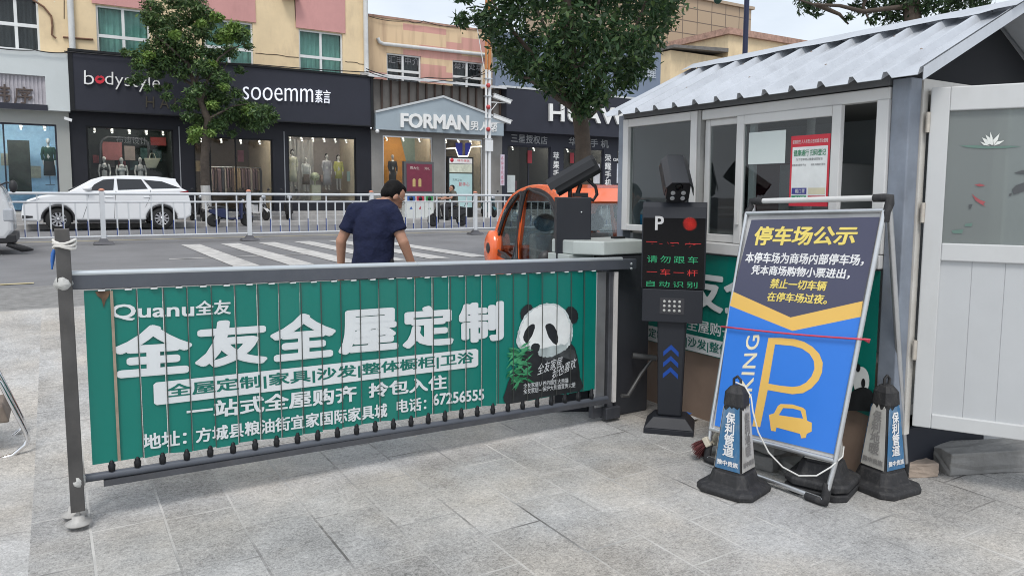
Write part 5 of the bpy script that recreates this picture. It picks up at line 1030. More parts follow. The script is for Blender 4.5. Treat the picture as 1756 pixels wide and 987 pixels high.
# ------------------------------------------------------------ warning cones with paper sleeves
CB, CWs = mat('sleeve_blue', (.04, .15, .30, 1), .55, 0, .16, 9, dirt=.75, dcol=(.30, .33, .34, 1)), mat('sleeve_silver', (.50, .49, .46, 1), .5, 0, .14, 8, dirt=.75, dcol=(.24, .21, .18, 1))
def cone(label, px, py, rot, scale=1., faces=('blue', 'silver', 'blue', 'silver'), texts=True, sleeve=True, base2=False):
    p = atZ(px, py); t = thing('warning_cone', label, 'cone', (p.x, p.y, 0), rot, 'sleeved warning cones'); s = scale
    def oct_(w, c, z): return [Vector(v) * s for v in ((w - c, -w, z), (w, -w + c, z), (w, w - c, z), (w - c, w, z), (-w + c, w, z), (-w, w - c, z), (-w, -w + c, z), (-w + c, -w, z))]
    r_ = random.Random(int(px)); j = lambda L_: [v + Vector((r_.uniform(-.003, .003), r_.uniform(-.003, .003), r_.uniform(-.002, .002))) for v in L_]
    mb = MB()
    if base2: mb.loft([j(oct_(.155, .05, .001)), j(oct_(.158, .05, .035)), oct_(.12, .04, .05)], smooth=False)
    z = .05 if base2 else 0
    mb.loft([j(oct_(.158, .052, z + .001)), j(oct_(.162, .052, z + .028)), j(oct_(.150, .05, z + .04)), oct_(.112, .035, z + .05), oct_(.092, .03, z + .115)], smooth=False); mb.build('base', BLKRUB, t, True, bevel=.006)
    def ring(w, c, zz_): return oct_(w, c, zz_)
    mb = MB(); mb.loft([ring(.080, .022, z + .115), ring(.077, .022, z + .125), ring(.049, .014, .475), ring(.046, .012, .50)], smooth=False); mb.build('body', BLKRUB, t, True)
    mb = MB(); mb.loft([ring(.050, .014, .455), ring(.055, .016, .47), ring(.051, .016, .535), ring(.030, .012, .565), ring(.016, .006, .572)], smooth=False); mb.tube([Vector((-.018, 0, .565)) * s, Vector((-.020, 0, .60)) * s, Vector((0, 0, .618)) * s, Vector((.020, 0, .60)) * s, Vector((.018, 0, .565)) * s], .008 * s, 8); mb.build('cap', BLKRUB, t, True, bevel=.003)
    if sleeve:
        za, zb_ = z + .128, .462; w = lambda q: .080 + (.051 - .080) * (q - z - .115) / (.475 - z - .115) + .003
        for k, c_ in enumerate(faces):
            Mz = Matrix.Rotation(k * math.pi / 2, 4, 'Z'); wa, wb_ = w(za), w(zb_)
            top = [(-wb_ * .8 + 2 * wb_ * .8 * i / 8, -wb_, zb_ + r_.uniform(-.025, .008)) for i in range(9)]
            pts = [(-wa * .86, -wa, za), (wa * .86, -wa, za)] + top[::-1]
            mb = MB(); mb.X = Mz; mb.slab([Vector(q) * s for q in pts], Vector((0, .0015, 0)), None)
            f = mb.build('sleeve', CB if c_ == 'blue' else CWs, t, True)
            if texts:
                m_ = SWH if c_ == 'blue' else mat('sleeve_faded_print', (.28, .27, .26, 1), .6)
                tx = '保利管道' if c_ == 'blue' else '保利地暖'
                def q4(x0, x1, z0, z1): return [Mz @ (Vector((x * (w(zq) / w(.3)), -w(zq) - .0015, zq)) * s) for x, zq in ((x0, z1), (x1, z1), (x1, z0), (x0, z0))]
                V, F = glyphs('\n'.join(tx), .03, 1, .95, 0., 0.); Q = q4(-.030, .030, za + .072, zb_ - .028); mb = MB(); mb.put([onquad(Q, u, v) + Mz @ Vector((0, -e * 1.5, 0)) for u, v, _, e in V], F); mb.build('lettering', m_, f, True)
                V, F = glyphs('豫中贵族', .03); Q = q4(-.052, .052, za + .022, za + .05); mb = MB(); mb.put([onquad(Q, u, v) + Mz @ Vector((0, -e * 1.5, 0)) for u, v, _, e in V], F); mb.build('lettering', m_, f, True)
    return t
cone('grimy cone with torn blue and silver sleeve standing before the notice board', 1258, 838, R_(-75), .955)
cone('upright cone with blue lettered sleeve beside the rear leg of the notice board', 1511, 835, R_(-5), .955)
cone('low cone with double black base tucked behind the notice board leg', 1409, 838, R_(20), .98, ('silver', 'silver', 'blue', 'silver'), False, True, True)
mb = MB(); pts = [(1262, 655), (1278, 662), (1288, 680), (1291, 705), (1300, 740), (1318, 775), (1342, 800), (1370, 815), (1400, 815), (1425, 800), (1445, 782), (1447, 765)]
a_ = atZ(1258, 836); pth = []
for i, (x, y) in enumerate(pts):
    f = i / (len(pts) - 1); D = 3.63 * (1 - f) + 3.72 * f; D -= .10 * math.sin(f * math.pi) if True else 0
    pth.append(atD(x, y, D - .06 if i else 3.63))
mb.tube(pth, .0038, 6); tag(mb.build('white_cable', mat('white_cord', (.62, .61, .58, 1), .6)), 'thin white cable looping from the front cone to the notice board', 'cable')

# ------------------------------------------------------------ rubble, pavers, brush round the kiosk
STONE = mat('rough_grey_stone', (.27, .265, .255, 1), .9, 0, .2, 6, .7, 25, dirt=.4, dcol=(.18, .17, .15, 1)); BRK = mat('tan_paver', (.36, .29, .235, 1), .85, 0, .15, 6, .3, 50, dirt=.3)
def rough_block(name, label, cat, c, size, rot, m, group=None, tilt=0, seed=0):
    bm = bmesh.new(); bmesh.ops.create_cube(bm, size=1); bmesh.ops.subdivide_edges(bm, edges=bm.edges[:], cuts=4, use_grid_fill=True); r = random.Random(seed)
    for v in bm.verts:
        v.co = Vector((v.co.x * size[0], v.co.y * size[1], (v.co.z + .5) * size[2])); v.co += Vector((r.uniform(-1, 1), r.uniform(-1, 1), r.uniform(-1, 1))) * min(size) * .045
    me = bpy.data.meshes.new(name); bm.to_mesh(me); bm.free(); me.materials.append(m); o = bpy.data.objects.new(name, me); COL.objects.link(o); o.location = c; o.rotation_euler = (0, tilt, rot)
    b = o.modifiers.new('bevel', 'BEVEL'); b.width = .006; b.segments = 2; return tag(o, label, cat, group)
q0, q1, q2 = atZ(1630, 817), atZ(1752, 809), atZ(1566, 768, .12)
sdir = (q1 - q0).normalized(); snr = Vector((-sdir.y, sdir.x, 0)); swd = max(.2, (Vector((q2.x, q2.y, 0)) - q0).dot(snr)); sc0 = q0 + sdir * .40 + snr * swd / 2
rough_block('stone_slab', 'long rough grey stone slab lying under the open kiosk door', 'stone', (sc0.x, sc0.y, 0), (.80, swd, .125), math.atan2(sdir.y, sdir.x), STONE, seed=1)
mb = MB(); mb.box((KX + .09, KY0 + .005, 0), (4.62, KY0 + .03, .262)); mb.build('dark_gap_panel', mat('dark_gap_navy', (.012, .015, .025, 1), .7), kiosk)  # dark panel added for the dark gap beneath the door
c = atZ(1570, 821); rough_block('paver_brick', 'tan paver brick beside the stone slab nearest the door', 'brick', (c.x + .06, c.y + .05, 0), (.22, .11, .075), R_(-25), BRK, 'loose pavers', seed=2)
rough_block('paver_brick', 'reddish tan paver resting atop another behind the rear sign leg', 'brick', (c.x + .00, c.y + .20, .062), (.22, .11, .06), R_(-10), mat('red_paver', (.32, .22, .19, 1), .85, 0, .15, 6, .3, 50, dirt=.3), 'loose pavers', seed=3)
rough_block('paver_brick', 'tan paver at the bottom behind the rear sign leg', 'brick', (c.x + .01, c.y + .20, 0), (.22, .11, .06), R_(-14), BRK, 'loose pavers', seed=4)
for i, (x, y, z, r, l_) in enumerate(((3.40, 2.75, 0, 15, 'dusty broken stone at the bottom of the pile under the notice board'), (3.43, 2.72, .085, 4, 'flat dusty stone on top of the pile under the notice board'), (3.36, 2.45, 0, 60, 'tilted broken stone behind the low double based cone'))):
    rough_block('broken_stone', l_, 'stone', (x, y, z), (.34, .2, .08), R_(r), STONE, 'broken stones', tilt=.04 * i, seed=10 + i)
bp_ = atZ(1194, 781); br = thing('dust_brush', 'worn dark red brush head with a cream block lying by the kiosk', 'brush', tuple(bp_ + Vector((0, 0, .045))), R_(20)); br.rotation_euler = (R_(55), R_(12), R_(25))
bm_ = MB(); rg = random.Random(9)
for i in range(420):
    u, v = rg.uniform(-.085, .085), rg.uniform(-.02, .02); a = Vector((u, v, .085)); e = Vector((u * 1.15 + rg.uniform(-.012, .012), v * 1.7 - .02 + rg.uniform(-.012, .012), rg.uniform(.0, .012))); bm_.tube([a, (a + e) / 2 + Vector((0, .004, 0)), e], [.0024, .0022, .001], 3, cap=False)
o = bm_.build('bristles', mat('maroon_bristle', (.10, .025, .025, 1), .8, 0, .4, 30), br, True); o['kind'] = 'stuff'
mb = MB(); mb.box((-.095, -.028, .083), (.095, .028, .115)); mb.build('block', mat('cream_plastic', (.55, .50, .40, 1), .5, 0, .1, 8, dirt=.3), br, True, bevel=.006)
mb = MB(); mb.tube([(0, 0, .11), (.02, .03, .16)], .014, 8); mb.build('socket', mat('cream_plastic', (.55, .50, .40, 1), .5), br, True)
# scrap of blue and white plastic by the terminal
c = atZ(1185, 722); mb = MB(); mb.put([tuple(c + Vector(q)) for q in ((-.06, 0, .004), (0, -.03, .02), (.07, .0, .01), (.02, .06, .035), (-.04, .05, .02))], [(0, 1, 3), (1, 2, 3), (0, 3, 4)]); sc_ = tag(mb.build('plastic_scrap', mat('white_scrap', (.6, .6, .6, 1), .6)), 'crumpled white and blue plastic scrap behind the terminal base', 'litter')
mb = MB(); mb.put([tuple(c + Vector(q)) for q in ((-.05, .03, .03), (.03, .02, .045), (.01, .07, .05), (-.05, .07, .04))], [(0, 1, 2, 3)]); mb.build('blue_flap', mat('blue_plastic', (.03, .13, .42, 1), .5), sc_)

# ------------------------------------------------------------ tubular stool at the left edge
st = thing('tubular_stool', 'bent chrome tube chair with a worn wooden seat at the left edge', 'chair', (-.55, 5.0, 0))
z2 = lambda x, y, Y: atY(x, y, Y)
q0 = atZ(2, 790); yy = q0.y
T_ = [(-60, 640), (-25, 640), (0, 655), (22, 697), (44, 740), (48, 752), (44, 762), (22, 780), (2, 791), (-40, 806)]
mb = MB(); base = [atY(x, y, yy) for x, y in T_]; mb.tube([Vector((p.x, p.y, max(p.z, .013))) for p in base], .013, 10); mb.build('leg_frame', CHROME, st)
mb = MB(); mb.tube([Vector((p.x - .03, p.y + .34, max(p.z, .013))) for p in base], .013, 10); mb.build('leg_frame', CHROME, st)
WOODS = mat('worn_grey_wood', (.20, .16, .13, 1), .7, 0, .25, 7, dirt=.3)
mb = MB(); a, b = atY(16, 715, yy + .02), atY(-90, 700, yy + .02); mb.hexa([(b.x, yy + .02, a.z - .03), (a.x, yy + .02, a.z - .03), (a.x, yy + .32, a.z - .03), (b.x, yy + .32, a.z - .03)], [(b.x, yy + .02, a.z + .05), (a.x - .03, yy + .02, a.z + .07), (a.x - .03, yy + .32, a.z + .07), (b.x, yy + .32, a.z + .05)]); mb.build('seat', WOODS, st, bevel=.01)
mb = MB(); mb.box((b.x - .02, yy + .03, a.z + .06), (b.x + .02, yy + .31, a.z + .36)); mb.build('backrest', WOODS, st, bevel=.008)
# ------------------------------------------------------------ railing along the middle of the road
FYN = 19.7
fence = thing('road_railing', 'white road railing with orange capped posts along the middle of the road', 'railing', (4, FYN, RZ))
fz = lambda y: atY(428, y, FYN).z
zcap, zr1f, zr2f, zr3f = fz(325), fz(333), fz(346), fz(400)
FWH = mat('railing_white', (.60, .62, .64, 1), .42, 0, .06, 3, dirt=.35, dcol=(.42, .42, .42, 1)); FBL = mat('railing_blue', (.03, .06, .22, 1), .5); ORC = mat('orange_cap', (.62, .26, .17, 1), .6); FBASE = mat('iron_foot', (.10, .10, .11, 1), .6, .2, .2, 6)
SP = 3.27
for k in range(-1, 12):
    X = .958 + SP * k
    if X > -1.2:
        mb = MB(); mb.box((X - .05, FYN - .05, RZ + .10), (X + .05, FYN + .05, zcap - .06)); p = mb.build('post', FWH, fence)
        mb = MB(); mb.lathe([(.03, zcap - .06), (.065, zcap - .05), (.06, zcap - .02), (.02, zcap)], (X, FYN, 0), 10); mb.build('cap', ORC, p)
        mb = MB(); mb.hexa([(X - .22, FYN - .16, RZ), (X + .22, FYN - .16, RZ), (X + .22, FYN + .16, RZ), (X - .22, FYN + .16, RZ)], [(X - .19, FYN - .13, RZ + .05), (X + .19, FYN - .13, RZ + .05), (X + .19, FYN + .13, RZ + .05), (X - .19, FYN + .13, RZ + .05)]); mb.hexa([(X - .12, FYN - .09, RZ + .051), (X + .12, FYN - .09, RZ + .051), (X + .12, FYN + .09, RZ + .051), (X - .12, FYN + .09, RZ + .051)], [(X - .06, FYN - .06, RZ + .13), (X + .06, FYN - .06, RZ + .13), (X + .06, FYN + .06, RZ + .13), (X - .06, FYN + .06, RZ + .13)]); mb.build('foot', FBASE, p)
    x0, x1 = X + .052, X + SP - .052
    mb = MB(); mb.tube([(x0, FYN, zr1f), (x1, FYN, zr1f)], .035, 8); mb.tube([(x0, FYN, zr2f), (x1, FYN, zr2f)], .024, 8); mb.tube([(x0, FYN, zr3f), (x1, FYN, zr3f)], .024, 8)
    n = 13
    for i in range(1, n):
        x = x0 + (x1 - x0) * i / n; th = i % 4 == 0
        mb.box((x - .016, FYN - .012, zr3f), (x + .016, FYN + .012, zr1f if th else zr2f), 0)
        h = .42 if i % 2 == 0 else .2
        mb.box((x - .019, FYN - .015, zr3f + .03), (x - .001, FYN + .015, zr3f + .03 + h * (zr2f - zr3f)), 1)
    mb.build('railing_panel', [FWH, FBL], fence)

# ------------------------------------------------------------ white car parked at the far kerb
SYV = 26.95; C5 = lambda x, y: (x / 3.948, 200 + y / 3.948)
def V5(x, y, dy=0.): p = C5(x, y); q = atY(p[0], p[1], SYV); return (q.x, q.z)
suv = thing('parked_car', 'white crossover car parked by the far kerb outside the dark shop', 'car', (1.6, SYV + .9, RZ))
CARW = mat('white_car_paint', (.76, .77, .78, 1), .22, 0, .02, 2, coat=.6); CGL = mat('tinted_car_glass', (.012, .014, .017, 1), .06, 0, .1, 2, spec=.7); CBLK = mat('car_black_trim', (.02, .02, .022, 1), .45)
WD = 1.86
def side(pts): return [V5(*p) for p in pts]
def arch(cx, cy, r, a0, a1, k=9): return [(cx + r * math.cos(R_(a0 + (a1 - a0) * i / k)), cy - r * .98 * math.sin(R_(a0 + (a1 - a0) * i / k))) for i in range(k + 1)]
low = side([(150, 705), (142, 668), (150, 600), (185, 562), (270, 535), (430, 512), (600, 507), (1030, 494), (1235, 486), (1272, 502), (1288, 560), (1298, 612), (1296, 668), (1262, 692), (1205, 696)] + arch(1098, 700, 106, 2, 178) + [(980, 700), (530, 702)] + arch(396, 702, 108, 2, 178) + [(270, 712)])
wz = RZ
mb = MB(); mb.plate(low, [], WD, .07, lambda c: Vector((c.x, SYV + WD / 2 + c.z, c.y)), res=2); mb.build('body', CARW, suv)
zb_ = V5(600, 506)[1]; zr_ = V5(860, 397)[1]
def tumble(c, d): t = max(0, (c[1] - zb_) / (zr_ - zb_)); s = 1 if d > 0 else -1; return Vector((c[0], SYV + WD / 2 + s * (WD / 2 - .05 - .20 * t) , c[1]))
cab_ = side([(455, 512), (620, 424), (700, 403), (860, 397), (1050, 403), (1200, 421), (1196, 433), (1240, 492), (1030, 500), (600, 512)])
mb = MB(); A = [tumble(p, -1) for p in cab_]; B = [tumble(p, 1) for p in cab_]; n = len(A); mb.put(A + B, [tuple(range(n)), tuple(range(2 * n - 1, n - 1, -1))] + [(i, n + i, n + (i + 1) % n, (i + 1) % n) for i in range(n)]); mb.build('cabin', CARW, suv, bevel=.04, seg=3)
for nm, pts in (('side_window', [(605, 500), (640, 458), (700, 426), (776, 420), (768, 496)]), ('side_window', [(792, 420), (960, 424), (1002, 488), (800, 496)]), ('side_window', [(975, 426), (1100, 438), (1226, 484), (1032, 488)])):
    for d in (-1, 1):
        P = [tumble(p, d) + Vector((0, .006 * d, 0)) for p in side(pts)]; mb = MB(); mb.slab(P, (0, .004 * d, 0)); mb.build(nm, CGL, suv)
a, b = V5(462, 506), V5(628, 424); mb = MB(); mb.hexa([tumble(a, -1) + Vector((-.02, .10, .03)), tumble(a, 1) + Vector((-.02, -.10, .03)), tumble(b, 1) + Vector((-.02, -.08, .02)), tumble(b, -1) + Vector((-.02, .08, .02))], [tumble(a, -1) + Vector((.1, .10, 0)), tumble(a, 1) + Vector((.1, -.10, 0)), tumble(b, 1) + Vector((.1, -.08, -.03)), tumble(b, -1) + Vector((.1, .08, -.03))]); mb.build('windscreen', CGL, suv)
def wheel(parent, x, y, z, r, w, sgn, spokes=10):
    mb = MB(); mb.lathe([(r * .62, -w / 2), (r * .93, -w / 2), (r, -w / 2 + .03), (r, w / 2 - .03), (r * .93, w / 2), (r * .62, w / 2), (r * .62, -w / 2)], (x, y, z), 28, axis='Y', caps=False); t = mb.build('wheel', TYRE, parent)
    mb = MB(); yo = y - sgn * (w / 2 - .02); mb.lathe([(r * .63, .05), (r * .63, 0), (r * .58, .0), (r * .57, .05)], (x, yo, z), 24, axis='Y', caps=False); mb.lathe([(.01, -.012), (.05, -.008), (.05, .04)], (x, yo, z), 12, axis='Y')
    for k in range(spokes):
        an = 2 * math.pi * k / spokes; d = Vector((math.cos(an), 0, math.sin(an))); q = Vector((-math.sin(an), 0, math.cos(an))); c = Vector((x, yo, z)); mb.hexa([c + d * .03 - q * .022, c + d * r * .58 - q * .03, c + d * r * .58 + q * .03, c + d * .03 + q * .022], [c + d * .03 - q * .022 + Vector((0, .03, 0)), c + d * r * .58 - q * .03 + Vector((0, .03, 0)), c + d * r * .58 + q * .03 + Vector((0, .03, 0)), c + d * .03 + q * .022 + Vector((0, .03, 0))])
    mb.build('rim', mat('alloy_rim', (.55, .55, .57, 1), .25, .8), t)
    mb = MB(); mb.lathe([(r * .56, 0), (r * .56, .02)], (x, y, z), 20, axis='Y'); mb.build('brake_disc', CBLK, t); return t
for cx in (396, 1098):
    X = V5(cx, 700)[0]
    for d in (-1, 1): wheel(suv, X, SYV + WD / 2 + d * (WD / 2 - .12), RZ + .355, .355, .22, 1)
    mb = MB(); c = V5(cx, 700); mb.box((X - .40, SYV + .25, RZ + .25), (X + .40, SYV + WD - .25, RZ + .72)); mb.build('wheel_well', CBLK, suv)
for cx in (396, 1098): c = V5(cx, 700); mb = MB(); mb.tube([(c[0] + .43 * math.cos(R_(a)), SYV + .0, RZ + .36 + .41 * math.sin(R_(a))) for a in range(-5, 190, 13)], .035, 6); mb.build('arch_trim', CBLK, suv)
mb = MB(); a, b = V5(530, 690), V5(985, 715); mb.box((a[0], SYV + .03, b[1]), (b[0], SYV + WD - .03, a[1])); mb.build('sill', CBLK, suv)
p = V5(590, 492); mb = MB(); mb.X = Matrix.Translation((p[0], SYV - .07, p[1] + .02)); mb.ball((0, 0, 0), (.13, .09, .075)); mb.box((.0, .05, -.06), (.08, .2, -.03)); mb.build('wing_mirror', CARW, suv)
for x in (738, 1000): p = V5(x, 545); mb = MB(); mb.box((p[0] - .12, SYV - .02, p[1] - .015), (p[0] + .12, SYV + .01, p[1] + .02)); mb.build('door_handle', CARW, suv, bevel=.008)
for L_ in ([(785, 500), (780, 560), (775, 690)], [(600, 512), (590, 600), (560, 690)], [(1020, 496), (1010, 560), (985, 610)]):
    mb = MB(); mb.tube([(*([V5(*q)[0], SYV - .001, V5(*q)[1]]),) for q in L_], .006, 4); mb.build('door_seam', CBLK, suv)
mb = MB(); mb.slab([(*([V5(*q)[0], SYV - .012, V5(*q)[1]]),) for q in ((160, 590), (190, 572), (270, 552), (250, 568), (200, 580))], (0, .3, 0)); mb.build('headlight', mat('lamp_glass', (.45, .47, .5, 1), .15, .3), suv)
mb = MB(); mb.slab([(*([V5(*q)[0], SYV - .012, V5(*q)[1]]),) for q in ((1215, 510), (1272, 500), (1279, 518), (1225, 520))], (0, .4, 0)); mb.build('tail_light', mat('tail_red', (.22, .01, .015, 1), .2), suv)
mb = MB(); mb.slab([(*([V5(*q)[0], SYV - .012, V5(*q)[1]]),) for q in ((150, 690), (150, 668), (222, 672), (222, 684))], (0, .2, 0)); mb.build('fog_lamp_recess', CBLK, suv)

# ------------------------------------------------------------ front of a grey van entering at the left edge
VY = 17.2; VV = lambda x, y: (lambda q: (q.x, q.z))(atY(x, y, VY))
van = thing('white_van', 'white van with only its front bumper and headlight in view at the left edge', 'van', (-2.5, VY + .9, RZ))
vx = VV(20, 380)[0]; out = [(vx - 4, RZ + .3), (vx - .1, RZ + .28), (vx + .02, RZ + .45), (vx + .02, RZ + .75), (vx - .05, RZ + 1.05), (vx - .12, RZ + 1.25), (vx - .55, RZ + 1.85), (vx - .8, RZ + 1.98), (vx - 4, RZ + 2.0)]
mb = MB(); mb.plate(out, [], 1.7, .08, lambda c: Vector((c.x, VY + .85 + c.z, c.y)), res=2); mb.build('body', mat('silver_van_paint', (.62, .63, .64, 1), .25, .1, .04, 2, coat=.4), van)
mb = MB(); mb.slab([(vx - .15, VY - .004, RZ + 1.22), (vx - .52, VY - .004, RZ + 1.8), (vx - 1.6, VY - .004, RZ + 1.8), (vx - 1.6, VY - .004, RZ + 1.2)], (0, .01, 0)); mb.build('side_window', CGL, van)
mb = MB(); mb.box((vx - .14, VY - .01, RZ + .63), (vx + .035, VY + .30, RZ + .88)); mb.build('headlight', mat('lamp_glass', (.45, .47, .5, 1), .15, .3), van, bevel=.03)
mb = MB(); mb.box((vx - .3, VY + .02, RZ + .22), (vx + .06, VY + 1.68, RZ + .38)); mb.build('bumper_skirt', CBLK, van, bevel=.02)
mb = MB(); mb.X = Matrix.Translation((vx + .06, VY - .08, RZ + 1.30)); mb.ball((0, 0, 0), (.07, .06, .12)); mb.tube([(0, .05, .05), (-.1, .12, .08), (-.25, .14, .0)], .015, 6); mb.build('wing_mirror', CBLK, van)
wheel(van, vx - .75, VY + .12, RZ + .31, .31, .2, 1, 8); wheel(van, vx - .75, VY + 1.6, RZ + .31, .31, .2, 1, 8)
mb = MB(); mb.tube([(vx - .1, VY + .1, RZ + .20), (vx + .15, VY + .1, RZ + .10), (vx + .32, VY + .15, RZ + .07)], [.05, .07, .02], 8); mb.build('mud_flap', BLKRUB, van)

# ------------------------------------------------------------ small orange electric car behind the kiosk
ea = R_(-100.5); hx, hy = math.cos(ea), math.sin(ea)
EP = atD(957, 372, 6.45); zg = .10
LW = .60
rgt = Vector((hy, -hx, 0)); hd = Vector((hx, hy, 0))
ec = Vector((EP.x, EP.y, 0)) - rgt * (LW - .06) - hd * .42
ev = thing('electric_microcar', 'bright orange electric microcar with arched windows beside the kiosk', 'car', (ec.x, ec.y, zg), ea)
EOR = mat('orange_paint', (.86, .155, .042, 1), .25, 0, .03, 3, coat=.6)
prof = [(-1.22, .30), (-1.26, .55), (-1.22, .85), (-1.10, 1.16), (-.90, 1.36), (-.60, 1.46), (-.20, 1.495), (.15, 1.46), (.42, 1.34), (.66, 1.10), (.82, .88), (1.05, .80), (1.22, .66), (1.27, .45), (1.24, .28)]
def ar_(cx, r): return [(cx + r * math.cos(R_(180 * i / 9)), .24 + r * math.sin(R_(180 * i / 9))) for i in range(10)]
prof0 = prof; outl = spl(prof, 3, False) + ar_(.86, .29) + ar_(-.80, .29)
h1_ = [(-1.02, .84), (-1.0, 1.0), (-.90, 1.2), (-.74, 1.33), (-.55, 1.385), (-.50, .80), (-.75, .80)]
h1_ = spl(h1_, 4); h2_ = [(-.42, .78), (-.46, 1.40), (-.2, 1.42), (.10, 1.37), (.30, 1.25), (.50, 1.05), (.63, .86), (.58, .74), (.2, .72)]; h2_ = spl(h2_, 4)
def grown(P, g=.016):
    cx, cz = sum(p[0] for p in P) / len(P), sum(p[1] for p in P) / len(P); return [(x + g * (x - cx) / math.hypot(x - cx, z - cz), z + g * (z - cz) / math.hypot(x - cx, z - cz)) for x, z in P]
def Et(s): return lambda c: Vector((c.x, s * (LW - .03 - .16 * max(0, c.y - .75) ** 1.1) + c.z, c.y))
mb = MB()
for s in (-1, 1): mb.plate(outl, [grown(h1_)[::-1], grown(h2_)[::-1]], .05, .012, Et(s))
W_ = lambda z: LW - .03 - .16 * max(0, z - .75) ** 1.1
for i in [0, 1] + list(range(4, 8)) + list(range(10, 14)):
    a, b = prof[i], prof[i + 1]; ins = .045
    mb.hexa([(a[0], -W_(a[1]), a[1]), (a[0], W_(a[1]), a[1]), (b[0], W_(b[1]), b[1]), (b[0], -W_(b[1]), b[1])], [(a[0] * .965, -W_(a[1]), a[1] - .03), (a[0] * .965, W_(a[1]), a[1] - .03), (b[0] * .965, W_(b[1]), b[1] - .03), (b[0] * .965, -W_(b[1]), b[1] - .03)])
eb = mb.build('body', EOR, ev, True)
EGL = glass('car_glass', (.70, .73, .73), 1.0)
for s in (-1, 1):
    for h in (h1_, h2_): mb = MB(); mb.plate(h, [], .004, 0, Et(s)); mb.build('side_window', EGL, ev, True)
    mb = MB(); mb.plate([(-.48, .30), (-.52, .73), (.2, .665), (.60, .70), (.70, .60), (.55, .35), (.54, .26)], [], .012, .003, lambda c, s=s: Vector((c.x, s * (LW + .001) + c.z, c.y))); mb.build('door_panel', CBLK, ev, True)
    mb = MB(); mb.plate(spl([(-1.07, .80), (-1.05, 1.02), (-.94, 1.235), (-.77, 1.375), (-.5, 1.435), (-.2, 1.462), (.13, 1.405), (.35, 1.285), (.56, 1.065), (.69, .85), (.62, .70), (.1, .675), (-.5, .73)], 3), [h1_[::-1], h2_[::-1]], .006, 0, lambda c, s=s: Et(s)(c) + Vector((0, s * .031, 0))); mb.build('window_surround', mat('gloss_black', (.008, .008, .009, 1), .15, coat=.4), ev, True)
    for P_, nm in ((h2_, 'window_trim'), (h1_, 'window_trim')): mb = MB(); mb.tube([Et(s)(Vector((x, z, 0))) + Vector((0, s * .026, 0)) for x, z in P_], .014, 6, closed=True); mb.build(nm, CBLK, ev, True)
    mb = MB(); mb.ball((.60, s * (LW + .13), .84), (.05, .075, .095)); mb.tube([(.58, s * (LW + .08), .80), (.56, s * (LW - .02), .76)], .018, 6); mb.build('wing_mirror', CBLK, ev, True)
    mb = MB(); mb.loft([[(-1.10 + .15 * math.cos(t) * k, s * (LW + d), .82 + .20 * math.sin(t) * k) for t in [i * math.pi / 8 for i in range(16)]] for k, d in ((1, -.06), (1, .03), (.75, .06))]); lo_ = mb.build('rear_fender', EOR, ev, True)
    mb = MB(); mb.lathe([(.055, 0), (.055, s * .01), (.02, s * .012)], (-1.07, s * (LW + .056), .84), 14, axis='Y'); mb.build('tail_light', CBLK, lo_, True)
    mb = MB(); mb.lathe([(.09, 0), (.10, .03), (.05, .06)], (1.18, s * .42, .62), 14, axis='X'); mb.build('headlight', mat('lamp_glass', (.45, .47, .5, 1), .15, .3), ev, True)
    for x in (-.80, .86):
        mb = MB(); mb.lathe([(.14, -.07), (.23, -.07), (.245, -.04), (.245, .04), (.23, .07), (.14, .07)], (x, s * (LW - .09), .245), 20, axis='Y'); t = mb.build('wheel', TYRE, ev, True); mb = MB(); mb.lathe([(.145, -.05), (.145, .06), (.02, .065)], (x, s * (LW - .09), .245), 16, axis='Y'); mb.build('rim', ALU, t, True)
mb = MB(); a, b, m_ = prof[10], prof[8], prof[9]; WGL = glass('windscreen_glass', (.78, .82, .82), 1.0, boost=5.)
for p, q in ((a, m_), (m_, b)): mb.hexa([(p[0], -W_(p[1]) + .03, p[1]), (p[0], W_(p[1]) - .03, p[1]), (q[0], W_(q[1]) - .03, q[1]), (q[0], -W_(q[1]) + .03, q[1])], [(p[0] - .01, -W_(p[1]) + .03, p[1] - .006), (p[0] - .01, W_(p[1]) - .03, p[1] - .006), (q[0] - .01, W_(q[1]) - .03, q[1] - .006), (q[0] - .01, -W_(q[1]) + .03, q[1] - .006)])
mb.build('windscreen', WGL, ev, True)
mb = MB(); p, q = prof[2], prof[4]; mb.hexa([(p[0], -W_(p[1]) + .03, p[1]), (p[0], W_(p[1]) - .03, p[1]), (q[0], W_(q[1]) - .03, q[1]), (q[0], -W_(q[1]) + .03, q[1])], [(p[0] + .01, -W_(p[1]) + .03, p[1]), (p[0] + .01, W_(p[1]) - .03, p[1]), (q[0] + .01, W_(q[1]) - .03, q[1]), (q[0] + .01, -W_(q[1]) + .03, q[1])]); mb.build('rear_window', EGL, ev, True)
SEATM = mat('pale_seat_cover', (.42, .42, .41, 1), .8)
for s in (-.27, .27):
    mb = MB(); mb.box((-.35, s - .2, .42), (.12, s + .2, .56)); mb.hexa([(-.42, s - .2, .5), (-.28, s - .2, .5), (-.28, s + .2, .5), (-.42, s + .2, .5)], [(-.52, s - .17, 1.02), (-.42, s - .17, 1.02), (-.42, s + .17, 1.02), (-.52, s + .17, 1.02)]); se = mb.build('seat', SEATM, ev, True, bevel=.04); mb = MB(); mb.ball((-.48, s, 1.12), (.06, .12, .09)); mb.build('headrest', CBLK, se, True)
mb = MB(); mb.box((-1.15, -LW + .06, .26), (1.15, LW - .06, .40)); mb.box((.45, -LW + .08, .40), (.8, LW - .08, .80)); mb.build('floor_and_dash', CBLK, ev, True)
mb = MB(); mb.tube([(.36 + .06 * math.sin(t), .27 + .17 * math.cos(t), .84 + .15 * math.sin(t)) for t in [i * math.pi / 8 for i in range(16)]], .014, 6, closed=True); mb.tube([(.36, .27, .84), (.5, .27, .76)], .02, 6); mb.build('steering_wheel', CBLK, ev, True)

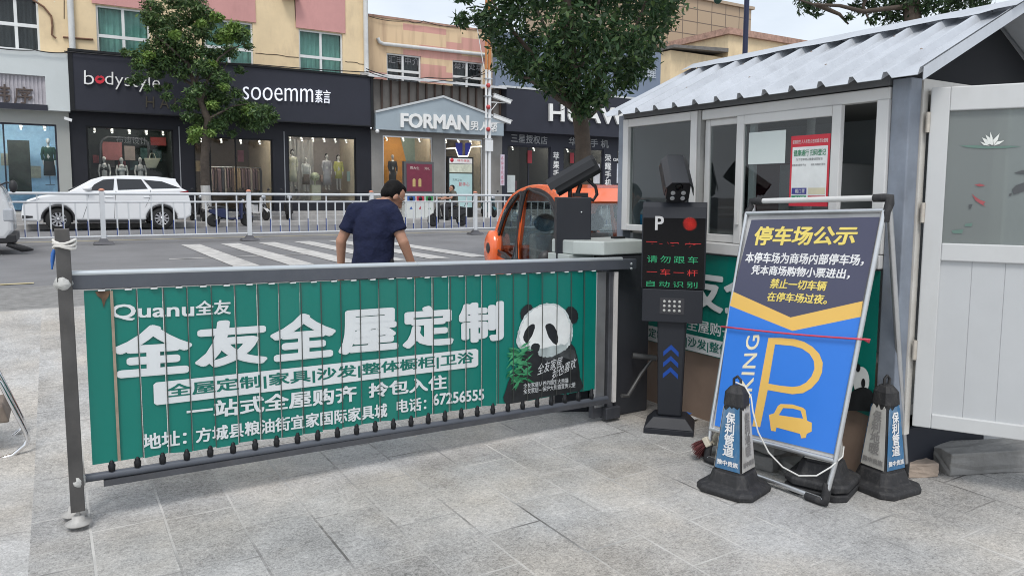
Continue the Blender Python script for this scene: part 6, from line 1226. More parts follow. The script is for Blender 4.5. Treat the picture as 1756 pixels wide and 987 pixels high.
# ------------------------------------------------------------ people
SKIN = mat('skin', (.42, .225, .15, 1), .5, 0, .06, 12, .05, 90); HAIR = mat('black_hair', (.006, .0055, .0055, 1), .65, 0, .4, 40, .5, 90, spec=.15)
def person(root, J, shirt, trousers, shoes=BLACK, fine=.009, hand=True, bow=0., turn=0., glasses=False):
    """J: joints in the thing's own axes (it faces +Y): pelvis, chest, neck, head, and for l / r: sh, el, wr, hip, kn, an, toe"""
    J = {k: Vector(v) for k, v in J.items()}
    Hm = Matrix.Translation(J['head']) @ Matrix.Rotation(turn, 4, 'Z') @ Matrix.Rotation(bow, 4, 'X')
    b = MB(); b.cap(J['neck'] - Vector((0, 0, .05)), Hm @ Vector((0, -.015, -.04)), .058, .052)
    b.X = Hm; b.ball((0, -.008, .03), (.076, .096, .100), 18, 12); b.ball((0, .028, -.045), (.056, .062, .072), 16, 10); b.ball((0, .06, -.10), (.028, .028, .022), 10, 7)
    b.cap((0, .088, .02), (0, .106, -.022), .010, .016, 8); b.cap((-.014, .088, -.062), (.014, .088, -.062), .010, .010, 8)
    for s in (-1, 1): b.ball((s * .077, -.004, -.005), (.012, .022, .032), 10, 7); b.ball((s * .030, .076, .012), (.015, .010, .010), 8, 6); b.cap((s * .014, .088, .036), (s * .048, .078, .036), .008, .008, 8)
    b.X = Matrix.Identity(4)
    for s, k in ((-1, 'l'), (1, 'r')):
        sh, el, wr = J[k + 'sh'], J[k + 'el'], J[k + 'wr']; b.cap(sh, el, .052, .041); b.cap(el, wr, .043, .028)
        b.cap(sh, J['chest'], .045, .055)
        d = (wr - el).normalized(); side_ = Vector((0, 1, 0)) - d * d.y; side_.normalize(); nrm = d.cross(side_) * s
        pc_ = wr + d * .05
        b.cap(wr, wr + d * .03, .026, .026); b.cap(wr + d * .03 + side_ * .018, wr + d * .085 + side_ * .022, .022, .016); b.cap(wr + d * .03 - side_ * .016, wr + d * .085 - side_ * .02, .020, .015)
        for i, (o_, ln) in enumerate(((.032, .068), (.011, .076), (-.011, .070), (-.031, .055))):
            k0 = wr + d * .088 + side_ * o_; k1 = k0 + d * ln * .5 - nrm * .006 + side_ * o_ * .12; k2 = k1 + d * ln * .38 - nrm * .018; b.cap(k0, k1, .0095, .0088, 8); b.cap(k1, k2, .0088, .007, 8)
        t0 = wr + d * .025 + side_ * .028; t1 = t0 + d * .035 + side_ * .030 - nrm * .01; b.cap(t0, t1, .013, .011, 8); b.cap(t1, t1 + d * .03 + side_ * .006 - nrm * .006, .011, .008, 8)
        b.cap(J[k + 'kn'], J[k + 'an'], .05, .036)
    b.cap(J['chest'], J['neck'], .072, .055); b.cap(J['pelvis'], J['chest'], .09, .075)
    for k in 'lr': b.cap(J['pelvis'], J[k + 'hip'], .08, .075); b.cap(J[k + 'hip'], J[k + 'kn'], .075, .05)
    b.build('body', SKIN, root, True, remesh=fine * .75, smooth=2)
    # T-shirt: a loose shell from hem to collar with short sleeves
    m = MB(); pv, chs, nk = J['pelvis'], J['chest'], J['neck']; rings = []
    ax = (J['rsh'] - J['lsh']); ax.z = 0; ax.normalize(); ay = Vector((-ax.y, ax.x, 0))
    for f, rx, ry in ((-.22, .172, .132), (-.05, .168, .128), (.2, .164, .122), (.45, .170, .126), (.7, .178, .130), (.88, .176, .118), (.98, .158, .095), (1.05, .11, .078), (1.10, .075, .068)):
        c = pv + (nk - pv) * f - ay * (.03 * math.sin(min(1, max(0, f)) * math.pi)); rings.append([c + ax * (rx * (abs(math.cos(t)) ** .8) * (1 if math.cos(t) > 0 else -1)) + ay * (ry * math.sin(t)) for t in [2 * math.pi * i / 24 for i in range(24)]])
    m.loft(rings)
    for k in 'lr': sh, el = J[k + 'sh'], J[k + 'el']; m.cap(sh + (chs - sh) * .15, sh + (el - sh) * .30, .071, .068); m.cap(nk - Vector((0, 0, .03)), sh + Vector((0, 0, .004)), .066, .064); m.tube([sh, sh + (el - sh) * .45, sh + (el - sh) * .66], [.067, .065, .068], 14)
    sh_ = m.build('shirt', shirt, root, True, remesh=fine, smooth=3); tx_ = bpy.data.textures.new('folds', 'CLOUDS'); tx_.noise_scale = .11; tx_.noise_depth = 1; dm = sh_.modifiers.new('folds', 'DISPLACE'); dm.texture = tx_; dm.strength = .022; dm.mid_level = .45; dm.texture_coords = 'LOCAL'
    m = MB(); m.ball(tuple(pv + Vector((0, 0, -.02))), (.148, .11, .12))
    for k in 'lr': m.cap(J[k + 'hip'] + Vector((0, 0, .02)), J[k + 'kn'], .086, .075); m.cap(J[k + 'kn'], J[k + 'an'] + Vector((0, 0, .02)), .074, .060)
    m.build('trousers', trousers, root, True, remesh=fine * 1.2, smooth=3)
    for k in 'lr':
        m = MB(); m.cap(J[k + 'an'] + Vector((0, -.03, -.04)), J[k + 'toe'], .045, .038); m.cap(J[k + 'an'] + Vector((0, 0, .0)), J[k + 'an'] + Vector((0, 0, -.04)), .045, .046); m.build('shoe', shoes, root, True, remesh=.01, smooth=2)
    m = MB(); m.X = Hm; m.ball((0, -.028, .046), (.080, .086, .090), 18, 10); m.ball((0, -.058, .005), (.070, .050, .066), 14, 8); m.ball((0, .012, .100), (.058, .056, .034), 12, 8)
    for s in (-1, 1): m.ball((s * .068, -.03, .02), (.016, .05, .055), 10, 8)
    m.build('hair', HAIR, root, True, remesh=.007, smooth=1)
    if glasses:
        m = MB(); m.X = Hm
        for s in (-1, 1): m.tube([(s * (.034 + .024 * math.cos(t)), .098, .010 + .018 * math.sin(t)) for t in [i * math.pi / 7 for i in range(14)]], .0022, 5, closed=True); m.tube([(s * .058, .096, .014), (s * .080, .05, .014), (s * .082, -.01, .012)], .0022, 5)
        m.tube([(-.012, .1, .014), (.012, .1, .014)], .0022, 5); m.build('glasses', mat('silver_wire', (.4, .4, .4, 1), .3, .8), root, True)
mp_ = atD(640, 445, 6.0); mrot = R_(-46)
man = thing('person', 'man in a navy T-shirt seen from behind with bowed head beyond the barrier', 'person', (mp_.x, mp_.y, zz(mp_.y)), mrot)
NAVY = mat('navy_cotton', (.014, .018, .046, 1), .9, 0, .15, 14, 1., 7, spec=.2); _b = [q for q in NAVY.node_tree.nodes if q.type == 'BUMP'][0]; _b.inputs['Distance'].default_value = .05; TRO = mat('dark_trousers', (.03, .03, .035, 1), .85, 0, .15, 10, .3, 30)
person(man, dict(pelvis=(0, 0, .90), chest=(0, .0, 1.20), neck=(.025, .075, 1.335), head=(.095, .175, 1.400), lsh=(-.150, 0, 1.285), lel=(-.265, -.03, 1.045), lwr=(-.315, .055, .80), rsh=(.150, 0, 1.285), rel=(.265, -.01, 1.045), rwr=(.315, .085, .815), lhip=(-.09, 0, .86), lkn=(-.10, .05, .47), lan=(-.10, -.08, .09), ltoe=(-.11, .09, .035), rhip=(.09, 0, .86), rkn=(.10, .12, .48), ran=(.10, .16, .08), rtoe=(.11, .33, .04)), NAVY, TRO, bow=R_(-40), turn=R_(-42), glasses=True)

# ------------------------------------------------------------ scooters
def scooter(label, X, Y, Z, rot, paint, seat=CBLK, group='scooters parked by the far shops', cat='scooter'):
    t = thing('electric_scooter', label, cat, (X, Y, Z), rot, group)
    for x in (-.58, .60):
        m = MB(); m.lathe([(.13, -.04), (.20, -.045), (.225, -.02), (.225, .02), (.20, .045), (.13, .04)], (x, 0, .225), 20, axis='Y'); q = m.build('wheel', TYRE, t, True); m = MB(); m.lathe([(.14, -.02), (.14, .02)], (x, 0, .225), 14, axis='Y'); m.build('rim', ALU, q, True)
    m = MB(); m.tube([(-.58, .07, .225), (-.25, .07, .3), (.1, .07, .24)], .025, 6); m.tube([(-.58, -.07, .225), (-.25, -.07, .3), (.1, -.07, .24)], .025, 6); m.tube([(.60, .06, .225), (.50, .06, .62)], .022, 6); m.tube([(.60, -.06, .225), (.50, -.06, .62)], .022, 6); m.tube([(.50, 0, .6), (.40, 0, .98)], .025, 8); m.tube([(.1, 0, .26), (.36, 0, .4), (.50, 0, .62)], .03, 6); m.tube([(.1, .08, .25), (.1, -.08, .25)], .02, 6); m.tube([(.5, .07, .6), (.5, -.07, .6)], .02, 6); m.build('frame', CBLK, t, True)
    m = MB(); m.hexa([(-.1, -.13, .25), (.34, -.13, .25), (.34, .13, .25), (-.1, .13, .25)], [(-.1, -.13, .31), (.34, -.13, .31), (.34, .13, .31), (-.1, .13, .31)]); m.hexa([(.34, -.15, .25), (.42, -.13, .3), (.42, .13, .3), (.34, .15, .25)], [(.38, -.12, .88), (.46, -.09, .90), (.46, .09, .90), (.38, .12, .88)]); m.loft([[(-.72, y, z) for y, z in ((-.06, .5), (.06, .5), (.06, .62), (-.06, .62))], [(-.35, y, z) for y, z in ((-.13, .33), (.13, .33), (.13, .66), (-.13, .66))], [(-.08, y, z) for y, z in ((-.12, .28), (.12, .28), (.12, .60), (-.12, .60))]], smooth=False); m.build('bodywork', paint, t, True, bevel=.02)
    m = MB(); m.loft([[(-.74, y, z) for y, z in ((-.08, .64), (.08, .64), (.07, .70), (-.07, .70))], [(-.4, y, z) for y, z in ((-.14, .67), (.14, .67), (.12, .76), (-.12, .76))], [(-.05, y, z) for y, z in ((-.10, .61), (.10, .61), (.08, .70), (-.08, .70))]], smooth=False); m.build('seat', seat, t, True, bevel=.02)
    m = MB(); m.tube([(.34, -.33, 1.0), (.40, -.12, 1.0), (.42, 0, .96), (.40, .12, 1.0), (.34, .33, 1.0)], .016, 8); h = m.build('handlebar', CBLK, t, True)
    for s in (-1, 1): m = MB(); m.tube([(.37, s * .2, 1.0), (.38, s * .26, 1.15)], .007, 5); m.ball((.38, s * .28, 1.18), (.015, .06, .04), 10, 6); m.build('mirror', CBLK, h, True)
    m = MB(); m.ball((.47, 0, .90), (.06, .10, .08), 12, 8); m.build('headlight', mat('lamp_glass', (.45, .47, .5, 1), .15, .3), t, True)
    m = MB(); m.tube([(.40, -.06, .52), (.60, -.06, .47), (.80, -.05, .33)], .02, 6); m.loft([[(.36 + .0 * 1, y, .44) for y in (-.06, .06)] + [(.36, .06, .47), (.36, -.06, .47)], [(.6, -.06, .455), (.6, .06, .455), (.6, .06, .475), (.6, -.06, .475)], [(.80, -.05, .36), (.80, .05, .36), (.80, .05, .38), (.80, -.05, .38)]], smooth=False); m.build('mudguard', paint, t, True)
    m = MB(); m.tube([(-.72, -.08, .72), (-.80, -.08, .86), (-.80, .08, .86), (-.72, .08, .72)], .012, 6); m.box((-.76, -.04, .50), (-.74, .04, .58)); m.build('rear_rack', STEEL, t, True)
    return t
PBL, PDK, PWH2, PTE = mat('scooter_blue', (.014, .022, .075, 1), .3, coat=.3), mat('scooter_black', (.02, .02, .022, 1), .3, coat=.3), mat('scooter_white', (.6, .6, .6, 1), .3, coat=.3), mat('scooter_teal', (.05, .13, .15, 1), .3, coat=.3)
p = atZ(394, 388, RZ); scooter('dark blue scooter parked side on between the white car and a railing post', p.x, 28.1, RZ, R_(8), PBL)
p = atY(338, 330, 29.8); scooter('black scooter facing the road beside the whitewashed tree trunk', p.x, 29.9, RZ + .146, R_(-80), PDK)
p = atY(497, 360, 29.6); scooter('small black scooter facing the road below the dress shop window', p.x, 29.8, RZ + .146, R_(-100), PDK)
p = atY(440, 340, 29.9); scooter('white fronted scooter parked on the pavement right of the tree', p.x, 29.9, RZ + .146, R_(-70), PWH2)
p = atY(832, 360, 29.6); scooter('teal scooter parked on the pavement beside the camera mast', p.x + .35, 29.9, RZ + .146, R_(-95), PTE)
p = atZ(768, 388, RZ)
ridden = scooter('black scooter being ridden along the road past the light box', p.x, p.y, RZ, R_(180), PDK, group=None)
rid = thing('person', 'rider in an olive shirt seated on a moving black scooter', 'person', (p.x, p.y, RZ), R_(90))
person(rid, dict(pelvis=(0, -.28, .83), chest=(0, -.22, 1.13), neck=(0, -.20, 1.28), head=(0, -.17, 1.40), lsh=(-.18, -.21, 1.24), lel=(-.26, .0, 1.05), lwr=(-.27, .26, 1.03), rsh=(.18, -.21, 1.24), rel=(.26, .0, 1.05), rwr=(.27, .26, 1.03), lhip=(-.10, -.26, .80), lkn=(-.16, .16, .73), lan=(-.12, .10, .36), ltoe=(-.12, .24, .33), rhip=(.10, -.26, .80), rkn=(.16, .16, .73), ran=(.12, .10, .36), rtoe=(.12, .24, .33)), mat('olive_cotton', (.09, .085, .065, 1), .85), TRO, fine=.014)

# ------------------------------------------------------------ bins, poster frame, light box, camera mast on the far pavement
BY_ = 29.7; PZ = RZ + .146
bs = thing('recycling_station', 'white recycling station of three bins under a maroon poster panel', 'bin station', (atY(720, 350, BY_).x, BY_ + .2, PZ))
x0, x1 = atY(697, 350, BY_).x, atY(744, 350, BY_).x; zt_b = atY(720, 333, BY_).z
BINW = mat('bin_white', (.60, .62, .60, 1), .45, 0, .05, 2)
for i, c in enumerate(((.03, .10, .35, 1), (.45, .03, .06, 1), (.04, .25, .08, 1))):
    a, b = x0 + (x1 - x0) * i / 3 + .01, x0 + (x1 - x0) * (i + 1) / 3 - .01; mb = MB(); mb.box((a, BY_, PZ), (b, BY_ + .5, zt_b)); q = mb.build('bin', BINW, bs, bevel=.01); m_ = mat('bin_colour_%d' % i, c, .45)
    mb = MB(); mb.box((a + .03, BY_ - .012, zt_b - .33), (b - .03, BY_ - .001, zt_b - .05)); mb.build('lid', m_, q); mb = MB(); mb.lathe([(.09, 0), (.09, -.01)], ((a + b) / 2, BY_ - .013, zt_b - .19), 14, axis='Y'); mb.build('opening', BLACK, q)
    mb = MB(); xm = (a + b) / 2; zi = zt_b - .58; mb.put([(xm - .07, BY_ - .003, zi - .06), (xm + .07, BY_ - .003, zi - .06), (xm, BY_ - .003, zi + .07)], [(0, 1, 2)]); mb.build('symbol', m_, q)
z0, z1 = zt_b + .02, atY(718, 277, BY_).z; FRM = mat('grey_frame', (.10, .105, .11, 1), .4, .3)
mb = MB(); mb.box((x0 - .05, BY_ + .1, z0), (x1 + .05, BY_ + .3, z1)); pp = mb.build('poster_panel', FRM, bs)
mb = MB(); mb.box((x0 + .06, BY_ + .085, z0 + .1), (x1 - .04, BY_ + .098, z1 - .1)); mb.build('poster', mat('maroon_poster', (.17, .02, .045, 1), .4), pp)
PBY = lambda x, y: atY(x, y, BY_ + .085)
lettering('周大生', [(703, 285), (719, 286), (719, 291), (703, 290)], mat('poster_pale', (.6, .5, .45, 1), .5), pp, .004, 0, .01, plane=PBY); lettering('好礼', [(728, 286), (737, 287), (737, 292), (728, 291)], mat('poster_pale', (.6, .5, .45, 1), .5), pp, .004, plane=PBY)
for x in (710, 720): mb = MB(); mb.slab([tuple(PBY(*q) + Vector((0, -.004, 0))) for q in ((x - 2.5, 320), (x + 2.5, 320), (x + 2.5, 308), (x + 1, 306), (x - 1, 306), (x - 2.5, 308))], (0, .003, 0)); mb.build('bottle_print', mat('poster_gold', (.5, .36, .15, 1), .5), pp)
lb = thing('advertising_light_box', 'tall black framed light box with a pale teal advert on the pavement', 'light box', (atY(790, 330, BY_).x, BY_ + .5, PZ))
x0, x1, z1 = atY(768, 320, BY_ + .4).x, atY(812, 320, BY_ + .4).x, atY(790, 269, BY_ + .4).z
mb = MB(); mb.box((x0, BY_ + .4, PZ), (x1, BY_ + .62, z1)); mb.build('case', BLACK, lb, bevel=.01)
def face(u0, v0, u1, v1, m, nm, e=0): mb = MB(); w_, h_ = x1 - x0, z1 - PZ - .4; mb.box((x0 + w_ * u0, BY_ + .385 - e, z1 - h_ * v1), (x0 + w_ * u1, BY_ + .398 - e, z1 - h_ * v0)); return mb.build(nm, m, lb)
face(.06, .03, .94, .13, mat('box_white', (.75, .73, .72, 1), .4), 'header'); face(.06, .14, .94, .30, mat('box_cream', (.60, .62, .50, 1), .4, 0, .3, 4), 'picture'); face(.06, .30, .94, .32, mat('box_dark', (.05, .05, .03, 1), .5), 'picture_edge', .003); face(.06, .325, .94, .98, mat('box_teal', (.42, .60, .60, 1), .4, 0, .12, 2), 'advert')
PLB = lambda x, y: atY(x, y, BY_ + .385)
lettering('城市便民', [(784, 273), (805, 274), (805, 278), (784, 277)], RED, lb, .004, plane=PLB); mb = MB(); mb.lathe([(.09, 0), (.09, -.004)], (PLB(775, 274).x, BY_ + .384, PLB(775, 274.5).z), 14, axis='Y'); mb.build('round_mark', RED, lb)
lettering('文明卫生', [(776, 306), (792, 307), (792, 311), (776, 310)], mat('box_ink', (.1, .15, .15, 1), .5), lb, .004, plane=PLB); lettering('勤手心', [(787, 312), (805, 313), (805, 320), (787, 319)], RED, lb, .004, plane=PLB)
MY = 29.3
ms = thing('camera_mast', 'twin white and orange mast with red lamps and two surveillance cameras', 'mast', (atY(838, 330, MY).x, MY, PZ))
xa, xb = atY(833.5, 200, MY).x, atY(839.5, 200, MY).x; zo, ztm = atY(836, 120, MY).z, 14.
mb = MB(); mb.tube([(xa, MY, PZ), (xa, MY, zo)], .05, 10); mb.tube([(xb, MY, PZ), (xb, MY, zo)], .075, 10); mb.build('lower_pole', WHITE, ms)
mb = MB(); mb.tube([(xa, MY, zo), (xa, MY, ztm)], .05, 10); mb.tube([(xb, MY, zo), (xb, MY, ztm)], .075, 10); mb.build('upper_pole', mat('orange_pole', (.52, .21, .07, 1), .5, 0, .15, 2), ms)
for y in (147, 184, 222): z = atY(836, y, MY).z; mb = MB(); mb.ball(((xa + xb) / 2 - .02, MY - .08, z), .10); mb.build('red_lamp', mat('red_dome', (.48, .06, .06, 1), .4), ms)
for y in (135, 165, 203, 238): z = atY(836, y, MY).z; mb = MB(); mb.box((xa - .08, MY - .09, z - .02), (xb + .09, MY + .09, z + .02)); mb.build('clamp', ALU, ms)
for yy_, ya in ((175, 168), (210, 203)):
    z = atY(836, yy_, MY).z; mb = MB(); mb.tube([(xb, MY, z), (xb + .78, MY, z + .02)], .025, 6); mb.tube([(xb, MY, z - .45), (xb + .4, MY, z)], .018, 6); ar2 = mb.build('arm', WHITE, ms)
    mb = MB(); mb.X = Matrix.Translation((xb + .62, MY - .05, z + .17)) @ Matrix.Rotation(.32, 4, 'Y') @ Matrix.Rotation(-.25, 4, 'Z'); mb.box((-.42, -.09, -.08), (.42, .09, .08)); mb.box((-.46, -.11, .082), (.46, .11, .10)); mb.build('camera', mat('camera_white', (.66, .67, .67, 1), .4), ar2)
mb = MB(); z = atY(836, 240, MY).z; mb.box((xa - .1, MY - .12, z - .5), (xb + .12, MY - .077, z)); mb.build('control_box', WHITE, ms)
mb = MB(); mb.tube([(xa - .55, MY, 9.2), (xa - .1, MY, zo)], .022, 6); mb.build('guy_wire', WHITE, ms)
LY = 22.
lp_ = thing('street_lamp', 'dark blue street lamp post rising behind the kiosk roof', 'street lamp', (atY(1279, 50, LY).x, LY, RZ))
xl_ = atY(1279, 50, LY).x; NB = mat('navy_pole', (.015, .022, .06, 1), .4, .2)
mb = MB(); pg = atY(1231, 2, LY); mb.tube([(xl_, LY, RZ), (xl_, LY, 12.5)], [.12, .10], 14); mb.tube([(xl_, LY, pg.z + 1.0), (pg.x + .2, LY, pg.z + 1.1), (pg.x, LY, pg.z + .95), (pg.x, LY, pg.z + .35)], .04, 8); mb.build('pole', NB, lp_)
mb = MB(); mb.lathe([(.02, .45), (.10, .38), (.17, .2), (.16, .02), (.08, -.08), (.01, -.1)], (pg.x, LY, pg.z - .02), 14); mb.build('lamp_globe', mat('dark_green_globe', (.02, .06, .04, 1), .3), lp_)

# ------------------------------------------------------------ shop mannequins and rails
MSK = mat('mannequin_white', (.55, .52, .50, 1), .45)
def mannequin(label, px, ytop, Y, z0, h, cloth, style='dress', lower=None, head=MSK, hairm=None, stand=False):
    c = atY(px, ytop, Y); zt_m = c.z; s = h / 1.75; base = zt_m - h
    t = thing('mannequin', label, 'mannequin', (c.x, Y, base), 0, 'shop window mannequins')
    m = MB(); m.ball((0, -.01, 1.64), (.075, .09, .11)); m.cap((0, 0, 1.42), (0, 0, 1.57), .05, .045)
    for q in (-1, 1): m.cap((q * .17, 0, 1.38), (q * .22, -.02, 1.12), .042, .034); m.cap((q * .22, -.02, 1.12), (q * .19, -.09, .88), .034, .022); m.cap((q * .19, -.09, .88), (q * .185, -.1, .76), .024, .016)
    if not stand:
        for q in (-1, 1): m.cap((q * .08, 0, .8), (q * .08, 0, .45), .06, .045); m.cap((q * .08, 0, .45), (q * .08, -.02, .06), .045, .03); m.cap((q * .08, 0, .05), (q * .085, -.14, .03), .03, .025)
    m.cap((0, 0, .85), (0, 0, 1.36), .10, .11)
    m.v = [v * s for v in m.v]; m.build('body', head, t, True)
    prof_ = {'dress': [(.58, .19), (.85, .175), (1.05, .135), (1.22, .165), (1.38, .17), (1.44, .08)], 'long': [(.25, .22), (.6, .2), (.95, .165), (1.08, .14), (1.22, .17), (1.38, .18), (1.44, .08)], 'top': [(.88, .17), (1.05, .14), (1.22, .168), (1.38, .18), (1.44, .08)], 'bra': [(1.16, .15), (1.22, .165), (1.30, .15)]}[style]
    m = MB(); m.loft([[(r * math.cos(a), r * .68 * math.sin(a) * (1 + .06 * math.cos(5 * a)), z) for a in [2 * math.pi * i / 18 for i in range(18)]] for z, r in prof_], smooth=True)
    if style != 'bra':
        for q in (-1, 1): m.cap((q * .165, 0, 1.37), (q * .215, -.015, 1.14), .06, .055); m.cap((q * .215, -.015, 1.14), (q * .20, -.07, .96), .052, .045)
    m.v = [v * s for v in m.v]; m.build('garment', cloth, t, True)
    if lower:
        m = MB(); m.loft([[(r * math.cos(a), r * .7 * math.sin(a), z) for a in [2 * math.pi * i / 18 for i in range(18)]] for z, r in ((.35, .2), (.6, .19), (.85, .17), (.95, .14))]); m.v = [v * s for v in m.v]; m.build('skirt', lower, t, True)
    if hairm: m = MB(); m.ball((0, .015, 1.68), (.09, .10, .10)); m.ball((0, .04, 1.60), (.088, .06, .10)); m.v = [v * s for v in m.v]; m.build('wig', hairm, t, True)
    if stand: m = MB(); m.tube([(0, 0, .02), (0, 0, .9)], .015, 8); m.lathe([(.16, 0), (.16, .015), (.02, .03)], seg=16); m.v = [v * s for v in m.v]; m.build('stand', STEEL, t, True)
    return t
DY = SY + .85
CRM, LIL, YLG, PLUM, DGR = mat('cream_dress', (.52, .50, .40, 1), .85), mat('lilac_grey_dress', (.36, .34, .36, 1), .85), mat('lime_dress', (.50, .48, .16, 1), .85), mat('plum_skirt', (.16, .12, .10, 1), .85, 0, .6, 30), mat('bottle_green_cloth', (.012, .05, .035, 1), .85)
mannequin('mannequin in a long cream dress at the left of the wide window', 501, 257, DY, 0, 1.62, CRM, 'long', hairm=HAIR)
mannequin('mannequin in a white top and patterned brown skirt', 524, 270, DY, 0, 1.5, mat('white_top', (.55, .54, .52, 1), .85), 'top', PLUM)
mannequin('mannequin in a long pale lilac coat', 560, 264, DY, 0, 1.62, LIL, 'long', hairm=HAIR)
mannequin('mannequin in a short lime yellow dress', 580, 266, DY + .25, 0, 1.6, YLG, 'dress', hairm=HAIR)
mannequin('mannequin in a dark jacket before the orange drape', 673, 265, DY, 0, 1.65, mat('black_jacket', (.02, .022, .025, 1), .8), 'top', mat('dark_cloth', (.02, .02, .02, 1), .8))
mannequin('mannequin in a bottle green top and black skirt on a stand', 82, 237, DY, 0, 1.75, DGR, 'top', mat('dark_cloth', (.02, .02, .02, 1), .8), stand=True)
for i, (x, y, m_, l_) in enumerate(((178, 268, mat('black_lace', (.02, .02, .02, 1), .8), 'lingerie mannequin with a black bra'), (208, 270, mat('white_lace', (.6, .6, .58, 1), .8), 'lingerie mannequin with a white bra beside the black one'), (240, 270, mat('grey_lace', (.3, .3, .29, 1), .8), 'lingerie mannequin with a grey bra next to the tote bag'))): mannequin(l_, x, y, SY + .7, 0, 1.6, m_, 'bra')
tb = thing('tote_bag', 'pale canvas tote bag hung in the lingerie window', 'bag', tuple(atY(262, 285, SY + .6))); mb = MB(); mb.slab([tuple(atY(x, y, SY + .6)) for x, y in ((247, 271), (276, 271), (268, 288), (252, 288))], (0, .12, 0)); mb.build('bag', CRM, tb, bevel=.02); mb = MB(); mb.tube([tuple(atY(x, y, SY + .62)) for x, y in ((256, 271), (258, 263), (264, 263), (267, 271))], .012, 6); mb.build('strap', CRM, tb)
rk = thing('clothes_rail', 'rail of hanging coats in shades of brown inside the open shop', 'clothes rail', tuple(atY(395, 330, SY + 2.2)))
rg = random.Random(6); YR = SY + 2.2; zrail = atY(395, 289, YR).z; xa, xb = atY(358, 290, YR).x, atY(455, 290, YR).x
mb = MB(); mb.tube([(xa, YR, zrail + .06), (xb, YR, zrail + .06)], .018, 6); mb.tube([(xa, YR, SZ), (xa, YR, zrail + .06)], .018, 6); mb.tube([(xb, YR, SZ), (xb, YR, zrail + .06)], .018, 6); mb.build('rail', ALU, rk)
for i in range(24):
    x = xa + (xb - xa) * (i + .5) / 24 + rg.uniform(-.02, .02); w_ = rg.uniform(.030, .045); ln = rg.uniform(.8, 1.15); c = [(.22, .17, .13, 1), (.10, .06, .05, 1), (.35, .30, .26, 1), (.05, .05, .06, 1), (.28, .20, .12, 1), (.16, .10, .11, 1)][rg.randrange(6)]
    mb = MB(); mb.loft([[(x + dx * w_, YR + dy, z) for dx, dy in ((-1, -.2), (1, -.2), (1, .2), (-1, .2))] for z, k in ((zrail - ln, 1), (zrail - .1, 1))] + [[(x + dx * w_ * .6, YR + dy, zrail + .03) for dx, dy in ((-1, -.06), (1, -.06), (1, .06), (-1, .06))]], smooth=False); mb.build('coat', mat('coat_%d' % [(.22, .17, .13, 1), (.10, .06, .05, 1), (.35, .30, .26, 1), (.05, .05, .06, 1), (.28, .20, .12, 1), (.16, .10, .11, 1)].index(c), c, .9), rk)
pl = thing('display_plinth', 'cream display plinth with a pale flower arrangement in the dress window', 'plinth', tuple(atY(541, 335, DY))); a, b = atY(533, 317, DY), atY(548, 335, DY); mb = MB(); mb.box((a.x, DY - .2, SZ + .36), (b.x, DY + .2, a.z)); mb.build('plinth', CRM, pl); mb = MB(); c = atY(540, 303, DY); mb.ball(tuple(c), (.22, .2, .2), 10, 7); mb.tube([(c.x, DY, c.z), (c.x, DY, a.z)], .04, 6); mb.build('flowers', mat('flower_pale', (.4, .42, .3, 1), .8, 0, .6, 14), pl)
es = thing('easel_sign', 'small pale framed sign on a thin easel in the dress window', 'sign', tuple(atY(601, 335, DY))); mb = MB(); a, b = atY(595, 294, DY), atY(607, 311, DY); mb.box((a.x, DY, b.z), (b.x, DY + .03, a.z)); mb.build('panel', mat('pale_teal', (.30, .42, .42, 1), .5), es); mb = MB(); mb.tube([((a.x + b.x) / 2, DY + .02, b.z), ((a.x + b.x) / 2, DY + .05, SZ + .37)], .015, 6); mb.build('easel', ALU, es)

# ------------------------------------------------------------ overhead cables
def cable(pts, r=.018, sag=.0, label='', name='overhead_cable'):
    P = [Vector(p) for p in pts]; path = []
    for a, b in zip(P, P[1:]):
        for i in range(12): t = i / 12; path.append(a.lerp(b, t) - Vector((0, 0, sag * 4 * t * (1 - t))))
    path.append(P[-1]); mb = MB(); mb.tube(path, r, 5); return tag(mb.build(name, CABLE), label, 'cable', 'cables strung over the shop signs')
Yc = FY - .1
cable([atY(x, y, Yc) for x, y in ((110, 88), (250, 98), (430, 110), (632, 124))], .022, .03, 'black cable clipped along the top of the dark fascia')
cable([atY(x, y, Yc) for x, y in ((628, 118), (735, 133), (860, 118))], .022, .2, 'black cable drooping over the white roof sheet')
cable([atY(x, y, Yc - .1) for x, y in ((628, 122), (760, 138), (836, 118))], .018, .25, 'slack black cable running from the drainpipe to the camera mast')
cable([atY(x, y, Yc) for x, y in ((-20, 80), (60, 86), (118, 90))], .02, .05, 'black cable resting along the white shop top')
cable([atY(x, y, BY - .1) for x, y in ((633, 28), (700, 36), (726, 36), (790, 46))], .016, .1, 'thin black cable hanging along the brick parapet')

# ------------------------------------------------------------ trees
LF1 = leafmat('dense_leaf', (.018, .048, .019, 1), (.038, .085, .031, 1), (.095, .155, .050, 1)); LF2 = leafmat('fresh_leaf', (.038, .080, .032, 1), (.072, .132, .046, 1), (.15, .23, .075, 1)); LF3 = leafmat('far_leaf', (.016, .038, .016, 1), (.03, .06, .022, 1), (.06, .10, .035, 1))
BARK = mat('grey_brown_bark', (.075, .058, .045, 1), .9, 0, .3, 9, 1., 30); BARK2 = mat('pale_bark', (.085, .068, .055, 1), .9, 0, .3, 9, 1., 30)
tX, tY_ = 6.62, 9.2
bt = thing('street_tree', 'large dense dark green tree with a thick trunk at the plaza edge', 'tree', (tX, tY_, RZ))
D0 = (Vector((tX, tY_, 1.5)) - CAMP).dot(FWD)
def T1(x, y, d=0): return atD(x, y, D0 + d)
tr = [Vector((tX + .03, tY_, RZ - .05)), Vector((tX, tY_, RZ + .3)), T1(1000, 330), T1(1000, 250), T1(997, 215), T1(985, 150), T1(975, 60), T1(965, -80), T1(955, -200)]
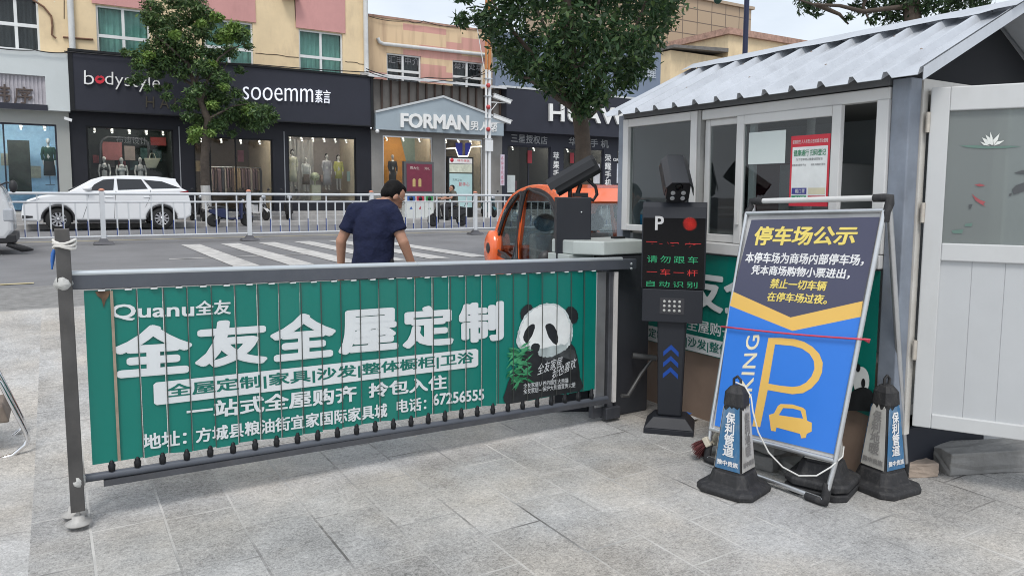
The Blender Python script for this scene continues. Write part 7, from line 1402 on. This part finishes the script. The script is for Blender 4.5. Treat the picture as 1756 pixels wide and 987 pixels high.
mb = MB(); mb.tube(tr, [.19, .155, .13, .118, .12, .10, .085, .06, .03], 14); trk = mb.build('trunk', BARK, bt)
rl = random.Random(8)
for (xs, ys, pts) in (((990), 190, [(1030, 130, -.3), (1085, 60, -.5), (1120, -30, -.6)]), (994, 205, [(960, 150, -.4), (910, 90, -.7), (860, 30, -.8), (820, -40, -.8)]), (985, 150, [(1010, 60, .5), (1040, -40, .8)]), (984, 140, [(940, 60, .6), (900, -30, .9)]), (997, 212, [(1040, 170, .5), (1090, 120, .9)]), (990, 190, [(930, 150, .4), (880, 120, .8), (835, 70, 1.0)])):
    P = [T1(xs, ys)] + [T1(*p) for p in pts]; mb = MB(); mb.tube(P, [.055 - .045 * i / (len(P) - 1) for i in range(len(P))], 8); mb.build('branch', BARK, bt)
cl = []
for x, y, r in ((1000, 185, 26), (975, 165, 24), (1028, 165, 26), (940, 140, 30), (900, 130, 28), (1070, 128, 36), (1000, 120, 55), (1090, 110, 36), (940, 105, 45), (885, 105, 34), (1110, 70, 42), (1050, 70, 60), (980, 50, 60), (905, 65, 45), (860, 80, 30), (845, 50, 30), (825, 30, 26), (800, 35, 18), (870, 20, 40), (1130, 30, 32), (1140, 0, 34), (1080, 0, 55), (1000, -20, 70), (930, -10, 55), (870, -30, 50), (800, -20, 30), (790, -60, 60), (1060, -80, 80), (940, -100, 90), (1150, -60, 50), (850, -120, 70), (1000, -180, 90), (1100, -150, 60), (900, -200, 60)):
    for q in range(2): d = rl.uniform(-1, 1) * (.35 + .012 * (230 - y) / 2.2) ; d = max(-1.6, min(1.6, d)); cl.append((T1(x + rl.uniform(-8, 8), y + rl.uniform(-8, 8), d), r * D0 / FPX * rl.uniform(.75, 1.0)))
foliage('crown', cl, 26000, .115, LF1, bt, 3)
# slender street tree before the dark shops
sX, sY_ = atY(354, 360, 29.4).x, 29.4
s_t = thing('street_tree', 'slender street tree with whitewashed trunk base before the dark shops', 'tree', (sX, sY_, PZ))
T2 = lambda x, y, d=0: atY(x, y, sY_ + d)
mb = MB(); mb.tube([(sX, sY_, PZ - .05), T2(354, 345), T2(352, 318)], [.20, .17, .165], 12); mb.build('whitewash', mat('lime_wash', (.50, .49, .47, 1), .9, 0, .15, 8, dirt=.3), s_t)
mb = MB(); mb.tube([T2(352, 318), T2(351, 270), T2(354, 235), T2(357, 205), T2(345, 178), T2(335, 150), T2(322, 110), T2(310, 70)], [.163, .15, .15, .14, .10, .085, .06, .03], 12); mb.build('trunk', BARK2, s_t)
for pts in ([(345, 178, 0), (355, 140, -.3), (375, 100, -.4), (395, 85, -.4), (420, 75, -.3)], [(357, 205, 0), (375, 195, -.3), (400, 182, -.4), (425, 178, -.4)], [(335, 150, 0), (300, 125, .3), (265, 110, .4)], [(335, 150, 0), (345, 100, .3), (350, 50, .4)], [(322, 110, 0), (290, 80, -.3), (265, 60, -.4)], [(356, 225, 0), (338, 215, -.2)], [(345, 178, 0), (372, 150, .3), (388, 110, .4)]):
    mb = MB(); mb.tube([T2(*p) for p in pts], [.06 - .045 * i / (len(pts) - 1) for i in range(len(pts))], 7); mb.build('branch', BARK2, s_t)
cl = []; m1 = 24. / FPX
for x, y, r in ((262, 10, 22), (300, 5, 26), (330, 0, 24), (270, 35, 24), (300, 40, 28), (335, 30, 26), (280, 60, 28), (310, 70, 30), (345, 55, 22), (262, 85, 22), (290, 95, 26), (320, 95, 24), (250, 105, 16), (238, 112, 14), (345, 85, 16), (230, 92, 10), (385, 65, 20), (360, 45, 14), (400, 55, 20), (415, 60, 17), (425, 78, 12), (395, 85, 18), (375, 70, 14), (240, 135, 14), (265, 125, 16), (290, 150, 9), (330, 160, 16), (345, 150, 14), (360, 130, 18), (375, 150, 20), (370, 120, 14), (325, 175, 18), (345, 180, 16), (365, 185, 18), (385, 170, 16), (420, 185, 22), (440, 195, 22), (455, 190, 16), (425, 210, 22), (445, 212, 18), (405, 200, 16), (340, 205, 14), (335, 225, 15), (332, 240, 12), (362, 225, 10), (385, 205, 14), (400, 228, 10), (270, 150, 9), (250, 152, 8)):
    cl.append((T2(x + rl.uniform(-3, 3), y + rl.uniform(-3, 3), rl.uniform(-1.0, 1.0)), r * m1 * .95))
cl += [(T2(x, y, rl.uniform(-.9, .3)), r * m1 * .9) for x, y, r in ((470, 200, 12), (410, 120, 12), (215, 90, 10), (225, 140, 10), (285, 165, 12), (300, 185, 9))]
cl += [(T2(x, y, rl.uniform(-.8, .8)), r * m1) for x, y, r in ((345, 20, 22), (255, 30, 14), (370, 95, 20), (350, 115, 22), (380, 135, 18), (405, 160, 12), (310, 125, 18), (345, 210, 20), (375, 215, 18), (395, 195, 20), (460, 205, 14), (320, 200, 12), (280, 108, 20), (365, 165, 22))]
foliage('crown', cl, 24000, .15, LF2, s_t, 5)
LF4 = leafmat('young_leaf', (.09, .17, .035, 1), (.17, .28, .06, 1), (.28, .38, .11, 1))
foliage('crown', [(T2(x, y, rl.uniform(-1.1, -.5)), r * m1) for x, y, r in ((388, 62, 17), (402, 48, 15), (418, 58, 14), (372, 30, 12), (335, 226, 13), (330, 240, 9), (362, 228, 9), (365, 110, 9), (430, 190, 14), (300, 60, 10), (255, 95, 10), (240, 108, 9), (345, 40, 10), (385, 150, 9), (365, 180, 10))], 3400, .15, LF4, s_t, 15)
# tree beyond the kiosk at the top right
oX = atD(1566, 60, 14)
ot = thing('tree', 'half bare dark tree reaching over the back of the kiosk', 'tree', (oX.x, oX.y, 0)); T3 = lambda x, y, d=0: atD(x, y, 14 + d)
mb = MB(); mb.tube([(oX.x, oX.y, 0), T3(1566, 60), T3(1563, 0), T3(1570, -100)], [.24, .17, .15, .1], 12); mb.build('trunk', BARK, ot)
for pts in ([(1563, 10, 0), (1480, 20, -.3), (1440, 10, -.4), (1395, 8, -.4), (1370, 0, -.4)], [(1500, -40, 0), (1480, 10, .2), (1492, 40, .2)], [(1565, -20, 0), (1530, 10, .4), (1515, 40, .4)], [(1400, 8, -.3), (1440, 25, -.2), (1455, 42, -.2)]):
    mb = MB(); mb.tube([T3(*p) for p in pts], [.05 - .035 * i / (len(pts) - 1) for i in range(len(pts))], 7); mb.build('branch', BARK, ot)
cl = [(T3(x, y, rl.uniform(-.6, .6)), r * 14 / FPX) for x, y, r in ((1385, 12, 18), (1375, 0, 16), (1400, 20, 14), (1420, 0, 14), (1480, 8, 22), (1510, 10, 26), (1540, 15, 28), (1530, 40, 16), (1570, 0, 30), (1600, 10, 24), (1640, 4, 26), (1620, 25, 14), (1680, 0, 22), (1455, 30, 9), (1495, 35, 10), (1580, -60, 60), (1450, -60, 50), (1660, -60, 50))]
foliage('crown', cl, 5200, .12, LF3, ot, 9)
# goods on the back walls of the shops: shelves, posters, folded clothes
rgd = random.Random(31)
def goods(parent, xa, xb, za, zb, Y, n, cols, nm='wall_display'):
    for i in range(n):
        x = xa + (xb - xa) * (i + .5) / n; w_ = (xb - xa) / n * rgd.uniform(.3, .42); z = za + (zb - za) * rgd.uniform(.1, .7); h_ = (zb - za) * rgd.uniform(.12, .3); c = cols[rgd.randrange(len(cols))]
        mb = MB(); mb.box((x - w_, Y - rgd.uniform(.04, .12), z), (x + w_, Y, z + h_)); mb.build(nm, mat('goods_%s' % '_'.join(str(int(q * 100)) for q in c[:3]), c, .8, 0, .25, 5), parent)
WARM = [(.45, .16, .10, 1), (.50, .38, .22, 1), (.30, .12, .16, 1), (.55, .50, .42, 1), (.20, .22, .30, 1), (.42, .28, .14, 1), (.12, .16, .14, 1)]
goods(s1, SX(345), SX(460), SZ + .9, 3.6, SY + 4.5, 7, WARM); goods(s1, SX(160), SX(292), SZ + .9, 3.4, SY + 2.2, 6, [(.25, .05, .06, 1), (.30, .20, .18, 1), (.05, .10, .10, 1), (.40, .32, .28, 1)])
goods(s1, SX(505), SX(600), SZ + .8, 3.2, SY + 2.2, 3, [(.35, .26, .24, 1), (.42, .36, .30, 1)]); goods(s2, SX(770), SX(824), SZ + .6, 3.4, SY + 4., 4, WARM); goods(s2, SX(700), SX(740), SZ + .8, 3.3, SY + 2., 2, WARM)
goods(s0, xc(-60, 280, SY), xc(96, 280, SY), SZ + .6, 3.2, SY + 2.3, 6, [(.30, .12, .08, 1), (.55, .56, .55, 1), (.10, .14, .12, 1), (.45, .40, .30, 1)])
goods(s3, SX(872), SX(940), SZ + .6, 3.2, SY + 3., 5, WARM); goods(s3, SX(965), SX(1032), SZ + .6, 3.2, SY + 3., 5, WARM)
